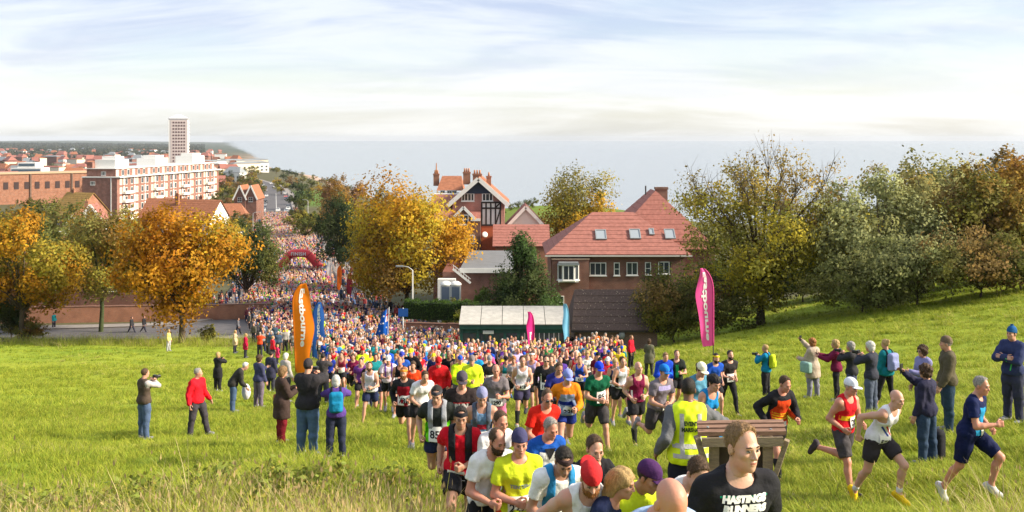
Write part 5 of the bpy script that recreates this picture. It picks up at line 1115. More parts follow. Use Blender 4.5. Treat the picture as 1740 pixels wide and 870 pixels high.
tree('dull brown tree deep behind the amber tree', gx(1745, 84), 86, 9.5, 9.0, [(G3, 2), (B1, 2), (G1, 2)], 9000, .22, .03, 57, .3)
shrub('dark undergrowth bush beneath the grey-green tree', gx(1470, 63), 63.5, 3.4, 6.5, [((.20, .22, .08), 3), (G3, 3)], 6000, .13, 43)
shrub('shaggy dark bush at the foot of the golden-topped tree', gx(1570, 61), 62, 4.2, 7.0, [((.22, .24, .09), 3), (G3, 2), ((.27, .28, .12), 2)], 7000, .14, 44)
shrub('brown-green bush at the foot of the amber tree', gx(1680, 60), 61, 4.0, 7.5, [(B1, 2), (G3, 3), ((.2, .19, .08), 2)], 7000, .14, 45)
shrub('rounded bush on the right end of the thicket edge', gx(1765, 58), 60, 3.6, 6.0, [(B1, 2), (G3, 3), (G1, 2)], 5000, .14, 46)
shrub('small round bush by the road edge right of the glowing orange tree', gx(352, 93), 93.5, 1.6, 2.0, [(G3, 3), (Y2, 1)], 1500, .11, 47)
shrub('ivy-dark bush under the left edge tree', gx(20, 99), 99, 4.6, 4.4, [(G2, 3), (G4, 2), (G1, 1)], 5000, .15, 48)
shrub('amber bush on the verge near the left edge', gx(50, 97), 96.5, 2.0, 3.4, [(O4, 2), (Y2, 2), (G3, 2)], 2500, .12, 49)
shrub('spiky garden shrub beside the portable toilets', gx(760, 91), 91.5, 2.5, 3.0, [(G3, 2), (G1, 2), (Y2, 1)], 3000, .12, 50, lift=1.6)
shrub('bright young shrub left of the conical evergreen', gx(820, 93), 93.5, 3.0, 1.7, [((.11, .17, .03), 3), (G1, 1)], 2200, .13, 51, lift=2.0)
shrub('golden-green shrub behind the shelter roof', gx(800, 80), 80.5, 1.3, 2.4, [((.26, .28, .03), 3), (G3, 1)], 1800, .10, 52, lift=2.2)
# clipped hedge on the wall
def hedge(label, x0, y0, x1, y1, z0, z1, d, seed, pal, n):
    rs = np.random.RandomState(seed); t = rs.rand(n); f = rs.rand(n); face = rs.rand(n); L = np.array([x1-x0, y1-y0]); nrm = np.array([-L[1], L[0]])/np.linalg.norm(L); q = np.where(face < .55, 0, np.where(face < .9, rs.rand(n), 1))
    z = np.where(face < .55, z0+(z1-z0)*f, np.where(face < .9, z1, z0+(z1-z0)*f)); wob = .10*np.sin(t*31)+.07*np.sin(t*83+1)
    P = np.stack([x0+L[0]*t+nrm[0]*q*d, y0+L[1]*t+nrm[1]*q*d, z+wob+rs.normal(size=n)*.05], 1); P[:, :2] += rs.normal(size=(n, 2))*.06; pc = np.array([c for c, _ in pal]); C = pc[rs.randint(len(pc), size=n)]*(1+.18*rs.normal(size=(n, 1)))
    V, Q, CC = leaves(P, np.clip(C, .004, .6), .12, rs); me = mesh_np('foliage', V, Q, False); color_attr(me, CC); e = empty('hedge', (0, 0, 0), 0, label, 'hedge'); link('foliage', me, e, LEAF)
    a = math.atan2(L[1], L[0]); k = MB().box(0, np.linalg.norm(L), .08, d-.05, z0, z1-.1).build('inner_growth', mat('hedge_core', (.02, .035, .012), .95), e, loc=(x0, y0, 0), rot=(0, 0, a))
hedge('clipped green hedge on top of the brick wall left of the shelter', gx(686, 89), 89, gx(915, 88), 87.2, CAMZ-(546-235)/F*88, CAMZ-(516-235)/F*88, 1.2, 61, [((.06, .115, .02), 1), ((.09, .15, .028), 1), ((.045, .085, .02), 1)], 9000)
def far_place(px, y):
    a = ('above the white office building' if px < 62 else 'above the long orange-lit building' if px < 138 else 'above the brick end of the flats' if px < 200 else 'above the roof of the flats' if px < 285 else 'around the foot of the tower' if px < 330 else 'just right of the tower' if px < 385 else 'towards the seafront')
    return ('near, ' if y < 800 else 'farther off, ' if y < 1500 else 'small and hazy, ')+a
# the trees of the town, a few crowns shared between copies
def town_trees():
    rs = np.random.RandomState(91); rr = random.Random(5); pals = [([(G1, 3), (G3, 2)], 'green'), ([(G4, 3), (G2, 2)], 'dark green'), ([(B1, 3), (O4, 1), ((.22, .13, .07), 2)], 'russet'), ([(O3, 2), (Y2, 2), (O1, 1)], 'golden'), ([(G3, 2), (Y2, 2), (B2, 1)], 'olive'), ([(B1, 2), (G3, 2)], 'brown-green')]
    protos = []
    for p, nm in pals:
        me, cs = crown_mesh(9, 8.2, rs, p, 2600, .42, 16, .34); mb = MB(); limbs(mb, (0, 0, 0), (0, 0, 3), cs[:8], Vector((0, 0, 6)), .3, rs, 0); protos.append((me, mb.mesh('trunk', BARK), nm))
    n = 0
    def put(px, y, where, kinds, s=1.0, group='trees of the town'):
        nonlocal n
        x = gx(px, y)
        if x > coast(y)-70: return
        me, tk, nm = protos[rr.choice(kinds)]; e = empty('town_tree', (x, y, gz(x, y)-.6), rr.uniform(0, 6.28), '%s tree %s' % (nm, where), 'tree', group); q = s*rr.uniform(.75, 1.25); e.scale = (q*rr.uniform(.9, 1.25), q*rr.uniform(.9, 1.25), q*rr.uniform(.8, 1.05)); link('crown', me, e, None, (0, 0, 5.6)); link('trunk', tk, e); n += 1
    for px, y in ((500, 300), (512, 270), (520, 245), (505, 340), (515, 380), (503, 420), (520, 460), (545, 330), (560, 300), (590, 290), (610, 310), (528, 520), (505, 560), (540, 600), (560, 500), (480, 640), (497, 700), (470, 760), (512, 640), (525, 300), (620, 260), (640, 280)): put(px, y, 'on the seaward side of the sloping road', (0, 1, 2, 3, 4), .8 if y < 400 else .9)
    for px, y in ((400, 235), (408, 250), (385, 255), (412, 275), (395, 215), (350, 270), (330, 300), (360, 330), (380, 350), (395, 370), (378, 400), (398, 430), (405, 470), (388, 500), (410, 560), (420, 620), (432, 680), (402, 640), (385, 700), (375, 620), (425, 500), (436, 560), (418, 410)): put(px, y, 'beside the flats above the sloping road', (0, 2, 3, 4, 5), .72 if y < 300 else .9)
    for px, y in ((20, 190), (60, 205), (90, 215), (35, 240), (10, 260), (180, 205), (205, 220), (235, 230), (255, 215), (70, 300), (50, 340), (110, 310), (15, 330), (130, 300), (300, 262)): put(px, y, 'behind the roadside trees left of the flats', (0, 1, 4, 5), .85)
    for _ in range(150):
        y = 450*math.exp(rr.random()*1.5); px = rr.uniform(-10, 440); put(px, y, far_place(px, y), (0, 1, 2, 4, 5), 1.1)
    for _ in range(46):
        y = rr.uniform(560, 1350); put(870+F*(float(coast(y))-rr.uniform(75, 200))/y, y, 'on the wooded slope above the shingle beach', (0, 1, 4, 5), .9)
    for px, y in ((868, 255), (880, 262), (852, 248), (895, 270), (905, 258), (845, 262)): put(px, y, 'by the clifftop lawn', (1, 0), .30)
town_trees()
def far_woods():
    """the wooded far hills read as one mass"""
    rs = np.random.RandomState(17); n = 26000; Y = 2600*np.exp(rs.rand(n)*1.15); X = (rs.uniform(-40, 420, n)-870)/F*Y; ok = X < coast(Y)-220; X, Y = X[ok], Y[ok]; Z = ground(X, Y)+rs.uniform(0, 9, len(X)); C = np.array([[.05, .065, .04], [.08, .075, .045], [.065, .08, .05]])[rs.randint(3, size=len(X))]*(1+.2*rs.normal(size=(len(X), 1)))
    V, Q, CC = leaves(np.stack([X, Y, Z], 1), np.clip(C, .01, .5), 16.0, rs, up=.6); me = mesh_np('far_woods', V, Q, False); color_attr(me, CC); tag(link('far_woods', me, None, LEAF), 'hazy wooded hills on the horizon beyond the town', 'woods', kind='stuff')
far_woods()
# ------------------------------------------------------------------ flags, arch, stand, cars, street furniture
def hexc(s, k=.85):
    f = lambda v: (v/12.92 if v <= .04045 else ((v+.055)/1.055)**2.4)*k
    return tuple(f(int(s[i:i+2], 16)/255) for i in (0, 2, 4))
def feather_flag(label, x, y, H, W, col, text=None, txtc=(.8, .8, .8), yaw=0, mirror=False, bulge=.35, slim=1.0, seed=0, start=.10, bow=.10, tsize=None, lean=0.0, tz=(.18, .92), right=True):
    """curved pole with a sail of cloth; the sail lies left of the pole when right is True"""
    e = empty('feather_flag', (x, y, gz(x, y)), R(yaw), label, 'flag'); s = -1 if right else 1; rs = np.random.RandomState(seed)
    def pole(t): return Vector((s*W*.62*max(0, (t-.72)/.28)**2+lean*t, 0, H*(t-.06*max(0, (t-.8)/.2)**2)))
    MB().tube([pole(t) for t in np.linspace(0, 1, 22)], [.028-.016*t for t in np.linspace(0, 1, 22)], 8).build('pole', mat('flag_pole', (.05, .05, .055), .4), e, True)
    n, m = 40, 12; V = []; Q = []
    def wid(t): return W*slim*(.55+.45*math.sin(min(1, (t-start)/.5)*1.57))*(1-.85*max(0, (t-.70)/.30)**1.6)*(1+.06*math.sin(t*14+seed))
    def pt(t, u):
        p = pole(t); w = wid(t); zz = p.z-.22*W*u*(1-t)*.6-(.10*W*u if t < .2 else 0); return Vector((p.x+s*w*u, .16*W*math.sin(u*3.6+t*5+seed)*u*bulge*2+.03*math.sin(t*23+seed*2)*u, zz))
    for i in range(n+1):
        t = start+(1-start-.005)*i/n
        for j in range(m+1): V.append(pt(t, j/m))
    for i in range(n):
        for j in range(m): a = i*(m+1)+j; Q.append((a, a+1, a+m+2, a+m+1))
    o = link('sail', mesh_np('sail', V, Q, True), e, mat('flag_%02x%02x%02x' % tuple(int(c*255) for c in col), col, .7, var=.05, scale=2, trans=.35, spec=.2)); 
    MB().tube([pole(t)+Vector((0, -.0, 0)) for t in np.linspace(start, .98, 18)], .038, 6).build('pole_sleeve', cloth(tuple(c*.55 for c in col)), e, True)
    if text:
        me = text_mesh(text, 1.0, bold=.035); co = np.empty(len(me.vertices)*3, np.float32); me.vertices.foreach_get('co', co); co = co.reshape(-1, 3); x0, x1 = co[:, 0].min(), co[:, 0].max(); hgt = tsize or .42; nv = []
        t0, t1 = tz
        for a, b, _ in co:
            f = (a-x0)/(x1-x0); t = t1-(t1-t0)*f; u = .5+(b*hgt/.72)*(-1 if not mirror else 1)*(1 if right else -1); p = pt(t, max(.02, min(.98, u))); nv.append(p+Vector((0, -.02, 0)))
        me.vertices.foreach_set('co', np.array([list(v) for v in nv], np.float32).ravel()); me.update(); link('lettering', me, o, mat('flag_ink_%02x' % int(txtc[0]*255+txtc[2]*99), txtc, .7))
    return e
ORANGE = hexc('f28a1e'); 
def flagpos(px, pyb, Y): return gx(px, Y), Y
feather_flag('tall orange feather flag with white lettering at the left of the crowd', gx(503, 56), 56, 5.35, 1.05, hexc('f08418', .95), 'Eastbourne', yaw=0, right=False, seed=1, tsize=.30, slim=1.0, tz=(.30, .90), lean=-.25, start=.02)
feather_flag('narrow yellow feather flag just behind the orange one', gx(504, 60), 60, 4.7, .55, hexc('f2dc18', .95), None, yaw=0, right=False, seed=2, start=.05, lean=.1)
feather_flag('blue feather flag with white lettering right of the tall orange flag', gx(532, 72), 72, 4.3, .85, hexc('3f78d8', .95), 'Eastbourne', yaw=-10, right=False, seed=3, tsize=.30, start=.04)
feather_flag('bright pink feather flag with white mirrored lettering standing in the grass', gx(1212, 46), 46, 5.05, .78, hexc('f45aa4', 1.0), 'Eastbourne', yaw=0, mirror=True, right=True, seed=4, tsize=.30, tz=(.30, .93), start=.25)
feather_flag('pink feather flag hanging slack in front of the green shelter', gx(907, 62), 62, 3.6, .48, hexc('e8308a', .95), 'Eastbourne', yaw=25, right=True, seed=5, tsize=.3, bulge=.6, tz=(.1, .6), start=.16)
feather_flag('pale blue feather flag between the shelter and the brick hut', gx(966, 63), 63, 4.2, .40, hexc('7fc4e8', .9), None, yaw=30, right=True, seed=6, bulge=.6, start=.14)
for _i, (_px, _Y, _c, _l) in enumerate(((573, 150, 'e87020', 'small orange feather flag right of the arch'), (563, 158, 'e9e2e0', 'small white feather flag next to the orange one by the arch'), (590, 138, 'a03040', 'dark red feather flag by the evergreen oak'))):
    feather_flag(_l, gx(_px, _Y), _Y, 4.2, .7, hexc(_c), None, right=bool(_i % 2), seed=10+_i)
def arch():
    Y = 176.0; s = Y/F; cx = gx(508.5, Y); zb = gz(cx, Y); e = empty('inflatable_arch', (cx, Y, zb), 0, 'red inflatable start arch across the road with white lettering', 'arch'); X = lambda p: (p-508.5)*s; Z = lambda p: (CAMZ-(p-235)*s)-zb
    k = [(X(474), 0, 0), (X(474), 0, Z(458)), (X(475.5), 0, Z(452)), (X(482), 0, Z(445)), (X(492), 0, Z(433.5)), (X(496), 0, Z(431)), (X(502), 0, Z(430)), (X(515), 0, Z(430)), (X(521), 0, Z(431)), (X(525), 0, Z(433.5)), (X(536), 0, Z(445)), (X(540.5), 0, Z(452)), (X(542), 0, Z(458)), (X(541), 0, 0)]
    MB().tube(k, .70, 16).build('tube', mat('red_vinyl', (.68, .05, .065), .4, var=.05, scale=.6), e, True); 
    for i in (2, 4, 9, 11): d = (Vector(k[i+1])-Vector(k[i-1])).normalized(); MB().tube([Vector(k[i])-d*.06, Vector(k[i])+d*.06], .725, 16, False).build('seam_band', mat('dark_red_vinyl', (.35, .02, .03), .5), e, True)
    me = text_mesh('FINISH', .78, bold=.02, spacing=1.15); o = link('lettering', me, e, mat('white_print', (.8, .8, .8), .6), (X(508.5), -.73, Z(431)), (R(90), 0, 0))
    for sx in (-1, 1): MB().tube([(sx*3.3, .2, 3.0), (sx*6.2, 1.0, .3)], .03, 5).build('guy_rope', cloth((.6, .6, .6)), e)
arch()
WOODW = mat('weathered_wood', (.26, .20, .135), .85, var=.3, scale=5, bump=.5, bscale=24, stretch=(1, 6, 6)); WOODT = mat('worn_table_top', (.25, .145, .10), .8, var=.35, scale=6, bump=.4, bscale=20, stretch=(1, 5, 5))
def wood_stand():
    Y = 9.4; x = gx(1258, Y); zb = gz(x, Y); e = empty('wooden_stand', (x, Y, zb), R(-8), 'weathered wooden stand with plank top in front of the marshal', 'stand'); h = (CAMZ-(726-235)/F*Y)-zb
    for i in range(3): MB().box(-.39, .39, -.17+.082*i, -.17+.082*i+.077, -.020, .020).build('plank', WOODT, e, loc=(0, 0, h+.012*i), rot=(R(4), R(-3), 0))
    MB().box(-.36, .36, -.20, -.165, -.10, -.02).build('edge_rail', WOODW, e, loc=(0, 0, h-.02), rot=(0, R(-3), 0)); MB().box(-.34, .34, .08, .115, -.09, -.01).build('edge_rail', WOODW, e, loc=(0, 0, h-.01), rot=(0, R(-3), 0))
    for s in (-1, 1):
        MB().box(-.045, .045, -.045, .045, -.4, h-.06).build('post', WOODW, e, loc=(s*.24, -.03, 0)); MB().bar((s*.25, -.10, h-.55), (s*.40, -.14, h-.06), .07, .045).build('brace', WOODW, e); MB().bar((s*.24, .0, h-.62), (s*.24, .16, h-.06), .05, .06, up=(1, 0, 0)).build('brace', WOODW, e)
    MB().box(-.24, .24, -.05, -.015, h-.50, h-.42).build('cross_rail', WOODW, e, loc=(0, -.04, 0)); MB().box(-.2, .2, .0, .03, h-.95, h-.16).build('back_panel', mat('dark_board', (.07, .05, .035), .8, var=.2, scale=5), e)
    for u in (-.3, -.02, .26): MB().tube([(u, -.12, h+.018), (u, -.12, h+.03)], .012, 8).build('bolt', SLATE, e)
wood_stand()
# cars along the far road
def car_protos():
    prof = [(-2.1, .35), (-2.15, .7), (-1.9, .95), (-1.25, 1.0), (-.75, 1.42), (.75, 1.46), (1.5, 1.02), (2.0, .92), (2.15, .6), (2.1, .3)]
    body = MB(); n = len(prof); W = .86; V = []; Fs = []
    for sx in (-1, 1):
        for a, b in prof: V.append((sx*(W if b < 1.05 else .66), a, b))
    Fs = [tuple(range(n)), tuple(range(2*n-1, n-1, -1))]+[(i, i+n, (i+1) % n+n, (i+1) % n) for i in range(n)]; body.add(V, Fs)
    g = MB(); g.add([(-.60, -1.23, 1.03), (.60, -1.23, 1.03), (.56, -.80, 1.40), (-.56, -.80, 1.40)], [(0, 1, 2, 3)]); g2 = MB().add([(-.60, 1.47, 1.06), (.60, 1.47, 1.06), (.56, .80, 1.44), (-.56, .80, 1.44)], [(3, 2, 1, 0)])
    for k in g.v: pass
    g.v = [(a, b-.02, c+.015) for a, b, c in g.v]; g2.v = [(a, b+.02, c+.015) for a, b, c in g2.v]
    sg = MB()
    sg.add([(.855, -.95, 1.06), (.855, 1.15, 1.06), (.70, .70, 1.40), (.70, -.70, 1.38)], [(0, 1, 2, 3)])
    wh = MB().tube([(-.1, 0, 0), (.1, 0, 0)], .31, 14); hl = MB().box(-.17, .17, -.05, .04, -.07, .07)
    return body.mesh('body'), g.mesh('windscreen'), g2.mesh('rear_window'), sg.mesh('side_window'), wh.mesh('wheel', None, True), hl.mesh('headlight')
CP = car_protos()
def car(x, y, rot, col, label):
    e = empty('parked_car', (x, y, gz(x, y)+.12), R(rot), label, 'car', 'cars along the far road'); paint = mat('car_paint_%02x%02x%02x' % tuple(int(c*255) for c in col), col, .25, spec=.6); link('body', CP[0], e, paint); link('windscreen', CP[1], e, GLASS); link('rear_window', CP[2], e, GLASS)
    link('side_window', CP[3], e, GLASS); o = link('side_window', CP[3], e, GLASS); o.scale = (-1, 1, 1)
    for sx in (-1, 1):
        for yy in (-1.3, 1.3): link('wheel', CP[4], e, mat('tyre', (.02, .02, .02), .8), (sx*.78, yy, .31))
        link('headlight', CP[5], e, mat('lamp_glass', (.7, .7, .72), .15, spec=.8), (sx*.6, -2.1, .72))
rr = random.Random(3)
def on_road(Y, o):
    xs = np.interp(Y, [p[1] for p in ROADC[3:]], [p[0] for p in ROADC[3:]]); d = (np.interp(Y+5, [p[1] for p in ROADC[3:]], [p[0] for p in ROADC[3:]])-xs)/5; return float(xs)+o*math.cos(math.atan(d)), Y+o*-math.sin(math.atan(d)), -math.degrees(math.atan(d))
CARS = ((338, -4.9, (.5, .5, .5), 'silver', 'left kerb just beyond the packed crowd'), (352, -4.9, (.03, .04, .07), 'navy', 'left kerb by the twin-gabled house'), (345, 4.6, (.6, .6, .6), 'white', 'right kerb just beyond the packed crowd'), (357, 4.8, (.04, .04, .045), 'black', 'right kerb behind the white car'), (336, 0.6, (.65, .65, .65), 'white', 'middle of the road behind the crowd'), (330, 3.6, (.3, .32, .35), 'grey', 'right lane at the back of the crowd'),
        (372, -4.9, (.25, .26, .28), 'grey', 'left kerb further up the road'), (398, -4.9, (.03, .03, .03), 'black', 'left kerb beyond the grey car'), (424, 4.8, (.04, .05, .09), 'dark blue', 'right kerb beside the green verge'), (440, 4.8, (.5, .08, .06), 'red', 'right kerb at the far end of the straight'), (452, -4.9, (.62, .62, .62), 'white', 'left kerb at the far end of the straight'), (480, 4.9, (.6, .6, .6), 'pale', 'right kerb on the far bend'), (520, -4.9, (.3, .3, .33), 'grey', 'left kerb on the far bend'), (545, 4.9, (.7, .7, .7), 'white', 'right kerb near the vanishing road'), (570, 2, (.5, .5, .52), 'silver', 'driving on the vanishing road'), (600, -4.9, (.65, .65, .65), 'white', 'left kerb near the vanishing road'), (640, 4.8, (.6, .6, .62), 'white', 'farthest right kerb of the road'), (318, -5.0, (.6, .6, .62), 'white', 'left kerb amid the spectators'), (305, -5.0, (.04, .05, .1), 'dark blue', 'left kerb amid the spectators'), (292, 5.0, (.5, .55, .6), 'pale grey', 'right kerb amid the spectators'))
for Y, o, c, cn, wh in CARS:
    x, y, a = on_road(Y*1.2, o); car(x, y, a, c, '%s car at the %s' % (cn, wh) if 'kerb' in wh or 'middle' in wh or 'lane' in wh else '%s car %s' % (cn, wh))
def street_lamp(label, x, y, H=8.0, arm=1.2, side=1):
    e = empty('street_lamp', (x, y, gz(x, y)), 0, label, 'street lamp', 'street lamps'); MB().tube([(0, 0, 0), (0, 0, 1.4), (0, 0, H-.3), (side*.4, 0, H), (side*arm, 0, H+.1)], [.13, .09, .07, .05, .045], 8).build('pole', mat('lamp_grey', (.45, .45, .45), .5), e, True); MB().box(-.35, .35, -.13, .13, -.08, .05).build('lamp_head', SLATE, e, loc=(side*(arm+.25), 0, H+.1))
for Y, o, s, l in ((240, -8.2, 1, 'pale street lamp on the left pavement above the crowd'), (322, 8.2, -1, 'pale street lamp on the right pavement beyond the crowd'), (420, -8, 1, 'far street lamp near the twin-gabled house')): x, y, a = on_road(Y, o); street_lamp(l, x, y, side=s)
street_lamp('grey street lamp in front of the golden maple', gx(701, 98), 98, 7.0, 1.0, -1)
def sign_post():
    Y = 84; x = gx(685, Y); e = empty('road_sign', (x, Y, gz(x, Y)), 0, 'blue road sign on a pale post by the brick wall', 'sign'); MB().tube([(0, 0, 0), (0, 0, 3.4)], .05, 8).build('post', WHITE, e, True); MB().box(-.4, .4, -.06, -.02, 2.7, 3.35).build('sign_plate', mat('sign_blue', (.02, .10, .36), .4), e)
sign_post()
def loo(label, px, Y):
    x = gx(px, Y); zb = CAMZ-(502-235)/F*Y; e = empty('portable_toilet', (x, Y, gz(x, Y)), 0, label, 'toilet', 'portable toilets'); h = (CAMZ-(486-235)/F*Y)-gz(x, Y)
    MB().box(-.48, .48, 0, 1.0, 0, h).build('cabin', mat('grey_plastic', (.45, .46, .48), .5), e); V = []; f = Field((-.7, -.3, -.1), (.7, 1.3, .6), .08); f.ell((0, .5, 0), (.58, .62, .42), k=.01); f.keep((0, 0, 0), (0, 0, -1)); V, Q = f.nets(); link('roof', mesh_np('roof', V, Q), e, WHITE, (0, 0, h)); MB().box(-.36, .36, -.03, 0, .1, h-.1).build('door', mat('blue_plastic', (.10, .13, .2), .5), e)
loo('left one of two white domed portable toilets by the annexe', 757, 99); loo('right one of two white domed portable toilets by the annexe', 774, 99)
def fence_panel(label, x, y, rot=0):
    e = empty('crowd_barrier', (x, y, gz(x, y)), R(rot), label, 'barrier', 'crowd barriers'); m = mat('barrier_blue', (.12, .22, .42), .5); MB().tube([(-1, 0, .1), (-1, 0, 1.1), (1, 0, 1.1), (1, 0, .1)], .025, 6).build('frame', SLATE, e); MB().box(-.97, .97, -.01, .01, .2, 1.05).build('cover_sheet', m, e)
for px, Y in ((418, 118), (432, 116), (446, 114)): fence_panel('blue sheeted crowd barrier among the spectators left of the road', gx(px, Y), Y, -8)
# ------------------------------------------------------------------ the people one can tell apart
RES = []
def pose(base, **kw): d = dict(RUN[base] if isinstance(base, str) else base); d.update(kw); return d
BLK, NAVY, WHT, GRYC, RED, MAROON, LIME = (.018, .018, .022), (.02, .028, .075), (.72, .72, .72), (.17, .165, .175), (.52, .025, .03), (.20, .02, .045), (.62, .78, .03)
def hero(label, px, py, Y0, yaw, P, group='runners climbing the field', height=1.76, fem=False, build=1.0, number=None, bz=.10, bx=0.0, socks=None, extra=None, top='tee', bottom='shorts', seed=None, bibw=.24, bibh=.2, tol=.22, **kw):
    seed = seed if seed is not None else int(px*7+py) % 97; vx = min(.034, max(.0125, Y0*.0013)); lod = 'hi' if Y0 < 9.5 else ('mid' if Y0 < 21 else 'lo')
    B = Body(P, height, fem, build, vx, lod); D = dress(B, top, bottom, seed, socks)
    best = None
    h0 = rot2(B.headc[0]*B.sc, B.headc[1]*B.sc, R(yaw))[1]
    for Y in np.linspace(Y0*(1-tol)-h0, Y0*(1+tol)-h0, 81):
        Yh = Y+rot2(B.headc[0]*B.sc, B.headc[1]*B.sc, R(yaw))[1]; x = gx(px, Yh); hp = 235+(CAMZ-(gz(x, Y)+B.htop))/Yh*F; c = abs(hp-py)+abs(Yh-Y0)/Y0*100
        if best is None or c < best[0]: best = (c, Y, hp, Yh)
    Y = best[1]; RES.append((label[:40], round(Y0, 1), round(best[3], 1), py, round(best[2])))
    # px gives the middle of the head: step the figure so that its head, not its feet, stands there
    hx, hy = rot2(B.headc[0]*B.sc, B.headc[1]*B.sc, R(yaw)); p = stand(B, D, gx(px, Y+hy)-hx, Y, yaw, label, group, top=top, bottom=bottom, detail=Y0 < 24, **kw)
    if number is not None: bib(p, B, D, number, bz, bx, bibw, bibh)
    if extra: extra(p, B, D)
    return p
def add(p, name, VQ, col): return link(name, mesh_np(name, *VQ), p, cloth(col))
def x_pack(col=(.05, .28, .5), strap=None, flapc=None):
    def f(p, B, D): q = add(p, 'backpack', B.pack(), col); add(p, 'shoulder_straps', B.straps(.042, .024, .12), strap or BLK)
    return f
def x_hydra(col, low=.14, w=.034, off=.026): return lambda p, B, D: add(p, 'hydration_vest', B.straps(off, w, low), col)
def both(*fs):
    def f(p, B, D):
        for g in fs: g(p, B, D)
    return f
def camera_in_hands(p, B, D):
    c = (B.wr['L']+B.wr['R'])/2*B.sc+B.Mc@np.array([0, -.05, .06]); o = MB().box(-.07, .07, -.03, .03, -.045, .045).build('camera_body', BLKP, p, loc=tuple(c)); MB().tube([(0, -.03, 0), (0, -.13, 0)], [.035, .04], 12).build('lens', BLKP, o)
BLKP = mat('black_plastic', (.02, .02, .022), .4)
def phone(p, B, D): c = B.wr['R']*B.sc+B.Mh['R']@np.array([0, -.04, -.09]); MB().box(-.04, .04, -.006, .006, -.08, .08).build('phone', BLKP, p, loc=tuple(c))
def arm_band(p, B, D): pass
# --- the nearest runners
def x_hastings(p, B, D):
    g = (.0, .22, .12); panel(p, B, D, -.135, .135, .446, .456, g, off=.010); panel(p, B, D, -.14, .14, .332, .344, g, off=.010); print_text(p, B, D, 'HASTINGS', .048, .420, off=.013, wmax=.25, bold=.004, shear=.18, col=(.75, .75, .75)); print_text(p, B, D, 'RUNNERS', .048, .374, off=.013, wmax=.245, bold=.004, shear=.18, col=(.75, .75, .75))
hero('man in black club shirt with green bars and white lettering, nearest the camera', 1262, 716, 6.0, 16, pose('f', lean=13, head_yaw=10, head_pitch=4, shL=-12, shR=-6, elL=40, elR=38, abdL=14, abdR=16), height=1.84, topc=BLK, hair='short', hairc='light', skin='pale', extra=x_hastings, fem=False, build=1.0)
hero('bald man in pale blue top, head bowed at the bottom edge', 1140, 814, 5.2, 14, pose('e', lean=40, hipL=50, kneeL=70, head_pitch=34, head_yaw=8), topc=hexc('9db4d8'), hair='bald', skin='ruddy', height=1.72)
def x_trim(c):
    def f(p, B, D):
        for s in (-1, 1): panel(p, B, D, 0, 0, .17, .40, c, name='trim', xs=lambda v, s=s: ((s*(.075+.05*(1-v)**3)-.009), (s*(.075+.05*(1-v)**3)+.009)), n=3, m=12)
        panel(p, B, D, -.09, .09, .345, .362, c, name='trim')
    return f
hero('man in backwards red cap and white singlet with navy trim', 1004, 787, 7.8, 8, pose('e', lean=32, head_pitch=32, shL=-10, shR=-14, abdL=26, abdR=28, elL=50, elR=56), topc=WHT, top='vest', hair='crop', hairc='ginger', beard=True, hat='cap_back', hatc=RED, skin='pale', build=1.06, extra=x_trim(NAVY), height=1.78)
hero('young brown-haired man in white top looking down beside the marshal', 1186, 770, 7.0, 16, pose('e', lean=32, head_pitch=36), topc=WHT, hair='short', hairc='brown', skin='pale', height=1.76)
hero('fair-haired woman in navy top at the bottom edge behind the red cap', 1057, 796, 7.0, 48, pose('e', lean=28, head_pitch=14, head_yaw=20), fem=True, topc=NAVY, hair='long', hairc='blond', height=1.66)
hero('man in navy and pink cap wearing a bright yellow running jacket', 1103, 780, 7.8, 34, pose('e', lean=30, head_pitch=24, head_yaw=16), top='jacket', topc=LIME, hair='crop', hairc='dark', hat='cap', hatc=(.06, .02, .09), skin='tan', height=1.72)
hero('dark-haired man in white shirt with blue hydration pack', 958, 761, 8.4, 12, pose('e', lean=34, head_pitch=34), topc=WHT, hair='short', hairc='dark', hat='headband', hatc=(.05, .03, .03), extra=both(x_hydra(hexc('2f86c0')), ), skin='tan', height=1.76)
hero('young man in black shirt behind the red cap', 1011, 728, 8.7, 18, pose('c', lean=16, head_pitch=16), topc=BLK, hair='short', hairc='brown', skin='fair', height=1.78)
hero('grey-haired man in white vest over royal blue sleeves', 936, 711, 9.7, 14, pose('e', lean=20, head_pitch=22, head_yaw=14), top='long', topc=hexc('1d57b4'), hair='short', hairc='grey', skin='ruddy', height=1.74, extra=lambda p, B, D: (panel(p, B, D, -.13, .13, -.02, .40, WHT, name='white_vest', off=.012, n=16, m=16, xs=lambda v: (-.145+.05*max(0, v-.5), .145-.05*max(0, v-.5))), panel(p, B, D, -.05, .05, .30, .44, BLK, name='collar', off=.016, xs=lambda v: (-.07*v, .07*v))))
hero('man in lime green shirt and navy beanie with orange shorts', 883, 730, 9.1, 10, pose('c', lean=12, head_pitch=10, shR=8, elR=96, inR=40), topc=hexc('d8e630', .95), botc=hexc('e8481c'), hair='crop', hairc='dark', hat='beanie', hatc=(.05, .05, .12), skin='ruddy', number='2295', bz=.055, extra=lambda p, B, D: print_text(p, B, D, 'TEN TEN', .05, .25, wmax=.20, col=(.25, .30, .28)), height=1.78)
hero('balding bearded man in white shirt left of the lime green runner', 845, 728, 9.7, 22, pose('e', lean=22, head_pitch=20, head_yaw=14), topc=WHT, hair='thin', hairc='brown', beard=True, skin='ruddy', height=1.76)
hero('man with short hair in white shirt behind the bearded one', 851, 700, 10.6, 30, pose('e', lean=20, head_pitch=16), topc=(.70, .68, .70), hair='crop', hairc='brown', skin='ruddy', height=1.76)
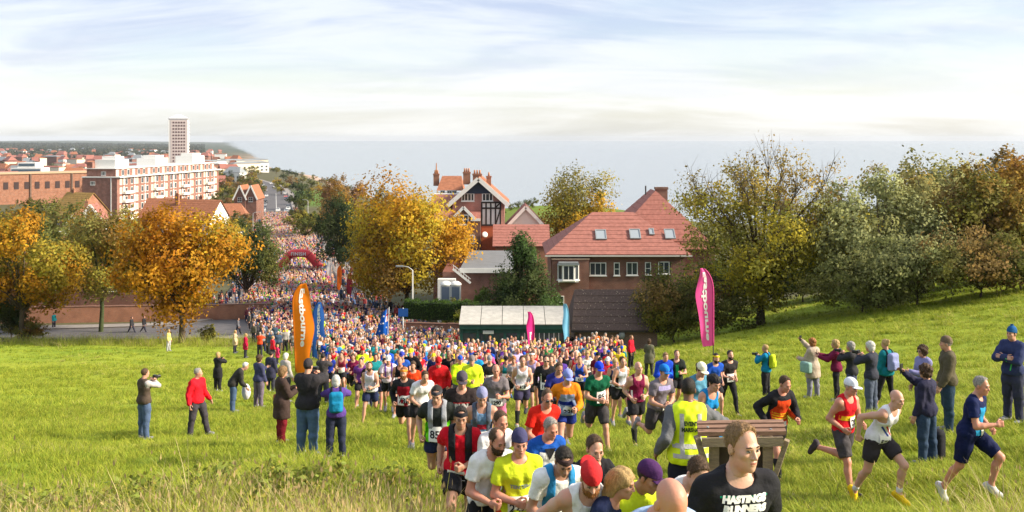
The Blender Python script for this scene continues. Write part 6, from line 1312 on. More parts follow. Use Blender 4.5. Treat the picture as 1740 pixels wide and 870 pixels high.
hero('man in red shirt with black hydration vest and dark headband', 783, 691, 10.7, 8, pose('b', lean=18, head_pitch=14, shL=12, inL=44), topc=hexc('d0182c'), hair='short', hairc='dark', hat='headband', hatc=BLK, skin='tan', number='154', bz=-.02, bx=-.05, bibw=.2, bibh=.16, extra=x_hydra(BLK, .16, .042), height=1.78, build=1.05)
hero('runner in black shirt with green sides and grey pack, number 857', 742, 655, 13.6, -4, pose('c', lean=12, head_pitch=24, shR=-30, abdR=26), topc=(.025, .03, .028), botc=NAVY, hair='crop', hairc='dark', hat='headband', hatc=(.05, .05, .06), number='857', bz=.10, socks='high', bottom='split', height=1.76,
     extra=lambda p, B, D: (add(p, 'running_pack', B.straps(.028, .036, .16), (.28, .30, .34)), panel(p, B, D, -.17, -.105, -.02, .24, hexc('7bf01e'), name='side_panel'), panel(p, B, D, .105, .17, -.02, .24, hexc('7bf01e'), name='side_panel')))
hero('runner in patterned blue singlet with number 580 and skull buff', 819, 661, 14.2, 6, pose('d', head_pitch=22), top='vest', topc=hexc('6a8fb4'), hair='crop', hairc='grey', hat='beanie', hatc=hexc('8c90b8'), number='580', bz=.07, extra=both(x_hydra((.08, .10, .14)), lambda p, B, D: panel(p, B, D, -.13, .13, .2, .27, hexc('b4283c'))))
hero('man in dark cap and black shirt with two lines of bold white letters', 785, 633, 16.6, 8, pose('f', head_pitch=18), topc=(.03, .022, .022), hair='crop', hairc='dark', hat='cap', hatc=(.07, .06, .08), height=1.80, build=1.06, extra=lambda p, B, D: (print_text(p, B, D, 'RUN', .115, .29, wmax=.20, bold=.008, col=(.75, .73, .70)), print_text(p, B, D, 'DMC', .115, .185, wmax=.20, bold=.008, col=(.75, .73, .70)), panel(p, B, D, -.12, .12, .345, .36, RED), panel(p, B, D, -.12, .12, .115, .13, RED)))
hero('bearded man in maroon vest over black sleeves, number 736', 686, 634, 21.5, -6, pose('c', shR=-20, abdR=24, abdL=22, shL=10), top='long', topc=BLK, botc=BLK, hair='crop', hairc='ginger', hat='headband', hatc=hexc('e08a30'), beard=True, number='736', bz=.10, bibw=.27, extra=lambda p, B, D: panel(p, B, D, -.15, .15, -.02, .40, hexc('a01a2c'), name='maroon_vest', off=.010, n=16, m=14, xs=lambda v: (-.15+.06*max(0, v-.55), .15-.06*max(0, v-.55))))

hero('bearded man in white vest and navy shorts leading the left flank', 628, 604, 27.0, -4, pose('d', head_pitch=0), top='vest', topc=hexc('d4d2e2'), botc=NAVY, bottom='shorts', hair='short', hairc='brown', beard=True, number='334', bz=.08, bibw=.25, bibh=.14)
hero('runner in white cap and white shirt with purple straps', 660, 604, 28.2, 4, pose('a', head_pitch=10), topc=hexc('e2d4e4'), hair='crop', hat='cap', hatc=WHT, extra=x_hydra(hexc('6a3fa0'), .1, .02))
hero('woman in plain orange shirt behind the maroon vest', 702, 617, 27.5, 0, pose('c'), fem=True, topc=hexc('f0481c'), hair='pony', hairc='brown')
hero('man in red jacket and red cap behind the bold-lettered black shirt', 745, 620, 25, 0, pose('e'), top='jacket', topc=hexc('d02028'), hair='crop', hat='cap', hatc=hexc('b01c24'), hairc='grey')
hero('man in white top bending behind the runner with the grey pack', 722, 645, 21.5, 20, pose('e', lean=34), topc=(.70, .70, .74), hair='crop', hairc='brown')
hero('bald man in fitted grey shirt with pink shorts', 843, 625, 20.0, 6, pose('f', head_pitch=6), topc=(.16, .14, .155), botc=hexc('d87098'), hair='bald', skin='ruddy', number='1290', bz=.06, bibw=.26, bibh=.15, build=1.05)
hero('runner in white vest over dark tee beside the bald grey-shirted man', 888, 602, 23.2, 8, pose('d', head_pitch=2), top='vest', topc=hexc('d6d4de'), botc=(.04, .035, .08), hair='short', hairc='brown', number='418', bz=.06, bibw=.25, bibh=.14, socks='high')
hero('runner in black and white long sleeves with sunglasses, number 1981', 928, 604, 24.0, 6, pose('b', head_pitch=4), top='long', topc=BLK, hair='short', hairc='dark', glasses=True, number='1981', bz=.09, bibw=.25, bibh=.15, bottom='tights', extra=lambda p, B, D: [panel(p, B, D, s*.11-.012, s*.11+.012, .05, .38, WHT) for s in (-1, 1)])
hero('runner in fluorescent yellow jacket and grey cap in mid crowd', 802, 618, 25.0, 0, pose('a', head_pitch=14), top='jacket', topc=LIME, hair='crop', hat='beanie', hatc=(.2, .17, .18))
hero('man in cap and black shirt above the grey-shirted bald man', 832, 602, 29.5, 4, pose('c', head_pitch=12), topc=(.025, .025, .03), hair='crop', hat='cap', hatc=(.25, .25, .28), number='')
hero('runner in sky blue jacket with arms out in the crowd', 808, 598, 34.0, 0, pose('f', abdL=30, abdR=30), top='jacket', topc=hexc('1f8fc8'), hair='crop', hairc='dark', hat='headband', hatc=BLK)
hero('man in red shirt and sunglasses with pinned white paper', 930, 661, 14.6, 18, pose('e', lean=26, head_pitch=14), topc=hexc('e0281c'), hair='buzz', hairc='brown', glasses=True, skin='ruddy', number='', bz=.05, bx=.05)
hero('runner in orange sleeves under a blue and grey vest, lilac cap, number 1338', 965, 628, 15.2, 12, pose('d', lean=18, head_pitch=20, abdR=28, shR=-22), top='long', topc=hexc('f08a1e'), botc=hexc('20307c'), bottom='split', hair='crop', hairc='grey', hat='cap', hatc=hexc('8c9ae0'), number='1338', bz=.06, bibw=.27, extra=lambda p, B, D: (panel(p, B, D, -.14, .14, -.02, .38, hexc('8fa0c0'), name='vest', off=.010, n=16, m=14, xs=lambda v: (-.145+.06*max(0, v-.55), .145-.06*max(0, v-.55))), panel(p, B, D, -.14, .14, .17, .24, hexc('1d2f8c'), off=.013)))
hero('runner in dark green shirt and royal blue cap, number 85', 1018, 613, 18.8, 14, pose('c', lean=12, head_pitch=14, shR=16, inR=42), topc=hexc('0f5c40'), botc=(.05, .045, .05), bottom='long_shorts', hair='crop', hat='cap', hatc=hexc('1a3fd0'), number='85', bz=.15, bx=.05, bibw=.2)
hero('man in royal blue singlet behind the green-shirted runner', 985, 583, 31.0, -4, pose('f'), top='vest', topc=hexc('1e46b4'), hair='short', hairc='brown', number='62', bz=.08, bibh=.12)
hero('man in white and black vest partly behind the maroon singlet', 1058, 606, 23.5, 16, pose('e', head_pitch=4), top='vest', topc=hexc('c8ccda'), botc=BLK, hair='short', hairc='brown', extra=lambda p, B, D: panel(p, B, D, -.16, -.09, -.02, .28, BLK, name='side_panel'))
hero('bald man in maroon singlet with black knee socks and a glove', 1085, 609, 20.4, 20, pose('d', head_pitch=-2, shL=22, elL=88, inL=40), top='vest', topc=hexc('7c1a44'), botc=BLK, hair='bald', skin='pale', socks='high', extra=lambda p, B, D: [panel(p, B, D, s*.13-.014, s*.13+.014, -.03, .22, WHT) for s in (-1, 1)])
hero('runner in grey shirt with lilac sleeves and blue cap, number 451', 1129, 622, 17.6, 26, pose('c', lean=18, head_pitch=12, shL=20, inL=46), topc=(.17, .15, .18), botc=(.055, .05, .06), bottom='long_shorts', hair='crop', hat='cap', hatc=hexc('1c78d0'), number='451', bz=.0, bx=.07, bibw=.17, bibh=.15, extra=lambda p, B, D: panel(p, B, D, -.13, .13, .37, .44, hexc('a8a0d0'), name='yoke'))
hero('runner in royal blue jacket behind the grey and lilac shirt', 1131, 597, 27.0, 10, pose('e', head_pitch=20), top='jacket', topc=hexc('1c48c8'), hair='short', hairc='light')
hero('man in black and green shirt just left of the pink flag', 1150, 589, 28.0, 6, pose('f', head_pitch=0), topc=(.02, .025, .022), hair='buzz', hairc='brown', extra=lambda p, B, D: panel(p, B, D, -.04, .05, .05, .4, hexc('1c8c4c')))
hero('bearded man in yellow bandana and blue shirt under the pink flag', 1217, 600, 25.2, 10, pose('e', head_pitch=10), top='tee', topc=hexc('2456c0'), hair='crop', hairc='dark', beard=True, hat='headband', hatc=hexc('e8c820'))
hero('bearded man in black shirt right of the yellow bandana', 1241, 595, 24.4, 14, pose('c', head_pitch=2), topc=(.03, .028, .03), bottom='tights', hair='short', hairc='dark', beard=True, number='26', bz=.1, bibw=.2)
hero('runner in white and yellow cap beside the marshal', 1192, 628, 18.4, 20, pose('e', head_pitch=24), fem=True, topc=hexc('5a96b4'), hair='pony', hairc='brown', hat='cap', hatc=(.75, .74, .55))
hero('woman in black headband and bright blue singlet beside the marshal', 1214, 636, 16.2, 24, pose('e', lean=26, head_pitch=20), fem=True, top='vest', topc=hexc('1c86c8'), hair='pony', hairc='dark', hat='headband', hatc=BLK, botc=hexc('1c86c8'))
def x_vest(p, B, D):
    y = hexc('d8f020', 1.0); g = (.45, .45, .44)
    V, Q = B.top('gilet', 3); h = mesh_np('high_visibility_vest', V, Q); link('high_visibility_vest', h, p, mat('hi_vis', y, .6, var=.05, scale=3))
    for s in (-1, 1): panel(p, B, D, s*.095-.022, s*.095+.022, -.02, .44, g, side=1, name='reflective_strip', part=h, m=12)
    for z in (.0, .10): panel(p, B, D, -.19, .19, z-.022, z+.022, g, side=1, name='reflective_strip', part=h, off=.007)
    print_text(p, B, D, 'EVENT', .062, .33, side=1, col=(.03, .05, .02), part=h, wmax=.15); print_text(p, B, D, 'MARSHAL', .062, .265, side=1, col=(.03, .05, .02), part=h, wmax=.20)
hero('marshal in fluorescent vest over grey jacket, back turned, arm on the wooden stand', 1170, 640, 10.3, 180, dict(STAND, lean=4, shR=18, elR=10, abdR=58, inR=0, shL=-24, elL=70, abdL=20, head_yaw=-12), group='race marshals', top='long', topc=(.12, .125, .14), bottom='trousers', botc=(.015, .017, .03), hair='crop', hairc='dark', skin='brown', extra=x_vest, height=1.80, build=1.14)
def x_redyel(p, B, D):
    panel(p, B, D, -.14, .14, -.02, .42, hexc('e04a1e'), name='club_vest', off=.010, n=16, m=14, xs=lambda v: (-.15+.07*max(0, v-.5), .15-.07*max(0, v-.5)))
    for z in (.12, .155, .19): panel(p, B, D, -.14, .14, z-.008, z+.008, hexc('f0c020'), off=.0135)
hero('brown-haired runner in black sleeves and red and yellow vest beyond the wooden stand', 1334, 647, 15.7, 26, pose('d', lean=20, head_pitch=20, abdR=30, shR=-26, abdL=24), top='long', topc=BLK, botc=BLK, bottom='shorts', hair='short', hairc='brown', skin='ruddy', socks='high', shoec=hexc('1c2f6c'), number='', bz=.04, bibw=.16, bibh=.08, extra=x_redyel)
hero('runner in white cap and red vest with yellow band, number 28', 1446, 643, 14.1, 34, pose('d', lean=12, head_pitch=12, shL=14, inL=30), top='vest', topc=hexc('d8202c'), botc=(.06, .055, .06), bottom='long_shorts', hair='crop', hairc='grey', hat='cap', hatc=(.70, .72, .82), number='28', bz=.15, bx=.06, bibw=.15, bibh=.15, shoec=(.06, .05, .06), skin='ruddy', extra=lambda p, B, D: panel(p, B, D, -.15, .15, .17, .235, hexc('f0c828')))
hero('bald man in white vest with red and blue sash, number 578', 1524, 669, 14.0, 30, pose('a', lean=32, head_pitch=14, shR=-40, abdR=30, elR=70), top='vest', topc=(.72, .71, .76), botc=(.035, .03, .035), hair='bald', skin='pale', number='578', bz=.05, bx=-.03, bibw=.19, bibh=.17, shoec=hexc('f0c81c'), socks='low', sockc=WHT, extra=lambda p, B, D: (panel(p, B, D, -.13, .05, .16, .19, hexc('2040a0'), skew=-.16), panel(p, B, D, -.10, .08, .20, .225, hexc('d8382c'), skew=-.16)))
hero('grey-haired man in teal and navy running shirt at the right', 1668, 637, 13.0, 40, pose('a', lean=14, head_pitch=10, shL=10, inL=40, hipL=52, kneeL=70), topc=hexc('15204c'), botc=hexc('141c44'), bottom='long_shorts', hair='short', hairc='grey', skin='ruddy', number='', bz=.06, bx=.05, bibw=.2, bibh=.17, build=1.05, shoec=(.5, .5, .52), extra=lambda p, B, D: panel(p, B, D, -.12, .02, .02, .40, hexc('2c98d0'), name='teal_panel', n=12, m=12))
for (_l, _px, _py, _Y, _yaw, _p, _k) in (
    ('fair-haired woman in dark running vest near the brick hut', 1045, 593, 28, 8, 'e', dict(fem=True, top='vest', topc=NAVY, hair='pony', hairc='blond', number='404', bibh=.12)),
    ('runner in purple top next to the royal blue singlet', 952, 590, 31, 4, 'c', dict(top='long', topc=hexc('5a3c9c'), hair='short', hairc='dark')),
    ('man in black and green shirt left of the purple top', 936, 597, 27.5, 0, 'f', dict(topc=(.02, .06, .045), hair='short', hairc='brown')),
    ('man in navy top partly behind the orange-sleeved runner', 950, 613, 20.5, 10, 'e', dict(topc=hexc('2a2f80'), hair='crop', hairc='brown', skin='tan')),
    ('dark-capped runner in maroon stripes behind the blue cap', 1016, 582, 33, 0, 'd', dict(topc=hexc('6c1c34'), hair='crop', hat='beanie', hatc=BLK)),
    ('fair-headed runner in white behind the dark-capped one', 998, 578, 36, 0, 'a', dict(fem=True, topc=WHT, hair='bob', hairc='blond')),
    ('woman with ginger hair in grey shirt behind the white vest', 873, 588, 33, 0, 'c', dict(fem=True, topc=(.3, .28, .3), hair='long', hairc='ginger')),
    ('man in dark vest with number beside the sky blue jacket', 777, 600, 32, 0, 'b', dict(top='vest', topc=(.04, .03, .06), hair='short', hairc='light', number='77', bibh=.13)),
    ('runner in white cap and blue top above the orange shirt', 683, 603, 31.5, 0, 'a', dict(topc=hexc('2c5cc0'), hair='crop', hat='cap', hatc=hexc('3c46b0'))),
    ('woman in burgundy shirt on the left flank of the crowd', 600, 600, 36, -4, 'c', dict(fem=True, topc=hexc('7c1c48'), hair='pony', hairc='brown', bottom='tights')),
    ('runner in violet shirt just behind the bearded leader', 613, 603, 33, 0, 'd', dict(topc=hexc('7a3f94'), hair='short', hairc='dark')),
    ('man in striped maroon vest on the far left flank', 580, 592, 39, -4, 'a', dict(top='vest', topc=hexc('8c2c44'), hair='short', hairc='brown', number='')),
    ('runner in plain blue shirt on the far left flank', 560, 588, 42, 0, 'c', dict(topc=hexc('2438a0'), hair='short', hairc='dark')),
    ):
    _P = RUN[_p]; hero(_l, _px, _py, _Y, _yaw, pose(_p), seed=int(_px), **_k)
# --- onlookers
SP = 'onlookers on the field'
hero('photographer in brown padded gilet and jeans alone at the left', 247, 630, 26, 140, dict(PHOTO, head_yaw=0), SP, top='long', topc=(.45, .42, .42), bottom='trousers', botc=hexc('5a6e90', .7), hair='crop', hairc='brown', extra=both(camera_in_hands, lambda p, B, D: add(p, 'padded_gilet', B.top('gilet', 4), (.075, .055, .042))))
hero('grey-haired man in red jacket with hands in pockets', 337, 627, 26, 60, dict(STAND, shL=-8, elL=36, abdL=20, shR=-6, elR=34, abdR=18, hipL=14, kneeL=6, splay=7, head_yaw=40), SP, top='jacket', topc=hexc('e01c2c'), bottom='trousers', botc=(.05, .045, .055), hair='short', hairc='grey')
hero('fair-haired woman in black coat shading her eyes', 371, 605, 43, 150, dict(PHOTO), SP, fem=True, top='coat', topc=BLK, bottom='trousers', botc=BLK, hair='bob', hairc='blond', height=1.66)
hero('grey-haired man bending over a white bag in dark jacket', 417, 620, 35, 110, dict(STAND, lean=42, shL=40, shR=44, elL=40, elR=40, head_pitch=30), SP, top='jacket', topc=(.035, .033, .03), bottom='trousers', botc=hexc('4f6484', .8), hair='short', hairc='white', extra=lambda p, B, D: (lambda f: (f.ell((0, 0, 0), (.2, .14, .26), k=.01), link('carrier_bag', mesh_np('carrier_bag', *f.nets()), p, cloth((.62, .60, .68)), tuple((B.wr['L']+np.array([0, -.05, -.2]))*B.sc))))(Field((-.3, -.3, -.4), (.3, .3, .4), .04)))
hero('brown-haired woman in navy jacket and grey trousers', 441, 603, 34, 150, dict(STAND, shL=40, elL=80, inL=30), SP, fem=True, top='jacket', topc=(.05, .055, .12), bottom='trousers', botc=(.15, .12, .16), hair='curly', hairc='brown')
hero('woman in long dark brown coat and red trousers with tan bag', 481, 615, 22, 120, dict(STAND, shL=30, elL=90, inL=30, shR=20, elR=90, inR=30, head_yaw=10), SP, fem=True, top='coat', topc=(.05, .032, .028), bottom='trousers', botc=(.16, .012, .02), hair='bob', hairc='light', height=1.70, extra=lambda p, B, D: link('shoulder_bag', mesh_np('shoulder_bag', *(lambda f: (f.rbox((0, 0, 0), (.07, .16, .13), rr=.04), f.nets())[1])(Field((-.2, -.3, -.3), (.2, .3, .3), .025))), p, cloth((.24, .08, .03)), (.26, -.06, .92)))
hero('tall photographer in black padded jacket and blue jeans', 524, 620, 19.6, 165, dict(PHOTO, shL=78, shR=78), SP, top='jacket', topc=(.028, .026, .03), bottom='trousers', botc=hexc('5a7494', .75), hair='crop', hairc='dark', hat='beanie', hatc=(.04, .035, .04), height=1.86, build=1.1, extra=camera_in_hands)
hero('white-haired onlooker in purple jacket with blue backpack', 571, 650, 21.6, 190, dict(PHOTO, abdL=50, abdR=50, shL=60, shR=60), SP, fem=True, top='jacket', topc=hexc('5a4090'), bottom='trousers', botc=(.025, .03, .06), hair='bob', hairc='white', height=1.56, extra=both(x_pack(hexc('1c84b0')), camera_in_hands))
hero('photographer in teal jacket with lime backpack and blue bag', 1300, 585, 33, -120, dict(PHOTO, shL=50, shR=50), SP, top='jacket', topc=hexc('0f80a8'), bottom='trousers', botc=(.02, .02, .025), hair='short', hairc='blond', extra=both(x_pack(hexc('b4c828')), camera_in_hands))
hero('curly-haired woman in beige coat holding up a phone', 1380, 575, 29, -150, dict(STAND, shR=98, elR=50, abdR=34, shL=20, elL=70), SP, fem=True, top='coat', topc=hexc('b8a898'), bottom='trousers', botc=(.20, .20, .26), hair='curly', hairc='ginger', extra=both(phone, lambda p, B, D: link('shoulder_bag', mesh_np('shoulder_bag', *(lambda f: (f.rbox((0, 0, 0), (.09, .18, .16), rr=.05), f.nets())[1])(Field((-.2, -.3, -.3), (.2, .3, .3), .025))), p, cloth(hexc('8cb0a8')), (.28, .0, .95))))
hero('fair-haired person in maroon hoodie with arms forward', 1419, 577, 28, -110, dict(STAND, shL=48, elL=60, shR=52, elR=60, inL=20, inR=20), SP, fem=True, top='jacket', topc=hexc('701c40'), bottom='tights', botc=BLK, hair='bob', hairc='blond', extra=phone)
hero('person in black jacket photographing next to the maroon hoodie', 1445, 579, 27, -120, dict(PHOTO), SP, top='jacket', topc=(.03, .03, .035), bottom='trousers', botc=(.05, .06, .12), hair='bob', hairc='grey', fem=True, extra=camera_in_hands)
hero('white-haired photographer in navy jacket and grey jeans', 1478, 586, 22.5, -130, dict(PHOTO, shL=62, shR=62), SP, top='jacket', topc=(.035, .038, .055), bottom='trousers', botc=(.08, .10, .15), hair='bob', hairc='white', extra=camera_in_hands, height=1.74)
hero('woman in teal top with lilac backpack and black cropped leggings', 1504, 562, 25, -150, dict(STAND, splay=8, hipL=10), SP, fem=True, top='jacket', topc=hexc('177a86'), bottom='capri', botc=BLK, hair='bun', hairc='blond', extra=x_pack(hexc('9098c8')))
hero('curly brown-haired woman in sunglasses and checked shirt', 1567, 588, 21.5, -70, dict(STAND, shL=40, elL=70, inL=30), SP, fem=True, top='jacket', topc=hexc('8888b8'), bottom='trousers', botc=(.05, .05, .1), hair='curly', hairc='brown', glasses=True, height=1.60)
hero('woman in navy padded jacket holding a phone with black bag at her side', 1572, 620, 17.6, -140, dict(STAND, shR=84, elR=62, abdR=30, inR=10), SP, fem=True, top='jacket', topc=(.025, .025, .055), bottom='trousers', botc=hexc('34465e'), hair='curly', hairc='brown', height=1.64, extra=both(phone, lambda p, B, D: link('black_bag', mesh_np('black_bag', *(lambda f: (f.rbox((0, 0, 0), (.11, .2, .26), rr=.08), f.nets())[1])(Field((-.3, -.4, -.4), (.3, .4, .4), .035))), p, cloth(BLK), (-.30, -.06, .28))))
hero('man in olive jacket and flat cap with a white bag', 1607, 574, 20.4, -100, dict(STAND, shL=10, elL=20, head_yaw=-10), SP, top='jacket', topc=(.085, .072, .045), bottom='trousers', botc=hexc('2e4256'), hair='crop', hairc='grey', hat='beanie', hatc=(.14, .10, .07), height=1.80)
hero('man in navy tracksuit and blue hat with folded arms at the right edge', 1719, 549, 18.3, -60, dict(STAND, shL=34, elL=100, inL=62, shR=34, elR=100, inR=62, abdL=14, abdR=14), SP, top='jacket', topc=(.03, .04, .11), bottom='trousers', botc=(.035, .038, .07), hair='crop', hairc='dark', hat='bobble', hatc=hexc('205a94'), height=1.82, extra=lambda p, B, D: panel(p, B, D, .05, .07, .0, .3, hexc('50d060')))
hero('man in red jacket standing in front of the brick hut', 1073, 567, 52, 60, dict(STAND), SP, top='jacket', topc=hexc('c81c34'), bottom='trousers', botc=BLK, hair='short', hairc='light')
hero('woman in olive coat with pale hood near the brick hut', 1103, 571, 47, 170, dict(STAND, shL=30, elL=80, inL=30), SP, fem=True, top='coat', topc=(.10, .10, .07), bottom='trousers', botc=(.05, .05, .05), hair='curly', hairc='brown')
for (_l, _px, _py, _Y, _yaw, _k) in (
    ('person in yellow top and grey trousers alone by the glowing orange tree', 287, 566, 82, 80, dict(topc=hexc('d8c878'), botc=(.4, .4, .42), fem=True, hair='long', hairc='blond', top='jacket')),
    ('woman in beige coat at the road edge', 400, 561, 76, 90, dict(topc=hexc('c8b090'), top='coat', fem=True, hair='bob', hairc='blond')),
    ('woman in crimson coat at the road edge', 418, 563, 73, 100, dict(topc=hexc('b81c44'), top='coat', fem=True, hair='bob', hairc='blond')),
    ('person in orange-red jacket photographing from the road edge', 442, 562, 70, 170, dict(topc=hexc('e8502c'), top='jacket', hair='crop', hairc='grey', P=PHOTO)),
    ('person in scarlet jacket nearest the orange flag', 464, 562, 67, 120, dict(topc=hexc('d8283c'), top='jacket', hair='crop', hairc='blond')),
    ('child in pink coat beside the orange flag', 472, 585, 62, 120, dict(topc=hexc('d83068'), top='coat', fem=True, hair='bob', hairc='blond', height=1.25)),
    ('person in dark navy coat behind the long brown coat', 461, 590, 44, 160, dict(topc=(.035, .035, .07), top='coat', hair='crop', hairc='dark')),
    ('couple member with white hair in pale jacket under the orange flag', 486, 600, 36, 150, dict(topc=(.4, .36, .36), top='jacket', hair='bob', hairc='white', fem=True)),
    ('photographer in black hood among the onlookers below the blue flag', 549, 600, 36, 175, dict(topc=(.05, .045, .05), top='jacket', hair='crop', hairc='dark', P=PHOTO)),
    ('walker in teal jacket on the verge at the far left', 92, 531, 100, 70, dict(topc=hexc('1f8c98'), top='jacket', hair='short', hairc='dark', z0=1)),
    ('walker in dark clothes on the left stretch of road', 224, 538, 103, 80, dict(topc=(.03, .03, .035), top='jacket', hair='short', hairc='dark', P=dict(STAND, hipL=24, hipR=-18, kneeR=14))),
    ('second walker in black striding behind the first on the road', 245, 537, 104, 80, dict(topc=(.02, .02, .025), top='jacket', hair='short', hairc='brown', P=dict(STAND, hipL=-20, hipR=26, kneeL=14))),
    ('walker in grey by the road under the glowing orange tree', 405, 540, 100, 95, dict(topc=(.12, .12, .14), top='jacket', hair='short', hairc='dark', P=dict(STAND, hipL=20, hipR=-16, kneeR=12)))):
    _k = dict(_k); _P = _k.pop('P', STAND); _k.pop('z0', 0); _k.setdefault('botc', (.04, .04, .06)); hero(_l, _px, _py, _Y, _yaw, dict(_P), SP, bottom='trousers', tol=.10, **_k)
# someone carrying a large blue ensign in the crowd
def x_flag(p, B, D):
    h = B.wr['R']*B.sc; o = MB().tube([tuple(h+np.array([0, 0, -.5])), tuple(h+np.array([.15, 0, 2.1]))], .02, 6).build('flag_pole', WHITE, p); V = []; n, m = 14, 14
    for i in range(n+1):
        for j in range(m+1): u, v = i/n, j/m; V.append((h[0]+.12-u*1.05*(.35+.65*v), h[1]+.12*math.sin(u*7+v*2), h[2]+2.05-v*1.9-u*.25))
    Q = [(i*(m+1)+j, i*(m+1)+j+1, (i+1)*(m+1)+j+1, (i+1)*(m+1)+j) for i in range(n) for j in range(m)]; mi = [1 if (q//m) < 5 and (q % m) < 7 else 0 for q in range(n*m)]; mi = [2 if (k == 1 and (i % m in (3,) or i//m == 2)) else k for i, k in enumerate(mi)]
    f = link('ensign', mesh_np('ensign', V, Q, True, [cloth(hexc('1458b8')), cloth((.72, .70, .72)), cloth(hexc('c82838'))], mi), p)
    for k, (u, v) in enumerate(((.75, .25), (.62, .55), (.85, .55), (.72, .8), (.25, .75))):
        i, j = int(u*n), int(v*m); c = Vector(V[i*(m+1)+j]); st = []; 
        for q in range(10): a = q*math.pi/5+1.57; r = .09 if q % 2 == 0 else .04; st.append((c.x+r*math.cos(a), c.y-.03, c.z+r*math.sin(a)))
        MB().add(st, [tuple(range(10))]).build('star', cloth((.75, .75, .75)), f)
hero('runner in green top carrying a blue ensign with white stars above the crowd', 660, 551, 74, 10, dict(STAND, shR=80, elR=70, abdR=20), 'runners climbing the field', topc=hexc('2cc05c'), hair='short', hairc='dark', extra=x_flag, tol=.1)

# ------------------------------------------------------------------ the packed runners behind: 200 individuals, then the mass
CW_Y = [28, 40, 50, 60, 70, 85, 100, 124]; CW_C = [830, 815, 810, 800, 762, 655, 585, 500]; CW_W = [3.2, 5.2, 7.2, 8.6, 9.0, 8.2, 8.2, 6.6]
POOL = []
def make_pool():
    combos = [('a', 'tee', 'shorts', 0), ('b', 'vest', 'split', 0), ('c', 'long', 'shorts', 0), ('d', 'tee', 'tights', 0), ('f', 'vest', 'shorts', 0), ('e', 'jacket', 'shorts', 0), ('c', 'tee', 'tights', 1), ('d', 'vest', 'shorts', 1), ('a', 'long', 'tights', 1), ('f', 'tee', 'capri', 1)]
    for i, (p, t, b, f) in enumerate(combos):
        B = Body(pose(p, lean=8, head_pitch=2), 1.66 if f else 1.77, bool(f), 1.0+.05*(i % 3 == 0), .030, 'lo'); POOL.append((B, dress(B, t, b, i, None), t, b, bool(f)))
make_pool()
TOPC = [('red', 'd0202c'), ('white', 'e4e0e4'), ('black', '1c1a20'), ('navy', '1f2a5c'), ('royal blue', '2050c0'), ('sky blue', '3c98d0'), ('maroon', '7c1c3c'), ('purple', '6a3c9c'), ('orange', 'f07020'), ('lime', 'c8e820'), ('green', '2c9050'), ('pink', 'e05c9c'), ('grey', '808088'), ('teal', '1c8890'), ('yellow', 'f0d030'), ('lilac', 'b8a8d8'), ('white', 'd8d4dc'), ('black', '18181c')]
TOPD = [('black', '18181c'), ('navy', '222a4c'), ('grey', '606068'), ('maroon', '5c1c34'), ('purple', '4c3c74'), ('white', 'd8d4dc')]
BOTC = [BLK, BLK, NAVY, (.05, .05, .055), (.03, .03, .06), (.10, .10, .12)]
def centre(Y): return gx(np.interp(Y, CW_Y, CW_C), Y)
def crowd_points():
    rs = random.Random(19); pts = []; cell = {}
    for _ in range(60000):
        Y = rs.uniform(29, 124); u = rs.uniform(-1, 1); hw = float(np.interp(Y, CW_Y, CW_W)); x = float(centre(Y))+u*hw
        sp = float(np.interp(Y, [29, 40, 48, 124], [1.7, 1.15, .85, .82])); k = (int(x/1.8), int(Y/1.8)); ok = True
        for a in (-1, 0, 1):
            for b in (-1, 0, 1):
                for q in cell.get((k[0]+a, k[1]+b), ()):
                    if (q[0]-x)**2+(q[1]-Y)**2 < sp*sp: ok = False
        if ok and not any((h[0]-x)**2+(h[1]-Y)**2 < .75 for h in HEROXY): cell.setdefault(k, []).append((x, Y)); pts.append((x, Y))
    return sorted(pts, key=lambda p: p[1])
HEROXY = [(o.location.x, o.location.y) for o in bpy.data.objects if o.name.startswith('person')]
PTS = crowd_points()
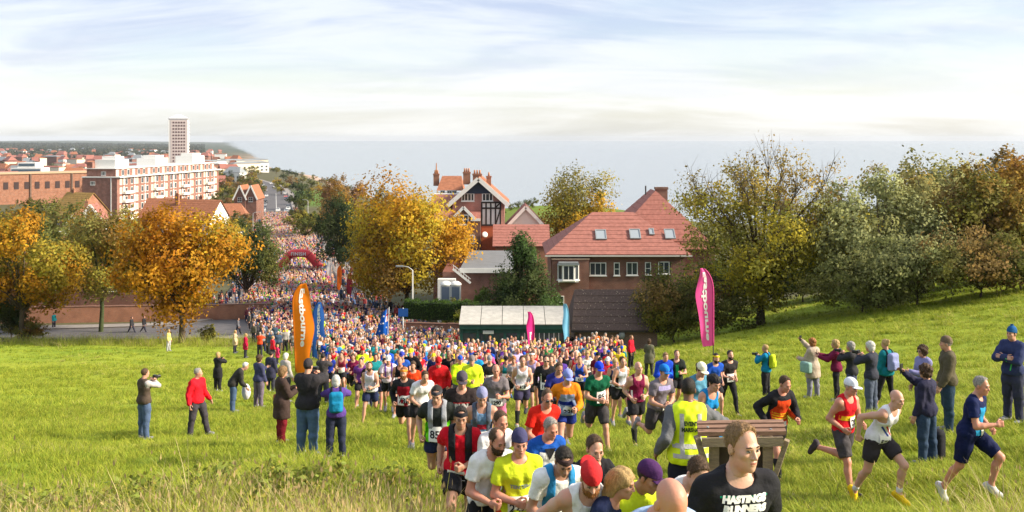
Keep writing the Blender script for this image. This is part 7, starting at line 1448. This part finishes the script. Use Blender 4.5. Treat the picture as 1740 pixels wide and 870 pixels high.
def mid_crowd(n):
    rs = random.Random(23); hats = [None]*5+['cap', 'cap', 'beanie', 'headband']; hairs_m = ['short', 'short', 'crop', 'thin', 'buzz', 'bald']; hairs_f = ['pony', 'bob', 'long', 'bun']
    for x, Y in PTS[:n]:
        B, D, t, b, fem = rs.choice(POOL); cn, ch = rs.choice(TOPC); col = hexc(ch, rs.uniform(.7, .95)); hat = rs.choice(hats); hairc = rs.choice(['brown', 'dark', 'light', 'blond', 'grey', 'ginger', 'dark', 'brown']); hr = rs.choice(hairs_f if fem else hairs_m)
        px = 870+x/Y*F; hn, hh = rs.choice([('white', 'e8e8e8'), ('blue', '2858c0'), ('black', '1c1c20'), ('red', 'c02028'), ('grey', '707078'), ('yellow', 'e8d028')])
        where = ('below the blue flag' if px < 590 else 'left of the shelter' if px < 780 else 'in front of the shelter' if px < 900 else 'by the slack pink flag' if px < 975 else 'in front of the brick hut'); row = 'near the front' if Y < 40 else 'mid pack' if Y < 52 else 'deep in the pack'
        lab = '%s in %s %s%s %s, %s' % ('woman' if fem else 'man', cn, {'tee': 'T-shirt', 'vest': 'vest', 'long': 'long sleeves', 'jacket': 'jacket'}[t], ' and %s %s' % (hn, hat) if hat else ' with %s hair' % ('fair' if hairc == 'blond' else hairc) if hr != 'bald' else ', bald', where, row)
        if len(lab.split()) > 15: lab = lab.replace(' and ', ', ').replace('in front of the', 'before the').replace('deep in the pack', 'far back').replace('near the front', 'front row').replace('mid pack', 'mid-pack')
        yaw = rs.uniform(-16, 26); p = stand(B, D, x, Y, yaw, lab, 'runners packed on the field', skin=rs.choice(['fair', 'pale', 'ruddy', 'tan', 'fair', 'ruddy', 'brown'] if rs.random() < .4 else ['fair', 'ruddy', 'pale']), hair=('crop' if hat in ('cap', 'beanie') else hr), hairc=hairc, topc=col, botc=rs.choice(BOTC), top=t, bottom=b, hat=hat, hatc=hexc(hh), shoec=rs.choice([(.3, .3, .32), (.05, .05, .06), (.4, .3, .1), (.1, .2, .4)]), detail=False, glasses=rs.random() < .1)
        p.scale = (rs.uniform(.94, 1.05),)*3
        if Y < 62 and rs.random() < .6: link('race_number', BIBM, p, mat('bib_cccccc', (.74, .74, .72), .7)).location = tuple((B.ct((0, -.145 if t != 'jacket' else -.16, .14)) + np.array([0, 0, B.off[2]*0]))*B.sc)
BIBM = MB().box(-.12, .12, -.006, .006, -.08, .08).mesh('race_number')
N_IND = 215
mid_crowd(N_IND)
def instancer(name, P, rot, scl, idx, coll, attrs, label, cat):
    me = bpy.data.meshes.new(name); me.vertices.add(len(P)); me.vertices.foreach_set('co', np.asarray(P, np.float32).ravel())
    a = me.attributes.new('rot', 'FLOAT_VECTOR', 'POINT'); a.data.foreach_set('vector', np.asarray(rot, np.float32).ravel()); a = me.attributes.new('scl', 'FLOAT', 'POINT'); a.data.foreach_set('value', np.asarray(scl, np.float32)); a = me.attributes.new('idx', 'INT', 'POINT'); a.data.foreach_set('value', np.asarray(idx, np.int32))
    for k, v in attrs.items(): a = me.attributes.new(k, 'FLOAT_VECTOR', 'POINT'); a.data.foreach_set('vector', np.asarray(v, np.float32).ravel())
    o = link(name, me); ng = bpy.data.node_groups.new(name, 'GeometryNodeTree'); ng.interface.new_socket('Geometry', in_out='INPUT', socket_type='NodeSocketGeometry'); ng.interface.new_socket('Geometry', in_out='OUTPUT', socket_type='NodeSocketGeometry'); N = ng.nodes; L = ng.links
    gi = N.new('NodeGroupInput'); go = N.new('NodeGroupOutput'); ci = N.new('GeometryNodeCollectionInfo'); ci.inputs['Collection'].default_value = coll; ci.inputs['Separate Children'].default_value = True; ci.inputs['Reset Children'].default_value = True
    ip = N.new('GeometryNodeInstanceOnPoints'); ip.inputs['Pick Instance'].default_value = True
    def na(n, t): q = N.new('GeometryNodeInputNamedAttribute'); q.data_type = t; q.inputs['Name'].default_value = n; return q.outputs['Attribute']
    e2r = N.new('FunctionNodeEulerToRotation'); L.new(na('rot', 'FLOAT_VECTOR'), e2r.inputs[0]); L.new(e2r.outputs[0], ip.inputs['Rotation']); L.new(na('scl', 'FLOAT'), ip.inputs['Scale']); L.new(na('idx', 'INT'), ip.inputs['Instance Index'])
    L.new(gi.outputs[0], ip.inputs['Points']); L.new(ci.outputs[0], ip.inputs['Instance']); L.new(ip.outputs[0], go.inputs[0]); md = o.modifiers.new('scatter', 'NODES'); md.node_group = ng
    return tag(o, label, cat, kind='stuff')
def far_crowd():
    rs = random.Random(29); coll = bpy.data.collections.new('far_figures'); sk = mat('crowd_skin', attr='skin', objcol='INSTANCER', rough=.6); tp = mat('crowd_top', attr='top', objcol='INSTANCER', rough=.8); bt = mat('crowd_bottom', attr='bot', objcol='INSTANCER', rough=.8); hr = mat('crowd_hair', attr='hair', objcol='INSTANCER', rough=.8)
    for i, (p, t, b, f) in enumerate((('a', 'tee', 'shorts', 0), ('c', 'vest', 'shorts', 0), ('d', 'long', 'tights', 1), ('s', 'jacket', 'trousers', 0), ('s', 'tee', 'shorts', 1))):
        B = Body(pose(p, lean=6) if p != 's' else dict(STAND), 1.74 if not f else 1.66, bool(f), 1.0, .05, 'lo'); Vs = []; Qs = []; Ms = []; o = 0
        hv = HAIR['short' if not f else 'bob']; hvv = np.empty(len(hv.vertices)*3, np.float32); hv.vertices.foreach_get('co', hvv); hvv = hvv.reshape(-1, 3); hq = np.array([q.vertices[:] for q in hv.polygons])
        V0, Q0, _ = B.skin()
        for (V, Q), m in (((V0, Q0), 0), (B.top(t, i), 1), (B.bottom(b, i), 2), (((hvv@B.Mhd.T+B.headc)*B.sc, hq), 3)): Vs.append(V); Qs.append(Q+o); Ms += [m]*len(Q); o += len(V)
        ob = bpy.data.objects.new('far_figure', mesh_np('far_figure', np.vstack(Vs), np.vstack(Qs), True, [sk, tp, bt, hr], Ms)); coll.objects.link(ob)
    P = [(x, Y, 0) for x, Y in PTS[N_IND:]]; st = [rs.choice((0, 1, 2)) for _ in P]
    cell = {}
    def try_add(x, y, sp, kind):
        k = (int(x/1.5), int(y/1.5))
        for a in (-1, 0, 1):
            for b in (-1, 0, 1):
                for q in cell.get((k[0]+a, k[1]+b), ()):
                    if (q[0]-x)**2+(q[1]-y)**2 < sp*sp: return
        cell.setdefault(k, []).append((x, y)); P.append((x, y, .1)); st.append(kind)
    for _ in range(26000):                                        # packed on the road behind the arch
        Y = rs.uniform(122, 378); x, y, a = on_road(Y, rs.uniform(-5.9, 5.9)); 
        if abs(Y-176) < 1.2 and abs(abs(x-gx(508.5, 176))-3.3) < .9: continue
        try_add(x, y, .68 if Y < 350 else .9, rs.choice((0, 1, 2)))
    for _ in range(700): Y = rs.uniform(120, 410); x, y, a = on_road(Y, rs.choice((-1, 1))*rs.uniform(6.4, 9.2)); try_add(x, y, .9, rs.choice((3, 4)))     # spectators on the pavements
    for _ in range(260): Y = rs.uniform(72, 122); px = rs.uniform(np.interp(Y, [72, 90, 122], [455, 430, 415]), np.interp(Y, [72, 90, 122], [520, 505, 470])); try_add(gx(px, Y), Y, 1.0, rs.choice((3, 3, 4)))
    for _ in range(260): Y = rs.uniform(78, 135); px = np.interp(Y, [78, 100, 135], [745, 690, 590])+rs.uniform(-18, 45); try_add(gx(px, Y), Y, 1.0, rs.choice((3, 3, 4)))
    n = len(P); P = np.array(P); P[:, 2] += ground(P[:, 0], P[:, 1]); st = np.array(st); rot = np.zeros((n, 3)); rot[:, 2] = np.where(st > 2, np.random.uniform(-1.2, 1.2, n), np.random.uniform(-.3, .4, n))
    top = np.array([hexc(rs.choice(TOPC+TOPD)[1], rs.uniform(.5, .95)) for _ in range(n)]); drab = np.array([rs.choice([(.03, .03, .04), (.05, .05, .09), (.12, .02, .03), (.10, .09, .07), (.04, .07, .12), (.3, .28, .27), (.35, .05, .05), (.05, .09, .20)]) for _ in range(n)]); top = np.where((st > 2)[:, None], drab, top)
    bot = np.array([rs.choice(BOTC+[(.06, .08, .16)]) for _ in range(n)]); skn = np.array([rs.choice(list(SKINS.values())[:4]) for _ in range(n)]); hai = np.array([rs.choice(list(HAIRC.values())+[hexc(rs.choice(TOPC)[1])]) for _ in range(n)])
    instancer('crowd', P, rot, np.random.uniform(.93, 1.06, n), st, coll, {'top': top, 'bot': bot, 'skin': skn, 'hair': hai}, 'mass of runners and spectators filling the road behind', 'crowd'); return n
NCROWD = far_crowd()
# ------------------------------------------------------------------ grass and weeds
def blade_tuft(n, h, spread, rs, wid, bend, pal, heads=0.0, headc=(.40, .30, .14)):
    V = []; Q = []; C = []
    for i in range(n):
        a = rs.uniform(0, 6.28); r = spread*math.sqrt(rs.rand()); b = np.array([r*math.cos(a), r*math.sin(a), -.03]); d = np.array([math.cos(a+rs.normal()*.8), math.sin(a+rs.normal()*.8), 0]); hh = h*rs.uniform(.55, 1.2); w = wid*rs.uniform(.7, 1.3); side = np.array([-d[1], d[0], 0]); c = np.array(pal[rs.randint(len(pal))])*(1+.2*rs.normal()); c = np.clip(c, .01, .7); prev = None; bb = bend*rs.uniform(.3, 1.5)
        for k in range(4):
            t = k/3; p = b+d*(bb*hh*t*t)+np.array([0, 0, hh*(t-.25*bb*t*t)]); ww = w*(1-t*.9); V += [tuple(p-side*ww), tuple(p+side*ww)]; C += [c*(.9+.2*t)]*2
            if k: o = len(V)-4; Q.append((o, o+1, o+3, o+2))
        if rs.rand() < heads:
            p = np.array(V[-1]); o = len(V); hl = h*.10; hw = hl*.13
            for q in range(4): s = side*hw if q % 2 == 0 else np.array([0, 0, 0]); 
            V += [tuple(p), tuple(p+side*hw+np.array([0, 0, hl*.4])), tuple(p+np.array([0, 0, hl])), tuple(p-side*hw+np.array([0, 0, hl*.4]))]; C += [np.array(headc)*(1+.2*rs.normal())]*4; Q.append((o, o+1, o+2, o+3))
    me = mesh_np('tuft', V, Q, False); color_attr(me, np.clip(np.array(C), .01, .8)); return me
GRASS = mat('grass_blade', attr='Col', rough=.65, spec=.2, trans=.35)
def weed_mesh(rs, h, pal):
    """a leafy weed: stem with many small leaves"""
    mb_v = []; P = []; C = []
    for s in range(5):
        a = rs.uniform(0, 6.28); L = h*rs.uniform(.6, 1.1)
        for k in range(16): t = rs.rand(); P.append((math.cos(a)*t*L*.45+rs.normal()*.04, math.sin(a)*t*L*.45+rs.normal()*.04, L*t)); C.append(np.array(pal[rs.randint(len(pal))])*(1+.2*rs.normal()))
    V, Q, CC = leaves(np.array(P), np.clip(np.array(C), .01, .6), .075, rs); me = mesh_np('weed', V, Q, False); color_attr(me, CC); return me
def sward():
    rs = np.random.RandomState(31); coll = bpy.data.collections.new('grass_tufts'); GP = [(.245, .315, .022), (.30, .36, .03), (.37, .38, .045), (.19, .255, .02)]; SP_ = [(.58, .47, .24), (.50, .41, .19), (.36, .34, .11)]
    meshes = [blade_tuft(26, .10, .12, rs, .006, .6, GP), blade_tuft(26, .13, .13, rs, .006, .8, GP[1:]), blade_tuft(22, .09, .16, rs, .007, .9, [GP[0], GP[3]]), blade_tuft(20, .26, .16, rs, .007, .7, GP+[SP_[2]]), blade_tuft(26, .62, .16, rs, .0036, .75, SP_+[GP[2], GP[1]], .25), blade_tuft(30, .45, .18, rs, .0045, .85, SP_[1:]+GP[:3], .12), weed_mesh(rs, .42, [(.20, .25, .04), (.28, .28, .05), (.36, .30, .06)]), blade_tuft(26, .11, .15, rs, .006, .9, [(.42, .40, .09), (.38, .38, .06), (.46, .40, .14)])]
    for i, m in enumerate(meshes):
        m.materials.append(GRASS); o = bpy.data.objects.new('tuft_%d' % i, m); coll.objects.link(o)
    P = []; I = []; S = []
    def scatter(n, y0, y1, fx, kinds, s0, s1, dens=None):
        k = 0
        Y = rs.uniform(y0*y0, y1*y1, n)**.5; PX = rs.uniform(-60, 1800, n); X = (PX-870)/F*Y; keep = np.ones(n, bool)
        if dens is not None: keep = rs.rand(n) < dens(X, Y, PX)
        m = keep.sum(); P.append(np.stack([X[keep], Y[keep], ground(X[keep], Y[keep])], 1)); I.append(rs.choice(kinds, m)); S.append(rs.uniform(s0, s1, m))
    patch = lambda X, Y: .5+.5*vnoise(X, Y, .9, 5)
    scatter(30000, 4.5, 17, 0, (0, 1, 2), .8, 1.3); scatter(42000, 15, 34, 0, (0, 1, 2), .9, 1.6, lambda X, Y, p: .55+.45*patch(X, Y)); scatter(26000, 30, 62, 0, (0, 1, 2), 1.3, 2.1, lambda X, Y, p: .4+.6*patch(X, Y)); scatter(12000, 55, 97, 0, (0, 2), 1.8, 2.6, lambda X, Y, p: (.3+.6*patch(X, Y))*((p < 520) | (p > 1080)))
    scatter(5000, 9, 30, 0, (3, 3, 2), .8, 1.4, lambda X, Y, p: (patch(X, Y) > .62)*.8*((p < 640) | (p > 1400)))
    scatter(16000, 10, 36, 0, (7,), .8, 1.5, lambda X, Y, p: sstep(.55, .8, .5+.5*vnoise(X, Y, .55, 8))*.8)
    scatter(9000, 34, 92, 0, (7,), 1.2, 2.2, lambda X, Y, p: sstep(.5, .75, .5+.5*vnoise(X, Y, .3, 9))*.7*((p < 560) | (p > 1080)))
    # rank dry grass along the bottom left and bottom right
    left = lambda X, Y, p: np.clip(1.15-np.abs(Y-9.6)/4.2, 0, 1)*np.clip((800-p)/130, 0, 1)*(.35+.65*patch(X*1.7, Y*1.7))
    scatter(8500, 6.0, 12.5, 0, (4, 4, 5, 3, 6), .6, 1.4, left)
    scatter(5600, 8.5, 12.0, 0, (4, 4, 4, 5), .85, 1.5, lambda X, Y, p: np.clip(1.15-np.abs(p-640)/190, 0, 1)*(.4+.6*patch(X*2, Y*2)))
    scatter(3000, 9.0, 14, 0, (4, 5), .8, 1.6, lambda X, Y, p: np.clip((460-p)/300, 0, 1)*(patch(X*2+3, Y*2) > .55)*.6)
    scatter(2200, 7.0, 15.5, 0, (6, 3, 5), .7, 1.2, lambda X, Y, p: np.clip((720-p)/200, 0, 1)*.9)
    scatter(2600, 7.5, 12.2, 0, (4, 5, 3, 5), .75, 1.25, lambda X, Y, p: np.clip((p-1560)/110, 0, 1)*np.clip(1.1-np.abs(Y-10.2)/2.4, 0, 1))
    scatter(700, 20, 90, 0, (5, 3), 1.0, 1.8, lambda X, Y, p: (p > 1380)*.25*(Y > 45)+(p < 330)*.6*(Y > 84))
    # rough verge along the road
    scatter(2600, 88, 97, 0, (3, 5, 5), 1.4, 2.4, lambda X, Y, p: (p < 430)*.8)
    P = np.vstack(P); I = np.concatenate(I); S = np.concatenate(S); n = len(P); rot = np.zeros((n, 3)); rot[:, 2] = rs.uniform(0, 6.28, n); rot[:, 0] = rs.normal(size=n)*.12; o = instancer('grass', P, rot, S, I, coll, {}, 'green sward with rank dry grass along the near edge', 'grass'); return n
NGRASS = sward()
def tall_stalks():
    """single dry stalks that stand above the grass in front"""
    for i, (px, Y, h, l) in enumerate(((118, 7.6, 1.35, 'tall dry stalk in the bottom left corner'), (132, 7.4, 1.2, 'slimmer dry stalk beside the tall one at bottom left'), (205, 8.0, 1.35, 'leaning dead stalk before the brown-gilet photographer'), (520, 9.0, 1.25, 'dry stalk in front of the tall photographer in jeans'), (190, 7.0, .9, 'short bent stalk low at the left'), (330, 8.6, .95, 'dry seed stalk before the red jacket'))):
        rs = np.random.RandomState(80+i); x = gx(px, Y); e = empty('dry_stalk', (x, Y, gz(x, Y)), 0, l, 'plant', 'dry stalks in front'); k = rs.uniform(-.25, .35); pts = [(k*h*t*t+.02*math.sin(t*7+i), .05*t, h*t) for t in np.linspace(0, 1, 9)]; MB().tube(pts, [.006-.004*t for t in np.linspace(0, 1, 9)], 5).build('stem', mat('dry_stem', (.34, .25, .12), .9), e)
        P = []; 
        for q in range(60): t = rs.uniform(.45, 1); P.append((k*h*t*t+rs.normal()*.035, .05*t+rs.normal()*.035, h*t+rs.normal()*.02))
        V, Q, CC = leaves(np.array(P), np.clip(np.array([.42, .31, .15])*(1+.2*rs.normal(size=(60, 1))), .02, .7), .035, rs); me = mesh_np('seed_heads', V, Q, False); color_attr(me, CC); o = link('seed_heads', me, e, LEAF); o['kind'] = 'stuff'
tall_stalks()
# bare earth worn by the runners
def mud():
    n, m = 18, 26; V = []; Q = []; rs = np.random.RandomState(2)
    for (px0, px1, y0, y1) in ((1325, 1400, 12.8, 15.6),):
        for i in range(n+1):
            for j in range(m+1):
                u, v = i/n*2-1, j/m*2-1; r = max(abs(u), abs(v)); k = 1+.12*math.sin(7*math.atan2(u, v)+1); a = math.sqrt(u*u+v*v)+1e-6; f = r/a*k; x = gx((px0+px1)/2, (y0+y1)/2)+u*f*.45; y = (y0+y1)/2+v*f*1.3; V.append((x, y, gz(x, y)+.030-.035*r*r))
        for i in range(n):
            for j in range(m): a = i*(m+1)+j; Q.append((a, a+m+1, a+m+2, a+1))
    tag(link('dirt_path', mesh_np('dirt_path', V, Q, True), None, mat('bare_earth', (.26, .19, .13), .95, var=.3, scale=7, bump=.7, bscale=25)), kind='structure')
mud()
# ------------------------------------------------------------------ the hazy sea air
def haze():
    o = MB().box(-14000, 34000, -80, 26000, -62, 102).build('haze', None); m = bpy.data.materials.new('haze_air'); m.use_nodes = True; N = m.node_tree.nodes; N.clear(); out = N.new('ShaderNodeOutputMaterial'); v = N.new('ShaderNodeVolumePrincipled'); v.inputs['Color'].default_value = (.74, .80, .90, 1); v.inputs['Density'].default_value = HAZE; v.inputs['Anisotropy'].default_value = .15; m.node_tree.links.new(v.outputs[0], out.inputs['Volume'])
    o.data.materials.append(m); tag(o, 'thin bright sea haze over town and sea', 'haze', kind='stuff')
HAZE = 4.5e-5
haze()
if __name__ == '__main__':
    print('people', len([1 for o in bpy.data.objects if o.name.startswith('person')]), 'crowd', NCROWD, 'grass', NGRASS, 'objects', len(bpy.data.objects), 'time', round(time.time()-T0, 1))
    for r in RES:
        if abs(r[3]-r[4]) > 8 or abs(r[1]-r[2])/r[1] > .12: print('  fit', r)
